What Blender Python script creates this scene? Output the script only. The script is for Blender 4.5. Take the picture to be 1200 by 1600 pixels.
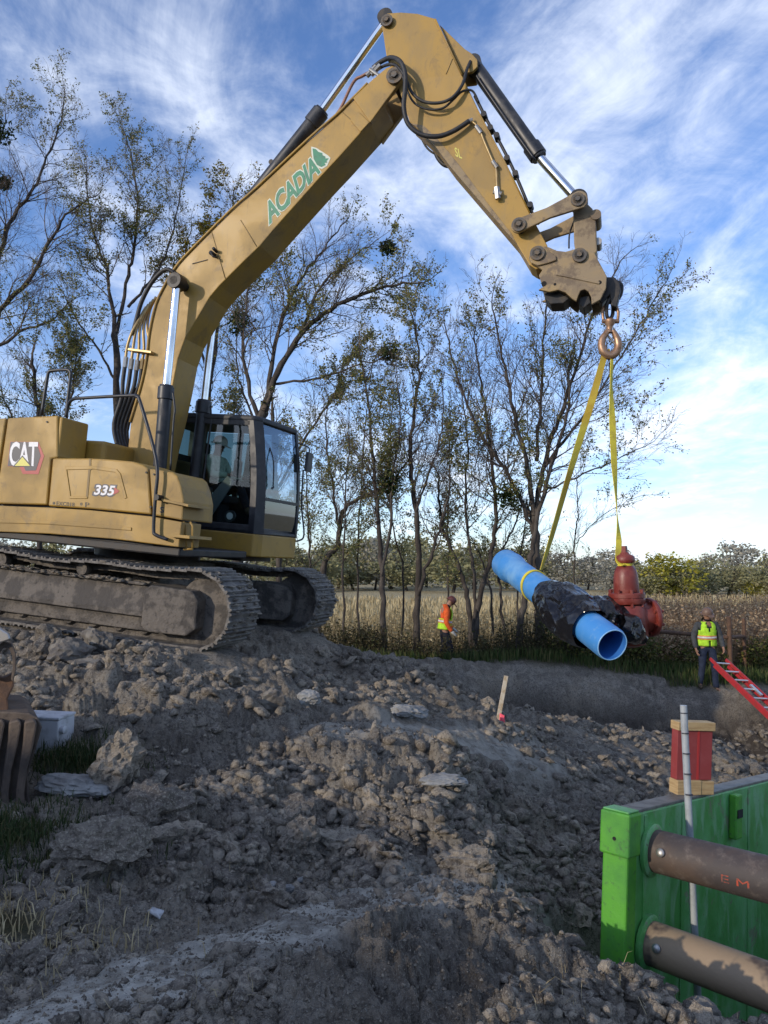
import bpy, bmesh, math, random
import numpy as np
from mathutils import Vector, Matrix

for o in list(bpy.data.objects):
    bpy.data.objects.remove(o)
scene = bpy.context.scene
COL = scene.collection
R_ = math.radians

# ------------------------------------------------------------------ camera
FPX = 1200.0                     # focal length in pixels of the 1200 x 1600 photograph
CAMZ = 2.5                       # eye height over the natural ground (standing on the spoil)
PITCH = math.atan((888 - 800) / FPX)
cam_d = bpy.data.cameras.new('camera')
cam = bpy.data.objects.new('camera', cam_d)
COL.objects.link(cam)
cam.location = (0, 0, CAMZ)
cam.rotation_euler = (math.pi / 2 + PITCH, 0, 0)
cam_d.sensor_fit = 'HORIZONTAL'
cam_d.sensor_width = 36.0
cam_d.lens = 36.0 * FPX / 1200.0
cam_d.clip_start = 0.05
cam_d.clip_end = 6000
scene.camera = cam
scene.render.resolution_x = 768
scene.render.resolution_y = 1024

# ------------------------------------------------------------------ light
SUN_EL, SUN_AZ = 17.0, -128.0    # azimuth from +Y towards +X, degrees
scene.view_settings.view_transform = 'Standard'
scene.view_settings.look = 'None'
scene.view_settings.exposure = 0.55
scene.view_settings.gamma = 1.0
scene.view_settings.use_curve_mapping = False
world = bpy.data.worlds.new('World')
scene.world = world
world.use_nodes = True
wt = world.node_tree
wt.nodes.clear()
W = wt.nodes.new
sky = W('ShaderNodeTexSky')
sky.sky_type = 'NISHITA'
sky.sun_disc = False
sky.sun_elevation = R_(SUN_EL)
sky.sun_rotation = R_(SUN_AZ)
sky.altitude = 200
sky.air_density = 1.0
sky.dust_density = 0.6
sky.ozone_density = 2.5
tc = W('ShaderNodeTexCoord')
sep = W('ShaderNodeSeparateXYZ')
wt.links.new(tc.outputs['Generated'], sep.inputs[0])

def wmath(op, a, b=None, c=None, clamp=False):
    n = W('ShaderNodeMath'); n.operation = op; n.use_clamp = clamp
    for i, v in enumerate((a, b, c)):
        if v is None: continue
        if isinstance(v, (int, float)): n.inputs[i].default_value = v
        else: wt.links.new(v, n.inputs[i])
    return n.outputs[0]
zc = wmath('ADD', wmath('MAXIMUM', sep.outputs['Z'], 0.0), 0.16)
cmb = W('ShaderNodeCombineXYZ')
wt.links.new(wmath('DIVIDE', sep.outputs['X'], zc), cmb.inputs[0])
wt.links.new(wmath('DIVIDE', sep.outputs['Y'], zc), cmb.inputs[1])
def wnoise(scale, loc, scl, rot, detail, dist, rough=0.55):
    mp = W('ShaderNodeMapping')
    mp.inputs['Location'].default_value = loc
    mp.inputs['Scale'].default_value = scl
    mp.inputs['Rotation'].default_value = (0, 0, R_(rot))
    wt.links.new(cmb.outputs[0], mp.inputs[0])
    n = W('ShaderNodeTexNoise')
    n.inputs['Scale'].default_value = scale
    n.inputs['Detail'].default_value = detail
    n.inputs['Distortion'].default_value = dist
    n.inputs['Roughness'].default_value = rough
    wt.links.new(mp.outputs[0], n.inputs['Vector'])
    return n.outputs[0]
big = wnoise(0.62, (3.1, 7.4, 0), (1, 1, 1), 0, 3, 0.3)
fine = wnoise(1.9, (1.7, 0.4, 0), (1.0, 0.62, 1), 28, 8, 0.7, 0.62)
puff = wnoise(5.5, (4.2, 2.2, 0), (1.0, 0.8, 1), -20, 6, 0.4, 0.65)
cl = wmath('ADD', wmath('MULTIPLY', big, 0.55), wmath('ADD', wmath('MULTIPLY', fine, 0.66), wmath('MULTIPLY', puff, 0.40)))
ramp = W('ShaderNodeMapRange')
ramp.interpolation_type = 'SMOOTHSTEP'
ramp.inputs['From Min'].default_value = 0.71
ramp.inputs['From Max'].default_value = 1.06
wt.links.new(cl, ramp.inputs['Value'])
# thin clouds stack up towards the horizon
hz = W('ShaderNodeMapRange'); hz.interpolation_type = 'SMOOTHSTEP'
hz.inputs['From Min'].default_value = 0.42; hz.inputs['From Max'].default_value = 0.0
hz.inputs['To Min'].default_value = 0.0; hz.inputs['To Max'].default_value = 0.22
wt.links.new(sep.outputs['Z'], hz.inputs['Value'])
cover = wmath('MULTIPLY', wmath('ADD', ramp.outputs[0], hz.outputs[0], clamp=True), 0.86)
mixc = W('ShaderNodeMixRGB')
mixc.inputs[2].default_value = (5.9, 6.3, 7.0, 1)
wt.links.new(cover, mixc.inputs[0])
tint = W('ShaderNodeMixRGB'); tint.blend_type = 'MULTIPLY'; tint.inputs[0].default_value = 1.0
tint.inputs[2].default_value = (0.76, 0.87, 1.12, 1)
wt.links.new(sky.outputs[0], tint.inputs[1])
wt.links.new(tint.outputs[0], mixc.inputs[1])
bg = W('ShaderNodeBackground')
bg.inputs['Strength'].default_value = 0.142
wt.links.new(mixc.outputs[0], bg.inputs[0])
wo = W('ShaderNodeOutputWorld')
wt.links.new(bg.outputs[0], wo.inputs[0])

sun_d = bpy.data.lights.new('sun', 'SUN')
sun_d.energy = 2.05
sun_d.angle = R_(0.9)
sun_d.color = (1.0, 0.86, 0.68)
sun = bpy.data.objects.new('sun', sun_d)
COL.objects.link(sun)
sdir = Vector((math.sin(R_(SUN_AZ)) * math.cos(R_(SUN_EL)), math.cos(R_(SUN_AZ)) * math.cos(R_(SUN_EL)), math.sin(R_(SUN_EL))))
sun.rotation_euler = sdir.to_track_quat('Z', 'Y').to_euler()
sun.location = (-20, -20, 30)

# ------------------------------------------------------------------ pixel helpers
_F = Vector((0, math.cos(PITCH), math.sin(PITCH)))
_U = Vector((0, -math.sin(PITCH), math.cos(PITCH)))
_R = Vector((1, 0, 0))
CAM = Vector((0, 0, CAMZ))
def ray(px, py):
    return _F + _R * ((px - 600) / FPX) - _U * ((py - 800) / FPX)
def at(px, py, Y):
    """point on the line of sight of a photograph pixel at distance Y in front of the camera"""
    r = ray(px, py)
    return CAM + r * (Y / r.y)

# ------------------------------------------------------------------ object helpers
def link(o, parent=None):
    COL.objects.link(o)
    if parent is not None: o.parent = parent
    return o
def tag(o, label=None, cat=None, group=None, kind=None):
    if label: o['label'] = label
    if cat: o['category'] = cat
    if group: o['group'] = group
    if kind: o['kind'] = kind
    return o
def empty(name, loc=(0, 0, 0), rot=(0, 0, 0), mw=None):
    o = bpy.data.objects.new(name, None)
    o.empty_display_size = 0.2
    COL.objects.link(o)
    if mw is not None: o.matrix_world = mw
    else:
        o.location = loc; o.rotation_euler = rot
    return o
def mk(name, verts, faces, mat, parent=None, smooth=False, bevel=0.0, seg=2, uv=None):
    me = bpy.data.meshes.new(name)
    me.from_pydata([tuple(v) for v in verts], [], [tuple(f) for f in faces])
    if smooth:
        me.polygons.foreach_set('use_smooth', [True] * len(me.polygons))
    me.update()
    if mat: me.materials.append(M[mat] if isinstance(mat, str) else mat)
    o = bpy.data.objects.new(name, me)
    link(o, parent)
    if bevel > 0:
        b = o.modifiers.new('bevel', 'BEVEL')
        b.width = bevel; b.segments = seg; b.limit_method = 'ANGLE'; b.angle_limit = R_(35)
        b.use_clamp_overlap = True
    return o
def np_mesh(name, V, tris=None, quads=None, smooth=False, attrs=None):
    """fast mesh from numpy arrays"""
    me = bpy.data.meshes.new(name)
    V = np.asarray(V, dtype=np.float32)
    nt = 0 if tris is None else len(tris)
    nq = 0 if quads is None else len(quads)
    idx = []
    if nt: idx.append(np.asarray(tris, dtype=np.int32).ravel())
    if nq: idx.append(np.asarray(quads, dtype=np.int32).ravel())
    idx = np.concatenate(idx)
    ls = np.concatenate([np.arange(nt, dtype=np.int32) * 3, nt * 3 + np.arange(nq, dtype=np.int32) * 4])
    me.vertices.add(len(V)); me.vertices.foreach_set('co', V.ravel())
    me.loops.add(len(idx)); me.loops.foreach_set('vertex_index', idx)
    me.polygons.add(nt + nq); me.polygons.foreach_set('loop_start', ls)
    if smooth:
        me.polygons.foreach_set('use_smooth', np.ones(nt + nq, dtype=bool))
    me.update(calc_edges=True)
    if attrs:
        for k, a in attrs.items():
            at_ = me.attributes.new(k, 'FLOAT', 'POINT')
            at_.data.foreach_set('value', np.asarray(a, dtype=np.float32))
    return me
def mobj(name, me, mat, parent=None):
    if mat and not me.materials: me.materials.append(M[mat] if isinstance(mat, str) else mat)
    o = bpy.data.objects.new(name, me)
    return link(o, parent)

class MB:
    """collects shapes for ONE mesh object"""
    def __init__(s): s.v = []; s.f = []
    def add(s, v, f):
        k = len(s.v); s.v += [tuple(a) for a in v]; s.f += [tuple(i + k for i in a) for a in f]; return s
    def box(s, x0, x1, y0, y1, z0, z1, m=None):
        v = [(x, y, z) for z in (z0, z1) for y in (y0, y1) for x in (x0, x1)]
        if m is not None: v = [m @ Vector(a) for a in v]
        return s.add(v, [(0, 2, 3, 1), (4, 5, 7, 6), (0, 1, 5, 4), (2, 6, 7, 3), (0, 4, 6, 2), (1, 3, 7, 5)])
    def prism(s, a, b):
        """two matching outlines, capped"""
        n = len(a)
        return s.add(list(a) + list(b), [tuple(range(n)), tuple(range(2 * n - 1, n - 1, -1))] +
                     [(i, (i + 1) % n, n + (i + 1) % n, n + i)[::-1] for i in range(n)])
    def cyl(s, p0, p1, r0, r1=None, n=20, cap=True):
        r1 = r0 if r1 is None else r1
        p0 = Vector(p0); p1 = Vector(p1); d = (p1 - p0).normalized()
        u = d.orthogonal().normalized(); w = d.cross(u)
        A = [p0 + (u * math.cos(t) + w * math.sin(t)) * r0 for t in [2 * math.pi * i / n for i in range(n)]]
        B = [p1 + (u * math.cos(t) + w * math.sin(t)) * r1 for t in [2 * math.pi * i / n for i in range(n)]]
        f = [(i, (i + 1) % n, n + (i + 1) % n, n + i) for i in range(n)]
        if cap: f += [tuple(range(n - 1, -1, -1)), tuple(range(n, 2 * n))]
        return s.add(A + B, f)
    def revolve(s, p0, d, prof, n=24, closed=False):
        """prof: list of (distance along d, radius)"""
        p0 = Vector(p0); d = Vector(d).normalized(); u = d.orthogonal().normalized(); w = d.cross(u)
        k = len(prof); v = []
        for a, r in prof:
            for i in range(n):
                t = 2 * math.pi * i / n
                v.append(p0 + d * a + (u * math.cos(t) + w * math.sin(t)) * r)
        f = [(j * n + i, j * n + (i + 1) % n, (j + 1) * n + (i + 1) % n, (j + 1) * n + i) for j in range(k - 1) for i in range(n)]
        if closed:
            f += [((k - 1) * n + i, (k - 1) * n + (i + 1) % n, (i + 1) % n, i) for i in range(n)]
        else:
            f += [tuple(range(n - 1, -1, -1)), tuple(range((k - 1) * n, k * n))]
        return s.add(v, f)
    def tube(s, pts, r, n=10, res=5, rfun=None, smooth=True):
        P = catmull(pts, res) if smooth and len(pts) > 2 else [Vector(p) for p in pts]
        m = len(P); v = []; nor = None
        for i, p in enumerate(P):
            d = (P[min(i + 1, m - 1)] - P[max(i - 1, 0)]).normalized()
            nor = d.orthogonal().normalized() if nor is None else (nor - d * nor.dot(d)).normalized()
            w = d.cross(nor); rr = rfun(i / (m - 1)) * r if rfun else r
            for k in range(n):
                t = 2 * math.pi * k / n
                v.append(p + (nor * math.cos(t) + w * math.sin(t)) * rr)
        f = [(i * n + k, i * n + (k + 1) % n, (i + 1) * n + (k + 1) % n, (i + 1) * n + k) for i in range(m - 1) for k in range(n)]
        f += [tuple(range(n - 1, -1, -1)), tuple(range((m - 1) * n, m * n))]
        return s.add(v, f)
    def obj(s, name, mat, parent=None, smooth=False, bevel=0.0, seg=2):
        return mk(name, s.v, s.f, mat, parent, smooth, bevel, seg)
def catmull(pts, res=5):
    P = [Vector(p) for p in pts]; out = []
    for i in range(len(P) - 1):
        a = P[max(i - 1, 0)]; b = P[i]; c = P[i + 1]; d = P[min(i + 2, len(P) - 1)]
        for k in range(res):
            t = k / res
            out.append(0.5 * ((2 * b) + (c - a) * t + (2 * a - 5 * b + 4 * c - d) * t * t + (3 * b - a - 3 * c + d) * t ** 3))
    out.append(P[-1]); return out
def autosmooth(o, ang=40):
    """smooth faces, but keep creases sharper than ang"""
    me = o.data
    me.polygons.foreach_set('use_smooth', [True] * len(me.polygons))
    me.set_sharp_from_angle(angle=R_(ang))
    return o
def text_mesh(body, size=1.0, offset=0.0, shear=0.0, spacing=1.0):
    """flat 2-D triangles of a lettering as (verts, faces), width normalised by the caller"""
    cu = bpy.data.curves.new('t', 'FONT')
    cu.body = body; cu.size = size; cu.offset = offset; cu.shear = shear; cu.space_character = spacing
    cu.resolution_u = 3
    o = bpy.data.objects.new('t', cu); COL.objects.link(o)
    dg = bpy.context.evaluated_depsgraph_get()
    me = o.evaluated_get(dg).to_mesh()
    v = [(p.co.x, p.co.y) for p in me.vertices]; f = [tuple(p.vertices) for p in me.polygons]
    o.evaluated_get(dg).to_mesh_clear()
    bpy.data.objects.remove(o); bpy.data.curves.remove(cu)
    return v, f

# ------------------------------------------------------------------ numpy noise
def _hash(ix, iy, s):
    h = (ix.astype(np.int64) * 374761393 + iy.astype(np.int64) * 668265263 + s * 974634777) & 0x7fffffff
    h = ((h ^ (h >> 13)) * 1274126177) & 0x7fffffff
    h = h ^ (h >> 16)
    return (h & 0xffffff) / float(0xffffff)
def vnoise(x, y, s=0):
    ix = np.floor(x).astype(np.int64); iy = np.floor(y).astype(np.int64)
    fx = x - ix; fy = y - iy
    u = fx * fx * fx * (fx * (fx * 6 - 15) + 10); v = fy * fy * fy * (fy * (fy * 6 - 15) + 10)
    a = _hash(ix, iy, s); b = _hash(ix + 1, iy, s); c = _hash(ix, iy + 1, s); d = _hash(ix + 1, iy + 1, s)
    return (a * (1 - u) + b * u) * (1 - v) + (c * (1 - u) + d * u) * v
def fbm(x, y, oct=4, s=0, gain=0.5):
    t = np.zeros_like(x); amp = 1.0; tot = 0
    for o in range(oct):
        t += amp * (vnoise(x, y, s + o * 17) * 2 - 1); tot += amp
        x = x * 2.03 + 11.3; y = y * 2.03 - 7.7; amp *= gain
    return t / tot
def lumps(x, y, cell, s, rmin=0.35, rmax=0.75):
    """domed clods scattered one to a cell; returns height in units of the cell"""
    gx = x / cell; gy = y / cell
    ix = np.floor(gx).astype(np.int64); iy = np.floor(gy).astype(np.int64)
    out = np.zeros_like(gx)
    for dx in (-1, 0, 1):
        for dy in (-1, 0, 1):
            cx = ix + dx; cy = iy + dy
            px = cx + _hash(cx, cy, s); py = cy + _hash(cx, cy, s + 1)
            r = rmin + (rmax - rmin) * _hash(cx, cy, s + 2)
            an = _hash(cx, cy, s + 3) * 3.14; st = 0.6 + 0.4 * _hash(cx, cy, s + 4)
            ex = gx - px; ey = gy - py
            rx = (ex * np.cos(an) + ey * np.sin(an)); ry = (-ex * np.sin(an) + ey * np.cos(an)) / st
            d = np.maximum(0, 1 - (rx * rx + ry * ry) / (r * r))
            out = np.maximum(out, np.sqrt(d) * r * (0.4 + 0.6 * _hash(cx, cy, s + 5)))
    return out

def facets(x, y, cell, s, tilt=1.0):
    """broken clay: every cell is a tilted fragment with a dip along its joints; height in units of the cell"""
    gx = x / cell; gy = y / cell
    ix = np.floor(gx).astype(np.int64); iy = np.floor(gy).astype(np.int64)
    d1 = np.full(gx.shape, 9.0); d2 = np.full(gx.shape, 9.0); hh = np.zeros(gx.shape)
    for dx in (-1, 0, 1):
        for dy in (-1, 0, 1):
            cx = ix + dx; cy = iy + dy
            ex = gx - (cx + _hash(cx, cy, s)); ey = gy - (cy + _hash(cx, cy, s + 1))
            d = np.sqrt(ex * ex + ey * ey) * (0.75 + 0.5 * _hash(cx, cy, s + 6))
            h = _hash(cx, cy, s + 2) ** 1.6 + tilt * (ex * (_hash(cx, cy, s + 3) - .5) + ey * (_hash(cx, cy, s + 4) - .5))
            near = d < d1
            d2 = np.where(near, d1, np.minimum(d2, d)); hh = np.where(near, h, hh); d1 = np.where(near, d, d1)
    e = np.clip((d2 - d1) / 0.30, 0, 1)
    return hh * (0.55 + 0.45 * np.sqrt(e)) - 0.08 * (1 - e)
# ------------------------------------------------------------------ materials
M = {}
WORLD_TEX = [False]      # loose stones come in many sizes: their grain is measured in metres
def nodemat(name):
    m = bpy.data.materials.new(name); m.use_nodes = True
    nt = m.node_tree; nt.nodes.clear()
    out = nt.nodes.new('ShaderNodeOutputMaterial')
    b = nt.nodes.new('ShaderNodeBsdfPrincipled')
    nt.links.new(b.outputs[0], out.inputs[0])
    M[name] = m
    return m, nt, b, out
def n_noise(nt, scale, detail=4, rough=0.55, coord='Object', dist=0.0, stretch=None):
    t = nt.nodes.new('ShaderNodeTexCoord'); n = nt.nodes.new('ShaderNodeTexNoise')
    n.inputs['Scale'].default_value = scale; n.inputs['Detail'].default_value = detail
    n.inputs['Roughness'].default_value = rough; n.inputs['Distortion'].default_value = dist
    src = nt.nodes.new('ShaderNodeNewGeometry').outputs['Position'] if WORLD_TEX[0] else t.outputs[coord]
    if stretch:
        mp = nt.nodes.new('ShaderNodeMapping'); mp.inputs['Scale'].default_value = stretch
        nt.links.new(src, mp.inputs[0]); src = mp.outputs[0]
    nt.links.new(src, n.inputs['Vector'])
    return n.outputs[0]
def n_ramp(nt, v, a, b, lo=0.0, hi=1.0):
    r = nt.nodes.new('ShaderNodeMapRange'); r.interpolation_type = 'SMOOTHSTEP'
    r.inputs['From Min'].default_value = a; r.inputs['From Max'].default_value = b
    r.inputs['To Min'].default_value = lo; r.inputs['To Max'].default_value = hi
    nt.links.new(v, r.inputs['Value']); return r.outputs[0]
def n_mix(nt, fac, a, b, mode='MIX'):
    n = nt.nodes.new('ShaderNodeMixRGB'); n.blend_type = mode
    for i, v in ((0, fac), (1, a), (2, b)):
        if isinstance(v, (int, float)): n.inputs[i].default_value = v
        elif isinstance(v, tuple): n.inputs[i].default_value = (*v, 1) if len(v) == 3 else v
        else: nt.links.new(v, n.inputs[i])
    return n.outputs[0]
def n_math(nt, op, a, b=0.0, clamp=False):
    n = nt.nodes.new('ShaderNodeMath'); n.operation = op; n.use_clamp = clamp
    for i, v in ((0, a), (1, b)):
        if isinstance(v, (int, float)): n.inputs[i].default_value = v
        else: nt.links.new(v, n.inputs[i])
    return n.outputs[0]
def n_bump(nt, b, h, strength, dist=0.02):
    n = nt.nodes.new('ShaderNodeBump'); n.inputs['Strength'].default_value = strength
    n.inputs['Distance'].default_value = dist
    nt.links.new(h, n.inputs['Height']); nt.links.new(n.outputs[0], b.inputs['Normal'])
def n_attr(nt, name):
    a = nt.nodes.new('ShaderNodeAttribute'); a.attribute_name = name; return a.outputs['Fac']
def surf(name, col, rough=0.6, metal=0.0, col2=None, scale=6, lo=0.4, hi=0.65, bump=0.0, bscale=30, rvar=0.0, spec=0.5, detail=5, stretch=None, col3=None):
    m, nt, b, out = nodemat(name)
    c = (*col, 1)
    b.inputs['Roughness'].default_value = rough; b.inputs['Metallic'].default_value = metal
    b.inputs['Specular IOR Level'].default_value = spec
    if col2:
        n = n_noise(nt, scale, detail, 0.6, stretch=stretch)
        cc = n_mix(nt, n_ramp(nt, n, lo, hi), col, col2)
        if col3:
            cc = n_mix(nt, n_ramp(nt, n_noise(nt, scale * 4.7, 4, 0.7), 0.55, 0.72), cc, col3)
        nt.links.new(cc, b.inputs['Base Color'])
        if rvar: nt.links.new(n_ramp(nt, n, lo, hi, rough, rough + rvar), b.inputs['Roughness'])
    else: b.inputs['Base Color'].default_value = c
    if bump: n_bump(nt, b, n_noise(nt, bscale, 5, 0.6), bump)
    return m

# machine paint: sun-bleached yellow with dust that gathers in patches and streaks
def paint(name, col, dust, amount=0.5, mud=None):
    m, nt, b, out = nodemat(name)
    n1 = n_noise(nt, 1.3, 6, 0.62, dist=0.4)
    n2 = n_noise(nt, 9.0, 5, 0.65, stretch=(1, 1, 0.22))
    n3 = n_noise(nt, 42.0, 3, 0.6)
    c = n_mix(nt, n_ramp(nt, n1, 0.42, 0.62, 0.0, amount), col, dust)
    c = n_mix(nt, n_ramp(nt, n2, 0.5, 0.78, 0.0, amount * 0.75), c, dust)
    c = n_mix(nt, n_ramp(nt, n3, 0.66, 0.76, 0.0, 0.5), c, (col[0] * 0.35, col[1] * 0.33, col[2] * 0.4))
    c = n_mix(nt, n_ramp(nt, n_noise(nt, 3.1, 8, 0.72, dist=0.5), 0.54, 0.66, 0, 0.5), c, (dust[0] * 0.62, dust[1] * 0.60, dust[2] * 0.62))
    c = n_mix(nt, n_ramp(nt, n_noise(nt, 17.0, 6, 0.75, stretch=(1, 1, 0.12)), 0.58, 0.72, 0, 0.5), c, (dust[0] * 0.5, dust[1] * 0.46, dust[2] * 0.45))
    if mud: c = n_mix(nt, n_ramp(nt, n_noise(nt, 5.0, 7, 0.7), 0.47, 0.6, 0, 0.85), c, mud)
    nt.links.new(c, b.inputs['Base Color'])
    nt.links.new(n_ramp(nt, n1, 0.3, 0.7, 0.42, 0.68), b.inputs['Roughness'])
    n_bump(nt, b, n2, 0.06, 0.01)
    return m
paint('yellow', (0.365, 0.218, 0.038), (0.255, 0.178, 0.078), 0.62)
paint('yellow_worn', (0.30, 0.205, 0.085), (0.23, 0.178, 0.115), 0.85, mud=(0.12, 0.085, 0.055))
paint('red_paint', (0.30, 0.035, 0.03), (0.20, 0.06, 0.05), 0.6)
surf('black_paint', (0.014, 0.016, 0.022), 0.42, 0, (0.05, 0.05, 0.055), 5, 0.45, 0.75, rvar=0.25)
surf('black_steel', (0.02, 0.02, 0.022), 0.5, 0.3, (0.07, 0.06, 0.05), 8, 0.45, 0.7, rvar=0.2)
surf('rubber', (0.018, 0.018, 0.02), 0.55, 0, (0.06, 0.055, 0.05), 14, 0.5, 0.75, rvar=0.2)
surf('chrome', (0.72, 0.74, 0.78), 0.14, 1.0, (0.6, 0.62, 0.66), 3, 0.4, 0.7, rvar=0.12)
surf('steel', (0.36, 0.36, 0.36), 0.42, 0.85, (0.25, 0.23, 0.2), 9, 0.4, 0.7, rvar=0.2)
surf('gold_tube', (0.40, 0.29, 0.13), 0.42, 0.35, (0.28, 0.2, 0.1), 8, 0.4, 0.7)
surf('copper_line', (0.30, 0.16, 0.11), 0.45, 0.4, (0.2, 0.11, 0.08), 8, 0.4, 0.7)
surf('brass', (0.40, 0.25, 0.16), 0.42, 0.7, (0.22, 0.13, 0.08), 14, 0.4, 0.7, rvar=0.2)
surf('pin_steel', (0.085, 0.08, 0.075), 0.5, 0.6, (0.16, 0.12, 0.08), 18, 0.4, 0.7, rvar=0.2)
surf('mud_steel', (0.060, 0.053, 0.047), 0.75, 0.1, (0.155, 0.137, 0.118), 4.0, 0.44, 0.57, bump=0.9, bscale=22, rvar=0.2, col3=(0.05, 0.045, 0.042))
surf('track_shoe', (0.095, 0.087, 0.08), 0.62, 0.2, (0.22, 0.205, 0.185), 5.0, 0.38, 0.64, bump=0.5, bscale=34, rvar=0.25, col3=(0.07, 0.065, 0.06))
surf('dark_void', (0.01, 0.01, 0.011), 0.9)
surf('weld', (0.22, 0.15, 0.06), 0.6)
surf('scrap', (0.40, 0.41, 0.43), 0.7, 0, (0.25, 0.25, 0.25), 30, 0.4, 0.6)
surf('white_print', (0.72, 0.72, 0.74), 0.5, 0, (0.5, 0.5, 0.52), 20, 0.5, 0.75)
surf('dark_print', (0.03, 0.032, 0.05), 0.45)
surf('red_print', (0.36, 0.03, 0.03), 0.45)
surf('yellow_print', (0.62, 0.58, 0.12), 0.45)
surf('green_print', (0.02, 0.21, 0.115), 0.5, 0, (0.03, 0.15, 0.09), 16, 0.4, 0.7)
surf('pale_print', (0.55, 0.60, 0.52), 0.5)
surf('faded_print', (0.07, 0.06, 0.045), 0.6, 0, (0.22, 0.15, 0.06), 40, 0.45, 0.7)
surf('cab_plastic', (0.02, 0.022, 0.026), 0.6, 0, (0.035, 0.036, 0.04), 10)
surf('seat_fabric', (0.022, 0.023, 0.027), 0.85)
surf('console_grey', (0.12, 0.13, 0.14), 0.6)
# blue pipe, wrap, sling
surf('pipe_blue', (0.055, 0.24, 0.58), 0.36, 0, (0.16, 0.36, 0.62), 2.6, 0.44, 0.72, rvar=0.25, col3=(0.12, 0.30, 0.58))
surf('pipe_rim', (0.30, 0.55, 0.85), 0.45)
surf('pipe_inside', (0.03, 0.15, 0.48), 0.5)
surf('black_wrap', (0.009, 0.009, 0.011), 0.17)
surf('sling_yellow', (0.66, 0.55, 0.045), 0.75, 0, (0.5, 0.4, 0.05), 10, 0.4, 0.7)
surf('sling_amber', (0.44, 0.30, 0.035), 0.75, 0, (0.52, 0.45, 0.06), 1.2, 0.42, 0.62)
surf('valve_red', (0.16, 0.024, 0.016), 0.42, 0, (0.22, 0.05, 0.036), 7, 0.45, 0.7, rvar=0.2, bump=0.08, bscale=40)
# trench box
m, nt, b, out = nodemat('box_green')
n1 = n_noise(nt, 2.2, 6, 0.65); n2 = n_noise(nt, 9.0, 6, 0.7, stretch=(1, 1, 0.35), dist=0.4); n3 = n_noise(nt, 38.0, 4, 0.65)
c = n_mix(nt, n_ramp(nt, n1, 0.40, 0.60), (0.065, 0.27, 0.055), (0.115, 0.36, 0.12))
c = n_mix(nt, n_ramp(nt, n2, 0.50, 0.64, 0, 0.55), c, (0.23, 0.40, 0.24))
c = n_mix(nt, n_ramp(nt, n_noise(nt, 5.0, 8, 0.75, dist=0.7), 0.57, 0.63, 0, 0.7), c, (0.19, 0.165, 0.13))
c = n_mix(nt, n_ramp(nt, n3, 0.62, 0.68, 0, 0.7), c, (0.10, 0.055, 0.035))
nt.links.new(c, b.inputs['Base Color']); nt.links.new(n_ramp(nt, n2, 0.4, 0.7, 0.42, 0.72), b.inputs['Roughness']); n_bump(nt, b, n1, 0.25, 0.03)
surf('box_green_bright', (0.075, 0.31, 0.022), 0.55, 0, (0.055, 0.23, 0.035), 5, 0.4, 0.7, rvar=0.2, bump=0.15, bscale=14, col3=(0.05, 0.14, 0.04))
surf('worn_edge', (0.19, 0.18, 0.16), 0.6, 0.3, (0.11, 0.10, 0.09), 9, 0.4, 0.7, bump=0.2)
m, nt, b, out = nodemat('spreader')
n1 = n_noise(nt, 2.2, 6, 0.65); n2 = n_noise(nt, 14, 5, 0.7, stretch=(1, 1, 1))
c = n_mix(nt, n_ramp(nt, n1, 0.38, 0.66), (0.052, 0.043, 0.042), (0.092, 0.062, 0.046))
c = n_mix(nt, n_ramp(nt, n2, 0.5, 0.75, 0, 0.6), c, (0.17, 0.14, 0.12))
tcn = nt.nodes.new('ShaderNodeTexCoord')
mudv = n_ramp(nt, n_noise(nt, 1.6, 5, 0.6), 0.46, 0.52)
nt.links.new(n_mix(nt, n_math(nt, 'MULTIPLY', mudv, n_attr(nt, 'mud')), c, (0.27, 0.20, 0.13)), b.inputs['Base Color'])
b.inputs['Roughness'].default_value = 0.68; n_bump(nt, b, n2, 0.25, 0.01)
surf('spray_mark', (0.42, 0.07, 0.035), 0.8, 0, (0.12, 0.07, 0.06), 30, 0.45, 0.62)
surf('pvc_grey', (0.34, 0.37, 0.39), 0.45, 0, (0.22, 0.24, 0.26), 8, 0.4, 0.7)
surf('wood', (0.42, 0.30, 0.15), 0.75, 0, (0.31, 0.2, 0.09), 9, 0.4, 0.7, bump=0.2, stretch=(1, 1, 9))
surf('target_red', (0.24, 0.035, 0.035), 0.6, 0, (0.26, 0.05, 0.05), 12, 0.45, 0.7)
surf('stake_wood', (0.56, 0.50, 0.40), 0.75, 0, (0.4, 0.3, 0.18), 12)
surf('pink_ribbon', (0.85, 0.10, 0.14), 0.5)
surf('ladder_red', (0.38, 0.022, 0.03), 0.5, 0, (0.28, 0.03, 0.03), 9)
surf('alu', (0.62, 0.63, 0.64), 0.35, 0.8)
surf('white_box', (0.46, 0.47, 0.49), 0.7, 0, (0.26, 0.26, 0.26), 7, 0.42, 0.68, bump=0.1, bscale=30)
surf('rust', (0.085, 0.05, 0.035), 0.8, 0.15, (0.14, 0.075, 0.042), 9, 0.38, 0.66, bump=0.4, bscale=40, col3=(0.06, 0.04, 0.032))
surf('bucket_steel', (0.060, 0.046, 0.038), 0.7, 0.1, (0.12, 0.09, 0.068), 5, 0.38, 0.66, bump=0.35, bscale=26, col3=(0.06, 0.05, 0.045))
WORLD_TEX[0] = True
surf('concrete', (0.26, 0.26, 0.25), 0.85, 0, (0.16, 0.155, 0.15), 6, 0.4, 0.68, bump=0.5, bscale=22)
surf('limestone', (0.19, 0.175, 0.15), 0.9, 0, (0.10, 0.09, 0.08), 6, 0.36, 0.64, bump=0.6, bscale=18)
WORLD_TEX[0] = False
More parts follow.
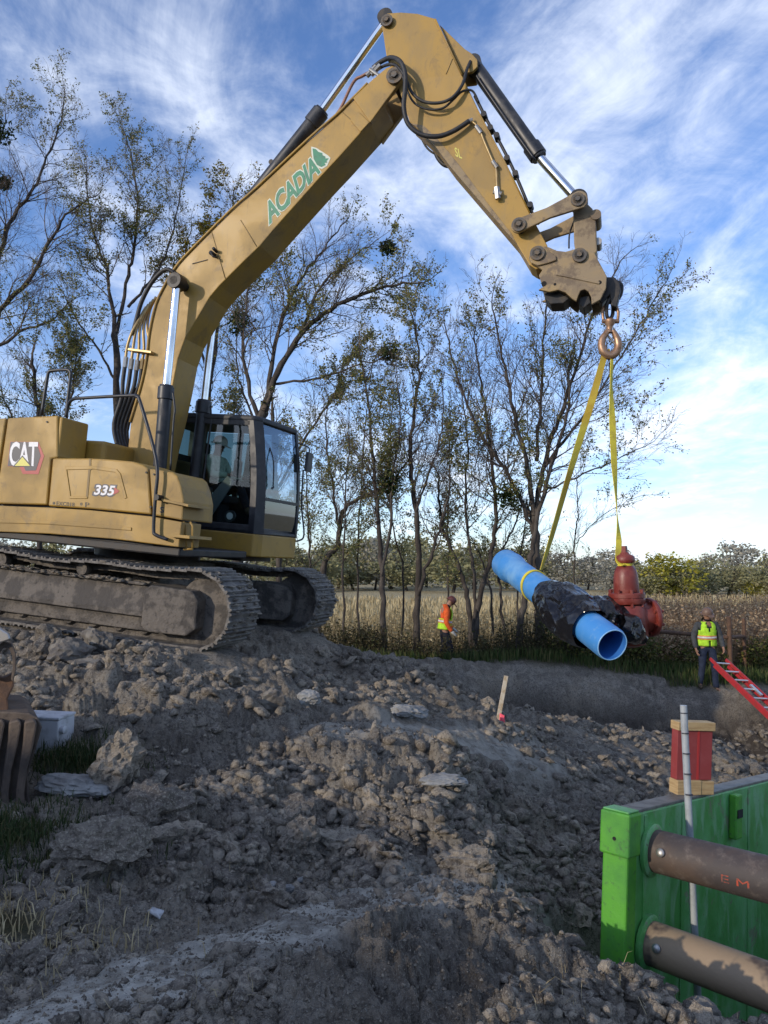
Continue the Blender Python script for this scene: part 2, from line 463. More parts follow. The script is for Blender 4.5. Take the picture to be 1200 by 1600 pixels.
# clothes
def cloth(name, c, c2=None): surf(name, c, 0.85, 0, c2 or tuple(x * 0.7 for x in c), 14, 0.4, 0.65, bump=0.25, bscale=18, spec=0.2)
cloth('vest_lime', (0.42, 0.72, 0.045)); cloth('vest_strip', (0.66, 0.66, 0.62)); cloth('vest_orange', (0.75, 0.26, 0.08))
cloth('hood_grey', (0.06, 0.065, 0.07)); cloth('hood_orange', (0.72, 0.12, 0.03)); cloth('jeans', (0.025, 0.034, 0.062)); cloth('jeans_dark', (0.015, 0.018, 0.03))
cloth('work_shirt', (0.58, 0.68, 0.54)); cloth('glove_white', (0.5, 0.5, 0.48)); cloth('boot', (0.10, 0.075, 0.05)); cloth('black_cloth', (0.012, 0.012, 0.014))
surf('skin', (0.28, 0.15, 0.10), 0.6); surf('hat_brown', (0.14, 0.085, 0.06), 0.5); surf('hat_dark', (0.10, 0.03, 0.025), 0.5); surf('hat_white', (0.7, 0.68, 0.66), 0.4); surf('lens_black', (0.006, 0.006, 0.007), 0.15)
# glass
def glass(name, tint, refl):
    m, nt, b, out = nodemat(name)
    nt.nodes.remove(b)
    tr = nt.nodes.new('ShaderNodeBsdfTransparent'); tr.inputs[0].default_value = (*tint, 1)
    gl = nt.nodes.new('ShaderNodeBsdfGlossy'); gl.inputs['Roughness'].default_value = 0.03
    gl.inputs[0].default_value = (0.9, 0.95, 1.0, 1)
    fr = nt.nodes.new('ShaderNodeLayerWeight'); fr.inputs[0].default_value = 0.5
    k = n_math(nt, 'ADD', n_math(nt, 'MULTIPLY', n_math(nt, 'POWER', fr.outputs['Facing'], 3.5), 0.45 * refl), 0.03 * refl, clamp=True)
    mx = nt.nodes.new('ShaderNodeMixShader')
    nt.links.new(k, mx.inputs[0]); nt.links.new(tr.outputs[0], mx.inputs[1]); nt.links.new(gl.outputs[0], mx.inputs[2])
    nt.links.new(mx.outputs[0], out.inputs[0])
glass('cab_glass', (0.62, 0.72, 0.69), 1.2)
glass('tinted_glass', (0.16, 0.21, 0.21), 0.8)
glass('windshield_glass', (0.40, 0.50, 0.58), 2.4)
# vegetation: colour varies with a per-leaf random attribute
def leafmat(name, cols, rough=0.65, trans=0.25):
    m, nt, b, out = nodemat(name)
    a = n_attr(nt, 'rnd'); cr = nt.nodes.new('ShaderNodeValToRGB')
    el = cr.color_ramp.elements
    while len(el) < len(cols): el.new(0.5)
    for i, c in enumerate(cols):
        el[i].position = i / max(1, len(cols) - 1); el[i].color = (*c, 1)
    nt.links.new(a, cr.inputs[0])
    nt.links.new(cr.outputs[0], b.inputs['Base Color'])
    b.inputs['Roughness'].default_value = rough; b.inputs['Specular IOR Level'].default_value = 0.2
    if trans:
        t = nt.nodes.new('ShaderNodeBsdfTranslucent'); nt.links.new(cr.outputs[0], t.inputs[0])
        mx = nt.nodes.new('ShaderNodeMixShader'); mx.inputs[0].default_value = trans
        nt.links.new(b.outputs[0], mx.inputs[1]); nt.links.new(t.outputs[0], mx.inputs[2]); nt.links.new(mx.outputs[0], out.inputs[0])
leafmat('leaf_olive', [(0.055, 0.072, 0.026), (0.12, 0.14, 0.045), (0.22, 0.22, 0.07), (0.33, 0.25, 0.09)], trans=.4)
leafmat('leaf_yellow', [(0.07, 0.085, 0.02), (0.17, 0.16, 0.025), (0.30, 0.24, 0.03), (0.26, 0.13, 0.03)])
leafmat('leaf_dark', [(0.012, 0.024, 0.008), (0.025, 0.045, 0.012), (0.04, 0.06, 0.018)])
leafmat('leaf_far', [(0.15, 0.16, 0.095), (0.22, 0.22, 0.12), (0.30, 0.285, 0.145), (0.30, 0.245, 0.155)])  # far tree colours are paled to stand in for distance haze
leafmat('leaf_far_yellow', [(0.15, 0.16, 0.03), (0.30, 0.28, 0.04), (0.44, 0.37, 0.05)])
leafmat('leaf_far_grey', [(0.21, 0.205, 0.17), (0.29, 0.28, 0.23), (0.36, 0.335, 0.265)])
leafmat('grass_green', [(0.025, 0.045, 0.014), (0.05, 0.085, 0.022), (0.085, 0.11, 0.032), (0.15, 0.13, 0.055)])
leafmat('weed_brown', [(0.16, 0.10, 0.06), (0.30, 0.20, 0.12), (0.42, 0.30, 0.18), (0.48, 0.37, 0.24)])
leafmat('straw', [(0.22, 0.17, 0.09), (0.36, 0.285, 0.155), (0.47, 0.385, 0.22), (0.53, 0.45, 0.28)])
leafmat('brush_dark', [(0.035, 0.03, 0.018), (0.06, 0.055, 0.025), (0.10, 0.08, 0.04), (0.05, 0.065, 0.02)])
surf('bark', (0.045, 0.038, 0.034), 0.9, 0, (0.09, 0.078, 0.068), 7, 0.4, 0.66, bump=0.6, bscale=26, stretch=(1, 1, 0.3), spec=0.2)
surf('twig', (0.075, 0.062, 0.055), 0.9, 0, (0.13, 0.105, 0.085), 2, 0.4, 0.6, spec=0.2)
# the ground: clay spoil, drier compacted strips, grass and field, chosen by what lies there
m, nt, b, out = nodemat('dirt')
g1 = n_noise(nt, 0.8, 6, 0.65); g2 = n_noise(nt, 5.0, 6, 0.68); g3 = n_noise(nt, 30.0, 5, 0.7); g4 = n_noise(nt, 120.0, 3, 0.6)
c = n_mix(nt, n_ramp(nt, g1, 0.40, 0.60), (0.185, 0.166, 0.152), (0.305, 0.268, 0.228))
c = n_mix(nt, n_ramp(nt, g2, 0.44, 0.60, 0, 0.75), c, (0.40, 0.37, 0.335))
c = n_mix(nt, n_ramp(nt, g3, 0.49, 0.57, 0, 0.68), c, (0.095, 0.085, 0.080))
c = n_mix(nt, n_ramp(nt, n_noise(nt, 70.0, 4, 0.7), 0.53, 0.60, 0, 0.8), c, (0.34, 0.315, 0.285))
c = n_mix(nt, n_ramp(nt, g4, 0.60, 0.67, 0, 0.85), c, (0.52, 0.50, 0.47))
c = n_mix(nt, n_ramp(nt, n_noise(nt, 0.45, 5, 0.6, dist=0.6), 0.52, 0.66, 0, 0.4), c, (0.11, 0.095, 0.085))
pale = n_mix(nt, n_ramp(nt, g2, 0.4, 0.66), (0.72, 0.70, 0.67), (0.46, 0.44, 0.42))
pf = n_math(nt, 'MULTIPLY', n_attr(nt, 'pale'), n_math(nt, 'MULTIPLY', n_ramp(nt, g2, 0.32, 0.46, 0.45, 1.0), n_ramp(nt, n_noise(nt, 2.6, 7, 0.72, dist=0.9), 0.40, 0.54, 0.15, 1.0)))
c = n_mix(nt, pf, c, pale)
gr = n_mix(nt, n_ramp(nt, g2, 0.4, 0.62), (0.045, 0.055, 0.022), (0.085, 0.07, 0.035))
c = n_mix(nt, n_attr(nt, 'grass'), c, gr)
c = n_mix(nt, n_math(nt, 'MULTIPLY', n_attr(nt, 'moist_and_shade'), n_ramp(nt, g2, 0.40, 0.56, 0.35, 0.95)), c, (0.055, 0.046, 0.042))  # moist cut soil, plus trench shade put into the colour
c = n_mix(nt, 1.0, c, (1.03, 1.0, 0.91), 'MULTIPLY')
fl = n_mix(nt, n_ramp(nt, g2, 0.35, 0.65), (0.42, 0.345, 0.195), (0.31, 0.255, 0.145))
c = n_mix(nt, n_attr(nt, 'field'), c, fl)
nt.links.new(c, b.inputs['Base Color'])
b.inputs['Roughness'].default_value = 0.93; b.inputs['Specular IOR Level'].default_value = 0.25
n_bump(nt, b, n_math(nt, 'ADD', n_math(nt, 'MULTIPLY', g3, 0.9), n_math(nt, 'MULTIPLY', g4, 0.45)), 1.0, 0.05)
m, nt, b, out = nodemat('clod'); WORLD_TEX[0] = True
g2 = n_noise(nt, 4.0, 6, 0.68); g3 = n_noise(nt, 26.0, 5, 0.7)
oi = nt.nodes.new('ShaderNodeObjectInfo')
rv = n_math(nt, 'ADD', n_attr(nt, 'rnd'), oi.outputs['Random'])
rv = n_math(nt, 'FRACT', rv)
c = n_mix(nt, n_ramp(nt, rv, 0.1, 0.95), (0.165, 0.147, 0.135), (0.35, 0.312, 0.272))
c = n_mix(nt, n_ramp(nt, g2, 0.42, 0.66, 0, 0.7), c, (0.20, 0.18, 0.16))
c = n_mix(nt, n_ramp(nt, g3, 0.49, 0.58, 0, 0.65), c, (0.078, 0.069, 0.065))
c = n_mix(nt, n_ramp(nt, n_noise(nt, 60.0, 4, 0.7), 0.53, 0.60, 0, 0.7), c, (0.36, 0.335, 0.30))
c = n_mix(nt, 1.0, c, (1.03, 1.0, 0.91), 'MULTIPLY')
nt.links.new(c, b.inputs['Base Color']); b.inputs['Roughness'].default_value = 0.93; b.inputs['Specular IOR Level'].default_value = 0.25
n_bump(nt, b, n_math(nt, 'ADD', g3, n_math(nt, 'MULTIPLY', n_noise(nt, 110.0, 3, 0.6), 0.4)), 1.0, 0.03)
WORLD_TEX[0] = False
# ------------------------------------------------------------------ the ground
# excavator frame (needed here so that the tracks stand on the heap)
TH, BE = R_(17.0), R_(5.5)
_h = Vector((math.cos(TH), -math.sin(TH), 0)); _l = Vector((math.sin(TH), math.cos(TH), 0)); _z = Vector((0, 0, 1))
EX = math.cos(BE) * _h - math.sin(BE) * _z
EU = math.sin(BE) * _h + math.cos(BE) * _z
EO = Vector((-3.4, 10.8, 1.75))
EM = Matrix(((EX.x, _l.x, EU.x, EO.x), (EX.y, _l.y, EU.y, EO.y), (EX.z, _l.z, EU.z, EO.z), (0, 0, 0, 1)))
def EL(px, py, y):
    """photo pixel -> point in the excavator's frame on the plane at lateral offset y"""
    r = ray(px, py); t = ((EO - CAM).dot(_l) + y) / r.dot(_l); P = CAM + r * t - EO
    return Vector((P.dot(EX), y, P.dot(EU)))
def EW(x, y, z=0.0):
    return EO + EX * x + _l * y + EU * z

cp = []
def c_px(px, py, Y):
    p = at(px, py, Y); cp.append((p.x, p.y, p.z))
for a in [(-60, 1600, 2.75), (250, 1600, 2.7), (600, 1610, 2.6), (900, 1680, 2.5), (1150, 1930, 2.05),
          (100, 1500, 3.2), (330, 1490, 3.3), (560, 1436, 3.7), (700, 1432, 3.6), (820, 1515, 3.2), (920, 1590, 2.92), (1000, 1700, 2.7), (1080, 1770, 2.55), (1180, 1810, 2.45), (1280, 1840, 2.4),
          (60, 1400, 3.9), (300, 1410, 4.0), (480, 1400, 4.25), (650, 1385, 4.5), (790, 1395, 4.5), (860, 1440, 4.6),
          (60, 1300, 4.7), (240, 1300, 4.9), (420, 1350, 4.7), (560, 1345, 4.9), (700, 1360, 4.9), (860, 1370, 5.8),
          (60, 1200, 5.7), (240, 1210, 5.8), (400, 1200, 6.1), (450, 1245, 5.7), (600, 1225, 6.0), (720, 1225, 6.0), (860, 1270, 7.4),
          (100, 1110, 6.9), (300, 1100, 7.2), (500, 1110, 7.6), (640, 1120, 7.9), (750, 1140, 8.4), (900, 1170, 9.6),
          (450, 1040, 10.0), (560, 1035, 11.4), (640, 1055, 12.4), (700, 1075, 13.0), (800, 1105, 12.0), (880, 1120, 12.5), (960, 1130, 13.0), (1060, 1140, 13.0),
          (740, 1086, 15.6), (800, 1102, 15.75), (880, 1118, 15.8), (960, 1128, 15.8), (1060, 1130, 15.7), (740, 1058, 16.1), (850, 1064, 16.4), (960, 1070, 16.6), (1090, 1076, 16.8), (1180, 1080, 16.4),
          (690, 1043, 18.7), (600, 1030, 17.5), (520, 1020, 16.0)]:
    c_px(*a)
for x in (-2.3, -0.8, 0.8, 2.1):
    for y in (-1.3, 1.3):
        p = EW(x, y, 0.0); cp.append((p.x, p.y, p.z))
for y in (-1.3, 1.3):
    p = EW(3.1, y, -0.28); cp.append((p.x, p.y, p.z))
cp += [(-8, 9, 1.6), (-9, 4, 1.0), (-6, 14.8, 1.2), (-10, 15, 0.9), (-5, 18, 0.25), (-10, 19, 0.2), (-1, 19.5, 0.1), (3, 20.5, 0.0), (8, 19.5, -0.1), (12, 18, -0.1),
       (9.5, 13.2, -1.6), (8.0, 11.5, -1.3), (6.0, 9.5, -0.6), (4.0, 8.0, -0.2), (2.6, 7.2, 0.1), (12, 12, -0.6), (6.5, 4.5, 0.8), (8, 7, 0.4), (3.8, 2.0, 0.7),
       (0, 1.0, 0.9), (-2, 1, 0.9), (2, 0.5, 0.9), (-4, -3, 0.7), (4, -3, 0.7), (0, -6, 0.5), (-9, -2, 0.5), (9, -2, 0.5), (-14, 8, 0.6), (15, 8, 0.2)]
cp = np.array(cp)
def _tpsU(r2): return np.where(r2 > 1e-12, 0.5 * r2 * np.log(np.maximum(r2, 1e-12)), 0.0)
_n = len(cp)
K = _tpsU(((cp[:, None, :2] - cp[None, :, :2]) ** 2).sum(-1)) + np.eye(_n) * 0.006
Pm = np.hstack([np.ones((_n, 1)), cp[:, :2]])
A_ = np.zeros((_n + 3, _n + 3)); A_[:_n, :_n] = K; A_[:_n, _n:] = Pm; A_[_n:, :_n] = Pm.T
_w = np.linalg.solve(A_, np.concatenate([cp[:, 2], np.zeros(3)]))
def sstep(a, b, x):
    t = np.clip((x - a) / (b - a), 0, 1); return t * t * (3 - 2 * t)
# trench: a frame along the shoring panel (T along the trench, S across it)
TB = at(984, 1270, 4.06)
TQ = Vector((0.7071, 0.7071, 0)); TP = Vector((0.7071, -0.7071, 0))
def base_h(x, y):
    z = np.full(x.shape, _w[_n]) + _w[_n + 1] * x + _w[_n + 2] * y
    for i in range(_n):
        z += _w[i] * _tpsU((x - cp[i, 0]) ** 2 + (y - cp[i, 1]) ** 2)
    far = np.maximum.reduce([sstep(19.5, 23, y), sstep(10, 17, np.abs(x)), sstep(-4, -10, y)])
    nat = 0.12 * fbm(x * 0.08, y * 0.08, 3, 5) - 0.02
    return np.clip(z, -2.2, 2.6) * (1 - far) + nat * far
def masks(x, y):
    """how churned, how pale (driven over), how grassy, how much field"""
    n = 0.5 * fbm(x * 0.9, y * 0.9, 4, 3) 
    edge = 17.3 + 0.9 * n + np.where(x < -2, -1.2, 0) + np.where((x > 6.2), -0.5, 0)
    veg = sstep(-0.35, 0.35, y - edge)
    veg = np.maximum(veg, sstep(11, 15, np.abs(x)))
    field = sstep(20.5, 23.5, y + 0.8 * n)
    # grassy corner at the left foreground
    g = np.exp(-(((x + 2.35) / 0.42) ** 2 + ((y - 4.6) / 0.36) ** 2)) + np.exp(-(((x + 2.35) / 0.35) ** 2 + ((y - 5.95) / 0.25) ** 2)) + 0.9 * np.exp(-(((x + 1.9) / 0.5) ** 2 + ((y - 3.6) / 0.22) ** 2))
    g = sstep(0.35, 0.8, g + 0.35 * n)
    def strip(pts, wd):
        d = np.full(x.shape, 9.0)
        for (ax, ay), (bx, by) in zip(pts[:-1], pts[1:]):
            t = np.clip(((x - ax) * (bx - ax) + (y - ay) * (by - ay)) / ((bx - ax) ** 2 + (by - ay) ** 2), 0, 1)
            d = np.minimum(d, np.hypot(x - ax - t * (bx - ax), y - ay - t * (by - ay)))
        return sstep(wd, wd * 0.35, d + 0.25 * n)
    pale = np.maximum(strip([(-1.5, 2.3), (-1.0, 3.0), (-0.35, 3.75), (0.1, 4.2), (0.55, 4.55), (0.95, 4.8)], 0.52), 0.7 * strip([(0.1, 7.3), (0.9, 8.0), (1.7, 8.6)], 0.55))
    pale = np.maximum(pale, 0.55 * strip([(-0.5, 6.9), (0.3, 7.6)], 0.4))
    return veg, field, g, pale
def trench(x, y):
    t = (x - TB.x) * TQ.x + (y - TB.y) * TQ.y; s = (x - TB.x) * TP.x + (y - TB.y) * TP.y
    w = 0.10 * fbm(x * 2.2, y * 2.2, 3, 41)
    return sstep(-0.30, -0.16, t + w) * sstep(9.5, 8.2, t) * sstep(-0.40 - 0.50 * sstep(3.2, 0.8, t), -0.22 - 0.36 * sstep(3.2, 0.8, t), s + w) * sstep(2.35, 2.1, s + w)
def bank_cut(x, y):
    """the near-vertical face dug below the grass edge"""
    ye = 16.35 + 0.26 * fbm(x * 1.1, y * 0.0, 4, 33, .65) - 0.05 * x * 0.3
    return sstep(ye + .06, ye - .22, y) * sstep(12.6, 15.0, y) * sstep(1.7, 2.7, x) * sstep(8.6, 7.4, x)
def height(x, y, fine=True):
    x = np.asarray(x, float); y = np.asarray(y, float)
    z = base_h(x, y)
    veg, field, g, pale = masks(x, y)
    d = np.hypot(x, y)
    churn = (1 - veg) * (1 - 0.75 * pale) * (1 - 0.6 * g)
    # under the tracks the heap is packed flat
    lx = (x - EO.x) * _h.x + (y - EO.y) * _h.y; ly = (x - EO.x) * _l.x + (y - EO.y) * _l.y
    pack = sstep(2.6, 2.1, np.abs(lx)) * sstep(2.0, 1.75, np.abs(ly)) * sstep(0.7, 0.9, np.abs(ly))
    churn = churn * (1 - 0.92 * pack)
    if fine:
        wx = x + 0.08 * fbm(x * 4.5, y * 4.5, 3, 61, .6); wy = y + 0.08 * fbm(x * 4.5 + 9, y * 4.5, 3, 62, .6)
        rough = 0.35 + 0.65 * sstep(-0.25, 0.35, fbm(x * 0.7, y * 0.7, 3, 71))
        z = z + churn * (0.10 * fbm(x * 1.1, y * 1.1, 4, 1)
                         + rough * (0.24 * 0.62 * lumps(wx, wy, 0.62, 100) + 0.46 * 0.34 * facets(wx, wy, 0.34, 200)
                         + 0.42 * 0.15 * facets(wx, wy, 0.15, 300) + 0.50 * 0.065 * facets(wx, wy, 0.065, 400) ) - 0.115
                         + 0.030 * fbm(x * 9, y * 9, 3, 2) + 0.022 * fbm(x * 30, y * 30, 3, 12, .65))
        z = z + (1 - churn) * 0.02 * fbm(x * 6, y * 6, 4, 8)
        # caterpillar grouser marks pressed into the driven strip
        u = (x * 0.55 - y * 0.835)
        z = z + 0.016 * pale * np.sin(u * 2 * math.pi / 0.17) * sstep(5.0, 6.5, y)
    z = z - bank_cut(x, y) * (0.5 + 0.22 * fbm(x * 2.6, y * 2.6, 4, 91, .6))
    tr = trench(x, y)
    # a hole beside the end post
    ex = (x - 1.13 - .06 * fbm(x * 3, y * 3, 2, 90)) / .24; ey = (y - 4.25) / .30
    tr = np.maximum(tr, sstep(1.25, 0.75, ex * ex + ey * ey))
    z = z * (1 - tr) + (-2.1) * tr
    # unseen long bank, added behind and left of the viewpoint to shade the foreground
    s_ = x * 0.788 + y * 0.616; a_ = -x * 0.616 + y * 0.788
    bank = 4.6 * np.exp(-((s_ + 11.0) / 2.6) ** 2) * sstep(30, 20, np.abs(a_)) * (1 + .10 * fbm(x * .35, y * .35, 4, 55))
    return z + bank
# polar sheet round the camera's foot: fine in front, coarse elsewhere, out to the horizon
rad = [0.7]
while rad[-1] < 24: rad.append(rad[-1] + max(0.0085, 0.0068 * rad[-1]))
while rad[-1] < 4500: rad.append(rad[-1] * 1.12)
rad = np.array(rad)
ang = np.concatenate([np.linspace(-180, -42, 90)[:-1], np.linspace(-42, -31, 40)[:-1], np.linspace(-31, 31, 500), np.linspace(31, 42, 40)[1:], np.linspace(42, 180, 40)[1:-1]])
ang = np.radians(ang)
na, nr = len(ang), len(rad)
gx = (rad[:, None] * np.sin(ang)[None, :]).ravel(); gy = (rad[:, None] * np.cos(ang)[None, :]).ravel()
gz = height(gx, gy)
vegm, fieldm, gm, palem = masks(gx, gy)
moist_and_shade = np.clip(1.2 * bank_cut(gx, gy) * sstep(14.2, 15.6, gy) + sstep(.15, .9, base_h(gx, gy) - gz - .1) * (np.hypot(gx, gy) < 12), 0, 1)  # moist bank face; darkness of depth painted onto trench and hole walls
i0 = (np.arange(nr - 1)[:, None] * na + np.arange(na)[None, :]); i1 = np.roll(i0, -1, axis=1)
quads = np.stack([i0, i1, i1 + na, i0 + na], -1).reshape(-1, 4)[:, ::-1]
V = np.stack([gx, gy, gz], -1)
c0 = len(V)
V = np.vstack([V, [[0, 0, float(height(np.array([0.0]), np.array([0.0]))[0])]]])
tris = np.stack([np.full(na, c0), np.roll(np.arange(na), -1), np.arange(na)], -1)
z1 = lambda a: np.concatenate([a, [0.0]])
me = np_mesh('ground', V, tris=tris, quads=quads, smooth=True, attrs=dict(pale=z1(palem), grass=z1(np.maximum(vegm * (1 - fieldm), gm)), field=z1(fieldm), moist_and_shade=z1(moist_and_shade)))
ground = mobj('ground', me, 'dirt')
tag(ground, 'dark grey clay ground churned into clods, running out to grass and a tan field', 'ground', kind='structure')

def hit(px, py, Y0=2.2, Y1=30.0):
    """where the line of sight of a photo pixel meets the ground"""
    Ys = np.arange(Y0, Y1, 0.02); P = [at(px, py, float(Y)) for Y in Ys]
    h = height(np.array([p.x for p in P]), Ys); k = np.where(np.array([p.z for p in P]) < h)[0]
    return P[int(k[0])] if len(k) else None
# ------------------------------------------------------------------ the excavator
exc = empty('excavator', mw=EM)
tag(exc, 'large yellow tracked excavator on the dirt heap, boom raised and holding a hanging load', 'excavator')
def plate(name, pts, y0, y1, mat, parent=exc, bevel=0.012, seg=2):
    a = [EL(px, py, y0) for px, py in pts]
    b = [Vector((p.x, y1, p.z)) for p in a]
    return MB().prism(a, b).obj(name, mat, parent, bevel=bevel, seg=seg)
def pinx(name, px, py, y0, y1, r, mat='pin_steel', parent=exc, collar=True, yp=None):
    c = EL(px, py, y0 if yp is None else yp)
    m = MB().cyl((c.x, y0, c.z), (c.x, y1, c.z), r, n=24)
    if collar:
        for y in (y0, y1):
            s = 1 if y == min(y0, y1) else -1
            m.cyl((c.x, y, c.z), (c.x, y + s * 0.03, c.z), r * 1.45, n=24)
            m.cyl((c.x, y - s * 0.025, c.z), (c.x, y, c.z), r * 0.55, n=6)
    o = m.obj(name, mat, parent); autosmooth(o); return o
def hose(name, pts, ys, r, mat='rubber', parent=exc, n=10, smooth=True, res=5):
    if isinstance(ys, (int, float)): ys = [ys] * len(pts)
    o = MB().tube([EL(px, py, y) for (px, py), y in zip(pts, ys)], r, n=n, res=res, smooth=smooth).obj(name, mat, parent, smooth=True)
    return o
def lbox(name, x0, x1, y0, y1, z0, z1, mat, parent=exc, bevel=0.015, seg=2):
    return MB().box(x0, x1, y0, y1, z0, z1).obj(name, mat, parent, bevel=bevel, seg=seg)

# --- undercarriage: two tracks, each frame carries its shoes, rollers and idler
SHOE_N = 50
TRX, TRR, TRZ = 1.80, 0.425, 0.455
rnd = random.Random(4)
def track_path(u):
    """centre line of the shoe ring: returns position, tangent, normal (in x,z)"""
    L1 = 2 * TRX; arc = math.pi * TRR; tot = 2 * L1 + 2 * arc; s = (u % 1.0) * tot
    if s < L1:
        x = -TRX + s; sag = 0.035 * math.sin(math.pi * s / L1) ** 2 + 0.02 * math.cos(s * 4.2)
        return (x, TRZ + TRR - sag), (1, 0), (0, 1)
    s -= L1
    if s < arc:
        a = math.pi / 2 - s / TRR
        return (TRX + TRR * math.cos(a), TRZ + TRR * math.sin(a)), (math.sin(a), -math.cos(a)), (math.cos(a), math.sin(a))
    s -= arc
    if s < L1: return (TRX - s, TRZ - TRR), (-1, 0), (0, -1)
    s -= L1; a = -math.pi / 2 - s / TRR
    return (-TRX + TRR * math.cos(a), TRZ + TRR * math.sin(a)), (math.sin(a), -math.cos(a)), (math.cos(a), math.sin(a))
sm = MB()
W2, P2 = 0.36, 0.098
sm.add([(-P2, -W2, -.012), (P2, -W2, -.012), (P2, W2, -.012), (-P2, W2, -.012), (-P2, -W2, .014), (P2, -W2, .014), (P2, W2, .014), (-P2, W2, .014)],
       [(3, 2, 1, 0), (4, 5, 6, 7), (0, 1, 5, 4), (1, 2, 6, 5), (2, 3, 7, 6), (3, 0, 4, 7)])
for gx_ in (-0.078, 0.0, 0.078):
    sm.add([(gx_ - .016, -W2, .0138), (gx_ + .016, -W2, .0138), (gx_ + .016, W2, .0138), (gx_ - .016, W2, .0138), (gx_ - .009, -W2, .034), (gx_ + .009, -W2, .034), (gx_ + .009, W2, .034), (gx_ - .009, W2, .034)],
           [(4, 5, 6, 7), (0, 1, 5, 4), (1, 2, 6, 5), (2, 3, 7, 6), (3, 0, 4, 7)])
for by in (-0.09, -0.06, 0.06, 0.09):
    pass
shoe_me = bpy.data.meshes.new('track_shoe'); shoe_me.from_pydata(sm.v, [], sm.f); shoe_me.materials.append(M['track_shoe'])
for side in (-1, 1):
    yc = 1.30 * side
    out_ = -1                                    # the side that faces the camera
    fr = MB()
    yo, yi = yc - 0.22, yc + 0.22
    fr.prism([(-1.75, yo, .62), (1.12, yo, .66), (1.12, yo - .07, .60), (1.12, yo - .10, .33), (1.12, yo - .02, .30), (1.12, yo - .02, .10), (-1.75, yo - .02, .10)][:0] or
             [(-1.75, yo, .66), (-1.75, yo - .10, .36), (-1.75, yo - .10, .30), (-1.75, yo - .02, .30), (-1.75, yo - .02, .13), (-1.75, yi, .13), (-1.75, yi, .66)],
             [(1.15, yo, .66), (1.15, yo - .10, .36), (1.15, yo - .10, .30), (1.15, yo - .02, .30), (1.15, yo - .02, .13), (1.15, yi, .13), (1.15, yi, .66)])
    trk = fr.obj('track_frame', 'mud_steel', exc, bevel=0.012)
    lbox('upper_ledge', -1.7, 1.0, yo - .055, yo + .02, .655, .69, 'mud_steel', trk, 0.008)
    g = MB().prism([(1.12, yo - .13, .20), (1.12, yo - .13, .62), (1.2, yo - .13, .68), (1.72, yo - .10, .66), (1.80, yo - .08, .56), (1.80, yo - .08, .24), (1.7, yo - .10, .15), (1.2, yo - .13, .14)],
                   [(1.12, yi, .20), (1.12, yi, .62), (1.2, yi, .68), (1.72, yi, .66), (1.80, yi, .56), (1.80, yi, .24), (1.7, yi, .15), (1.2, yi, .14)])
    g.obj('idler_guard', 'mud_steel', trk, bevel=0.02)
    idl = MB()
    idl.revolve((TRX, yc - .12, TRZ), (0, 1, 0), [(0, .30), (0, .355), (.05, .375), (.05, .33), (.19, .33), (.19, .375), (.24, .355), (.24, .30)], n=32)
    autosmooth(idl.obj('idler', 'mud_steel', trk))
    spr = MB().revolve((-TRX, yc - .10, TRZ), (0, 1, 0), [(0, .20), (0, .36), (.20, .36), (.20, .20)], n=24)
    autosmooth(spr.obj('sprocket', 'mud_steel', trk))
    for rx in (-1.05, 0.15):
        cr_ = MB().revolve((rx, yc - .24, .765), (0, 1, 0), [(0, .045), (0, .075), (.05, .085), (.10, .07), (.36, .07), (.41, .085), (.46, .07)], n=20)
        autosmooth(cr_.obj('carrier_roller', 'mud_steel', trk))
    for rx in np.linspace(-1.45, 1.05, 8):
        br = MB().revolve((float(rx), yc - .17, .155), (0, 1, 0), [(0, .07), (.04, .095), (.30, .095), (.34, .07)], n=16)
        autosmooth(br.obj('track_roller', 'mud_steel', trk))
    for yy in (yc - .10, yc + .10):
        ch = MB()
        for k in range(SHOE_N * 2):
            (x, z), t, nn = track_path((k + 0.5) / (SHOE_N * 2))
            mm = Matrix(((t[0], 0, nn[0], x - nn[0] * .055), (0, 1, 0, yy), (t[1], 0, nn[1], z - nn[1] * .055), (0, 0, 0, 1)))
            ch.box(-.052, .052, -.025, .025, -.045, .043, mm)
        ch.obj('track_chain', 'mud_steel', trk)
    for k in range(SHOE_N):
        (x, z), t, nn = track_path(k / SHOE_N)
        o = bpy.data.objects.new('track_shoe', shoe_me); link(o, trk)
        j = rnd.uniform(-.006, .006)
        o.matrix_local = Matrix(((t[0], 0, nn[0], x + nn[0] * j), (0, 1, 0, yc), (t[1], 0, nn[1], z + nn[1] * j), (0, 0, 0, 1)))
cb = MB()
cb.box(-.95, .95, -1.10, 1.10, .42, .74); cb.box(-.7, .7, -.7, .7, .74, .90)
cb.obj('car_body', 'mud_steel', exc, bevel=0.03)
autosmooth(MB().cyl((0, 0, .88), (0, 0, 1.03), .70, n=40).obj('swing_bearing', 'black_steel', exc))

# --- upper structure
lbox('upper_frame', -2.35, 1.38, -1.40, 0.30, 1.02, 1.12, 'black_steel', exc, 0.02)
y_s = -1.45
sk = plate('side_skirt', [(-190, 829), (0, 831), (75, 834), (175, 842), (279, 855), (284, 816), (237, 807), (140, 797), (75, 793), (-190, 783)], y_s, -1.0, 'yellow')
plate('skirt_crease', [(-190, 806), (0, 811), (75, 813), (205, 824), (205, 829), (75, 819), (0, 817), (-190, 812)], y_s - 0.012, y_s + .02, 'yellow', sk, 0.005)
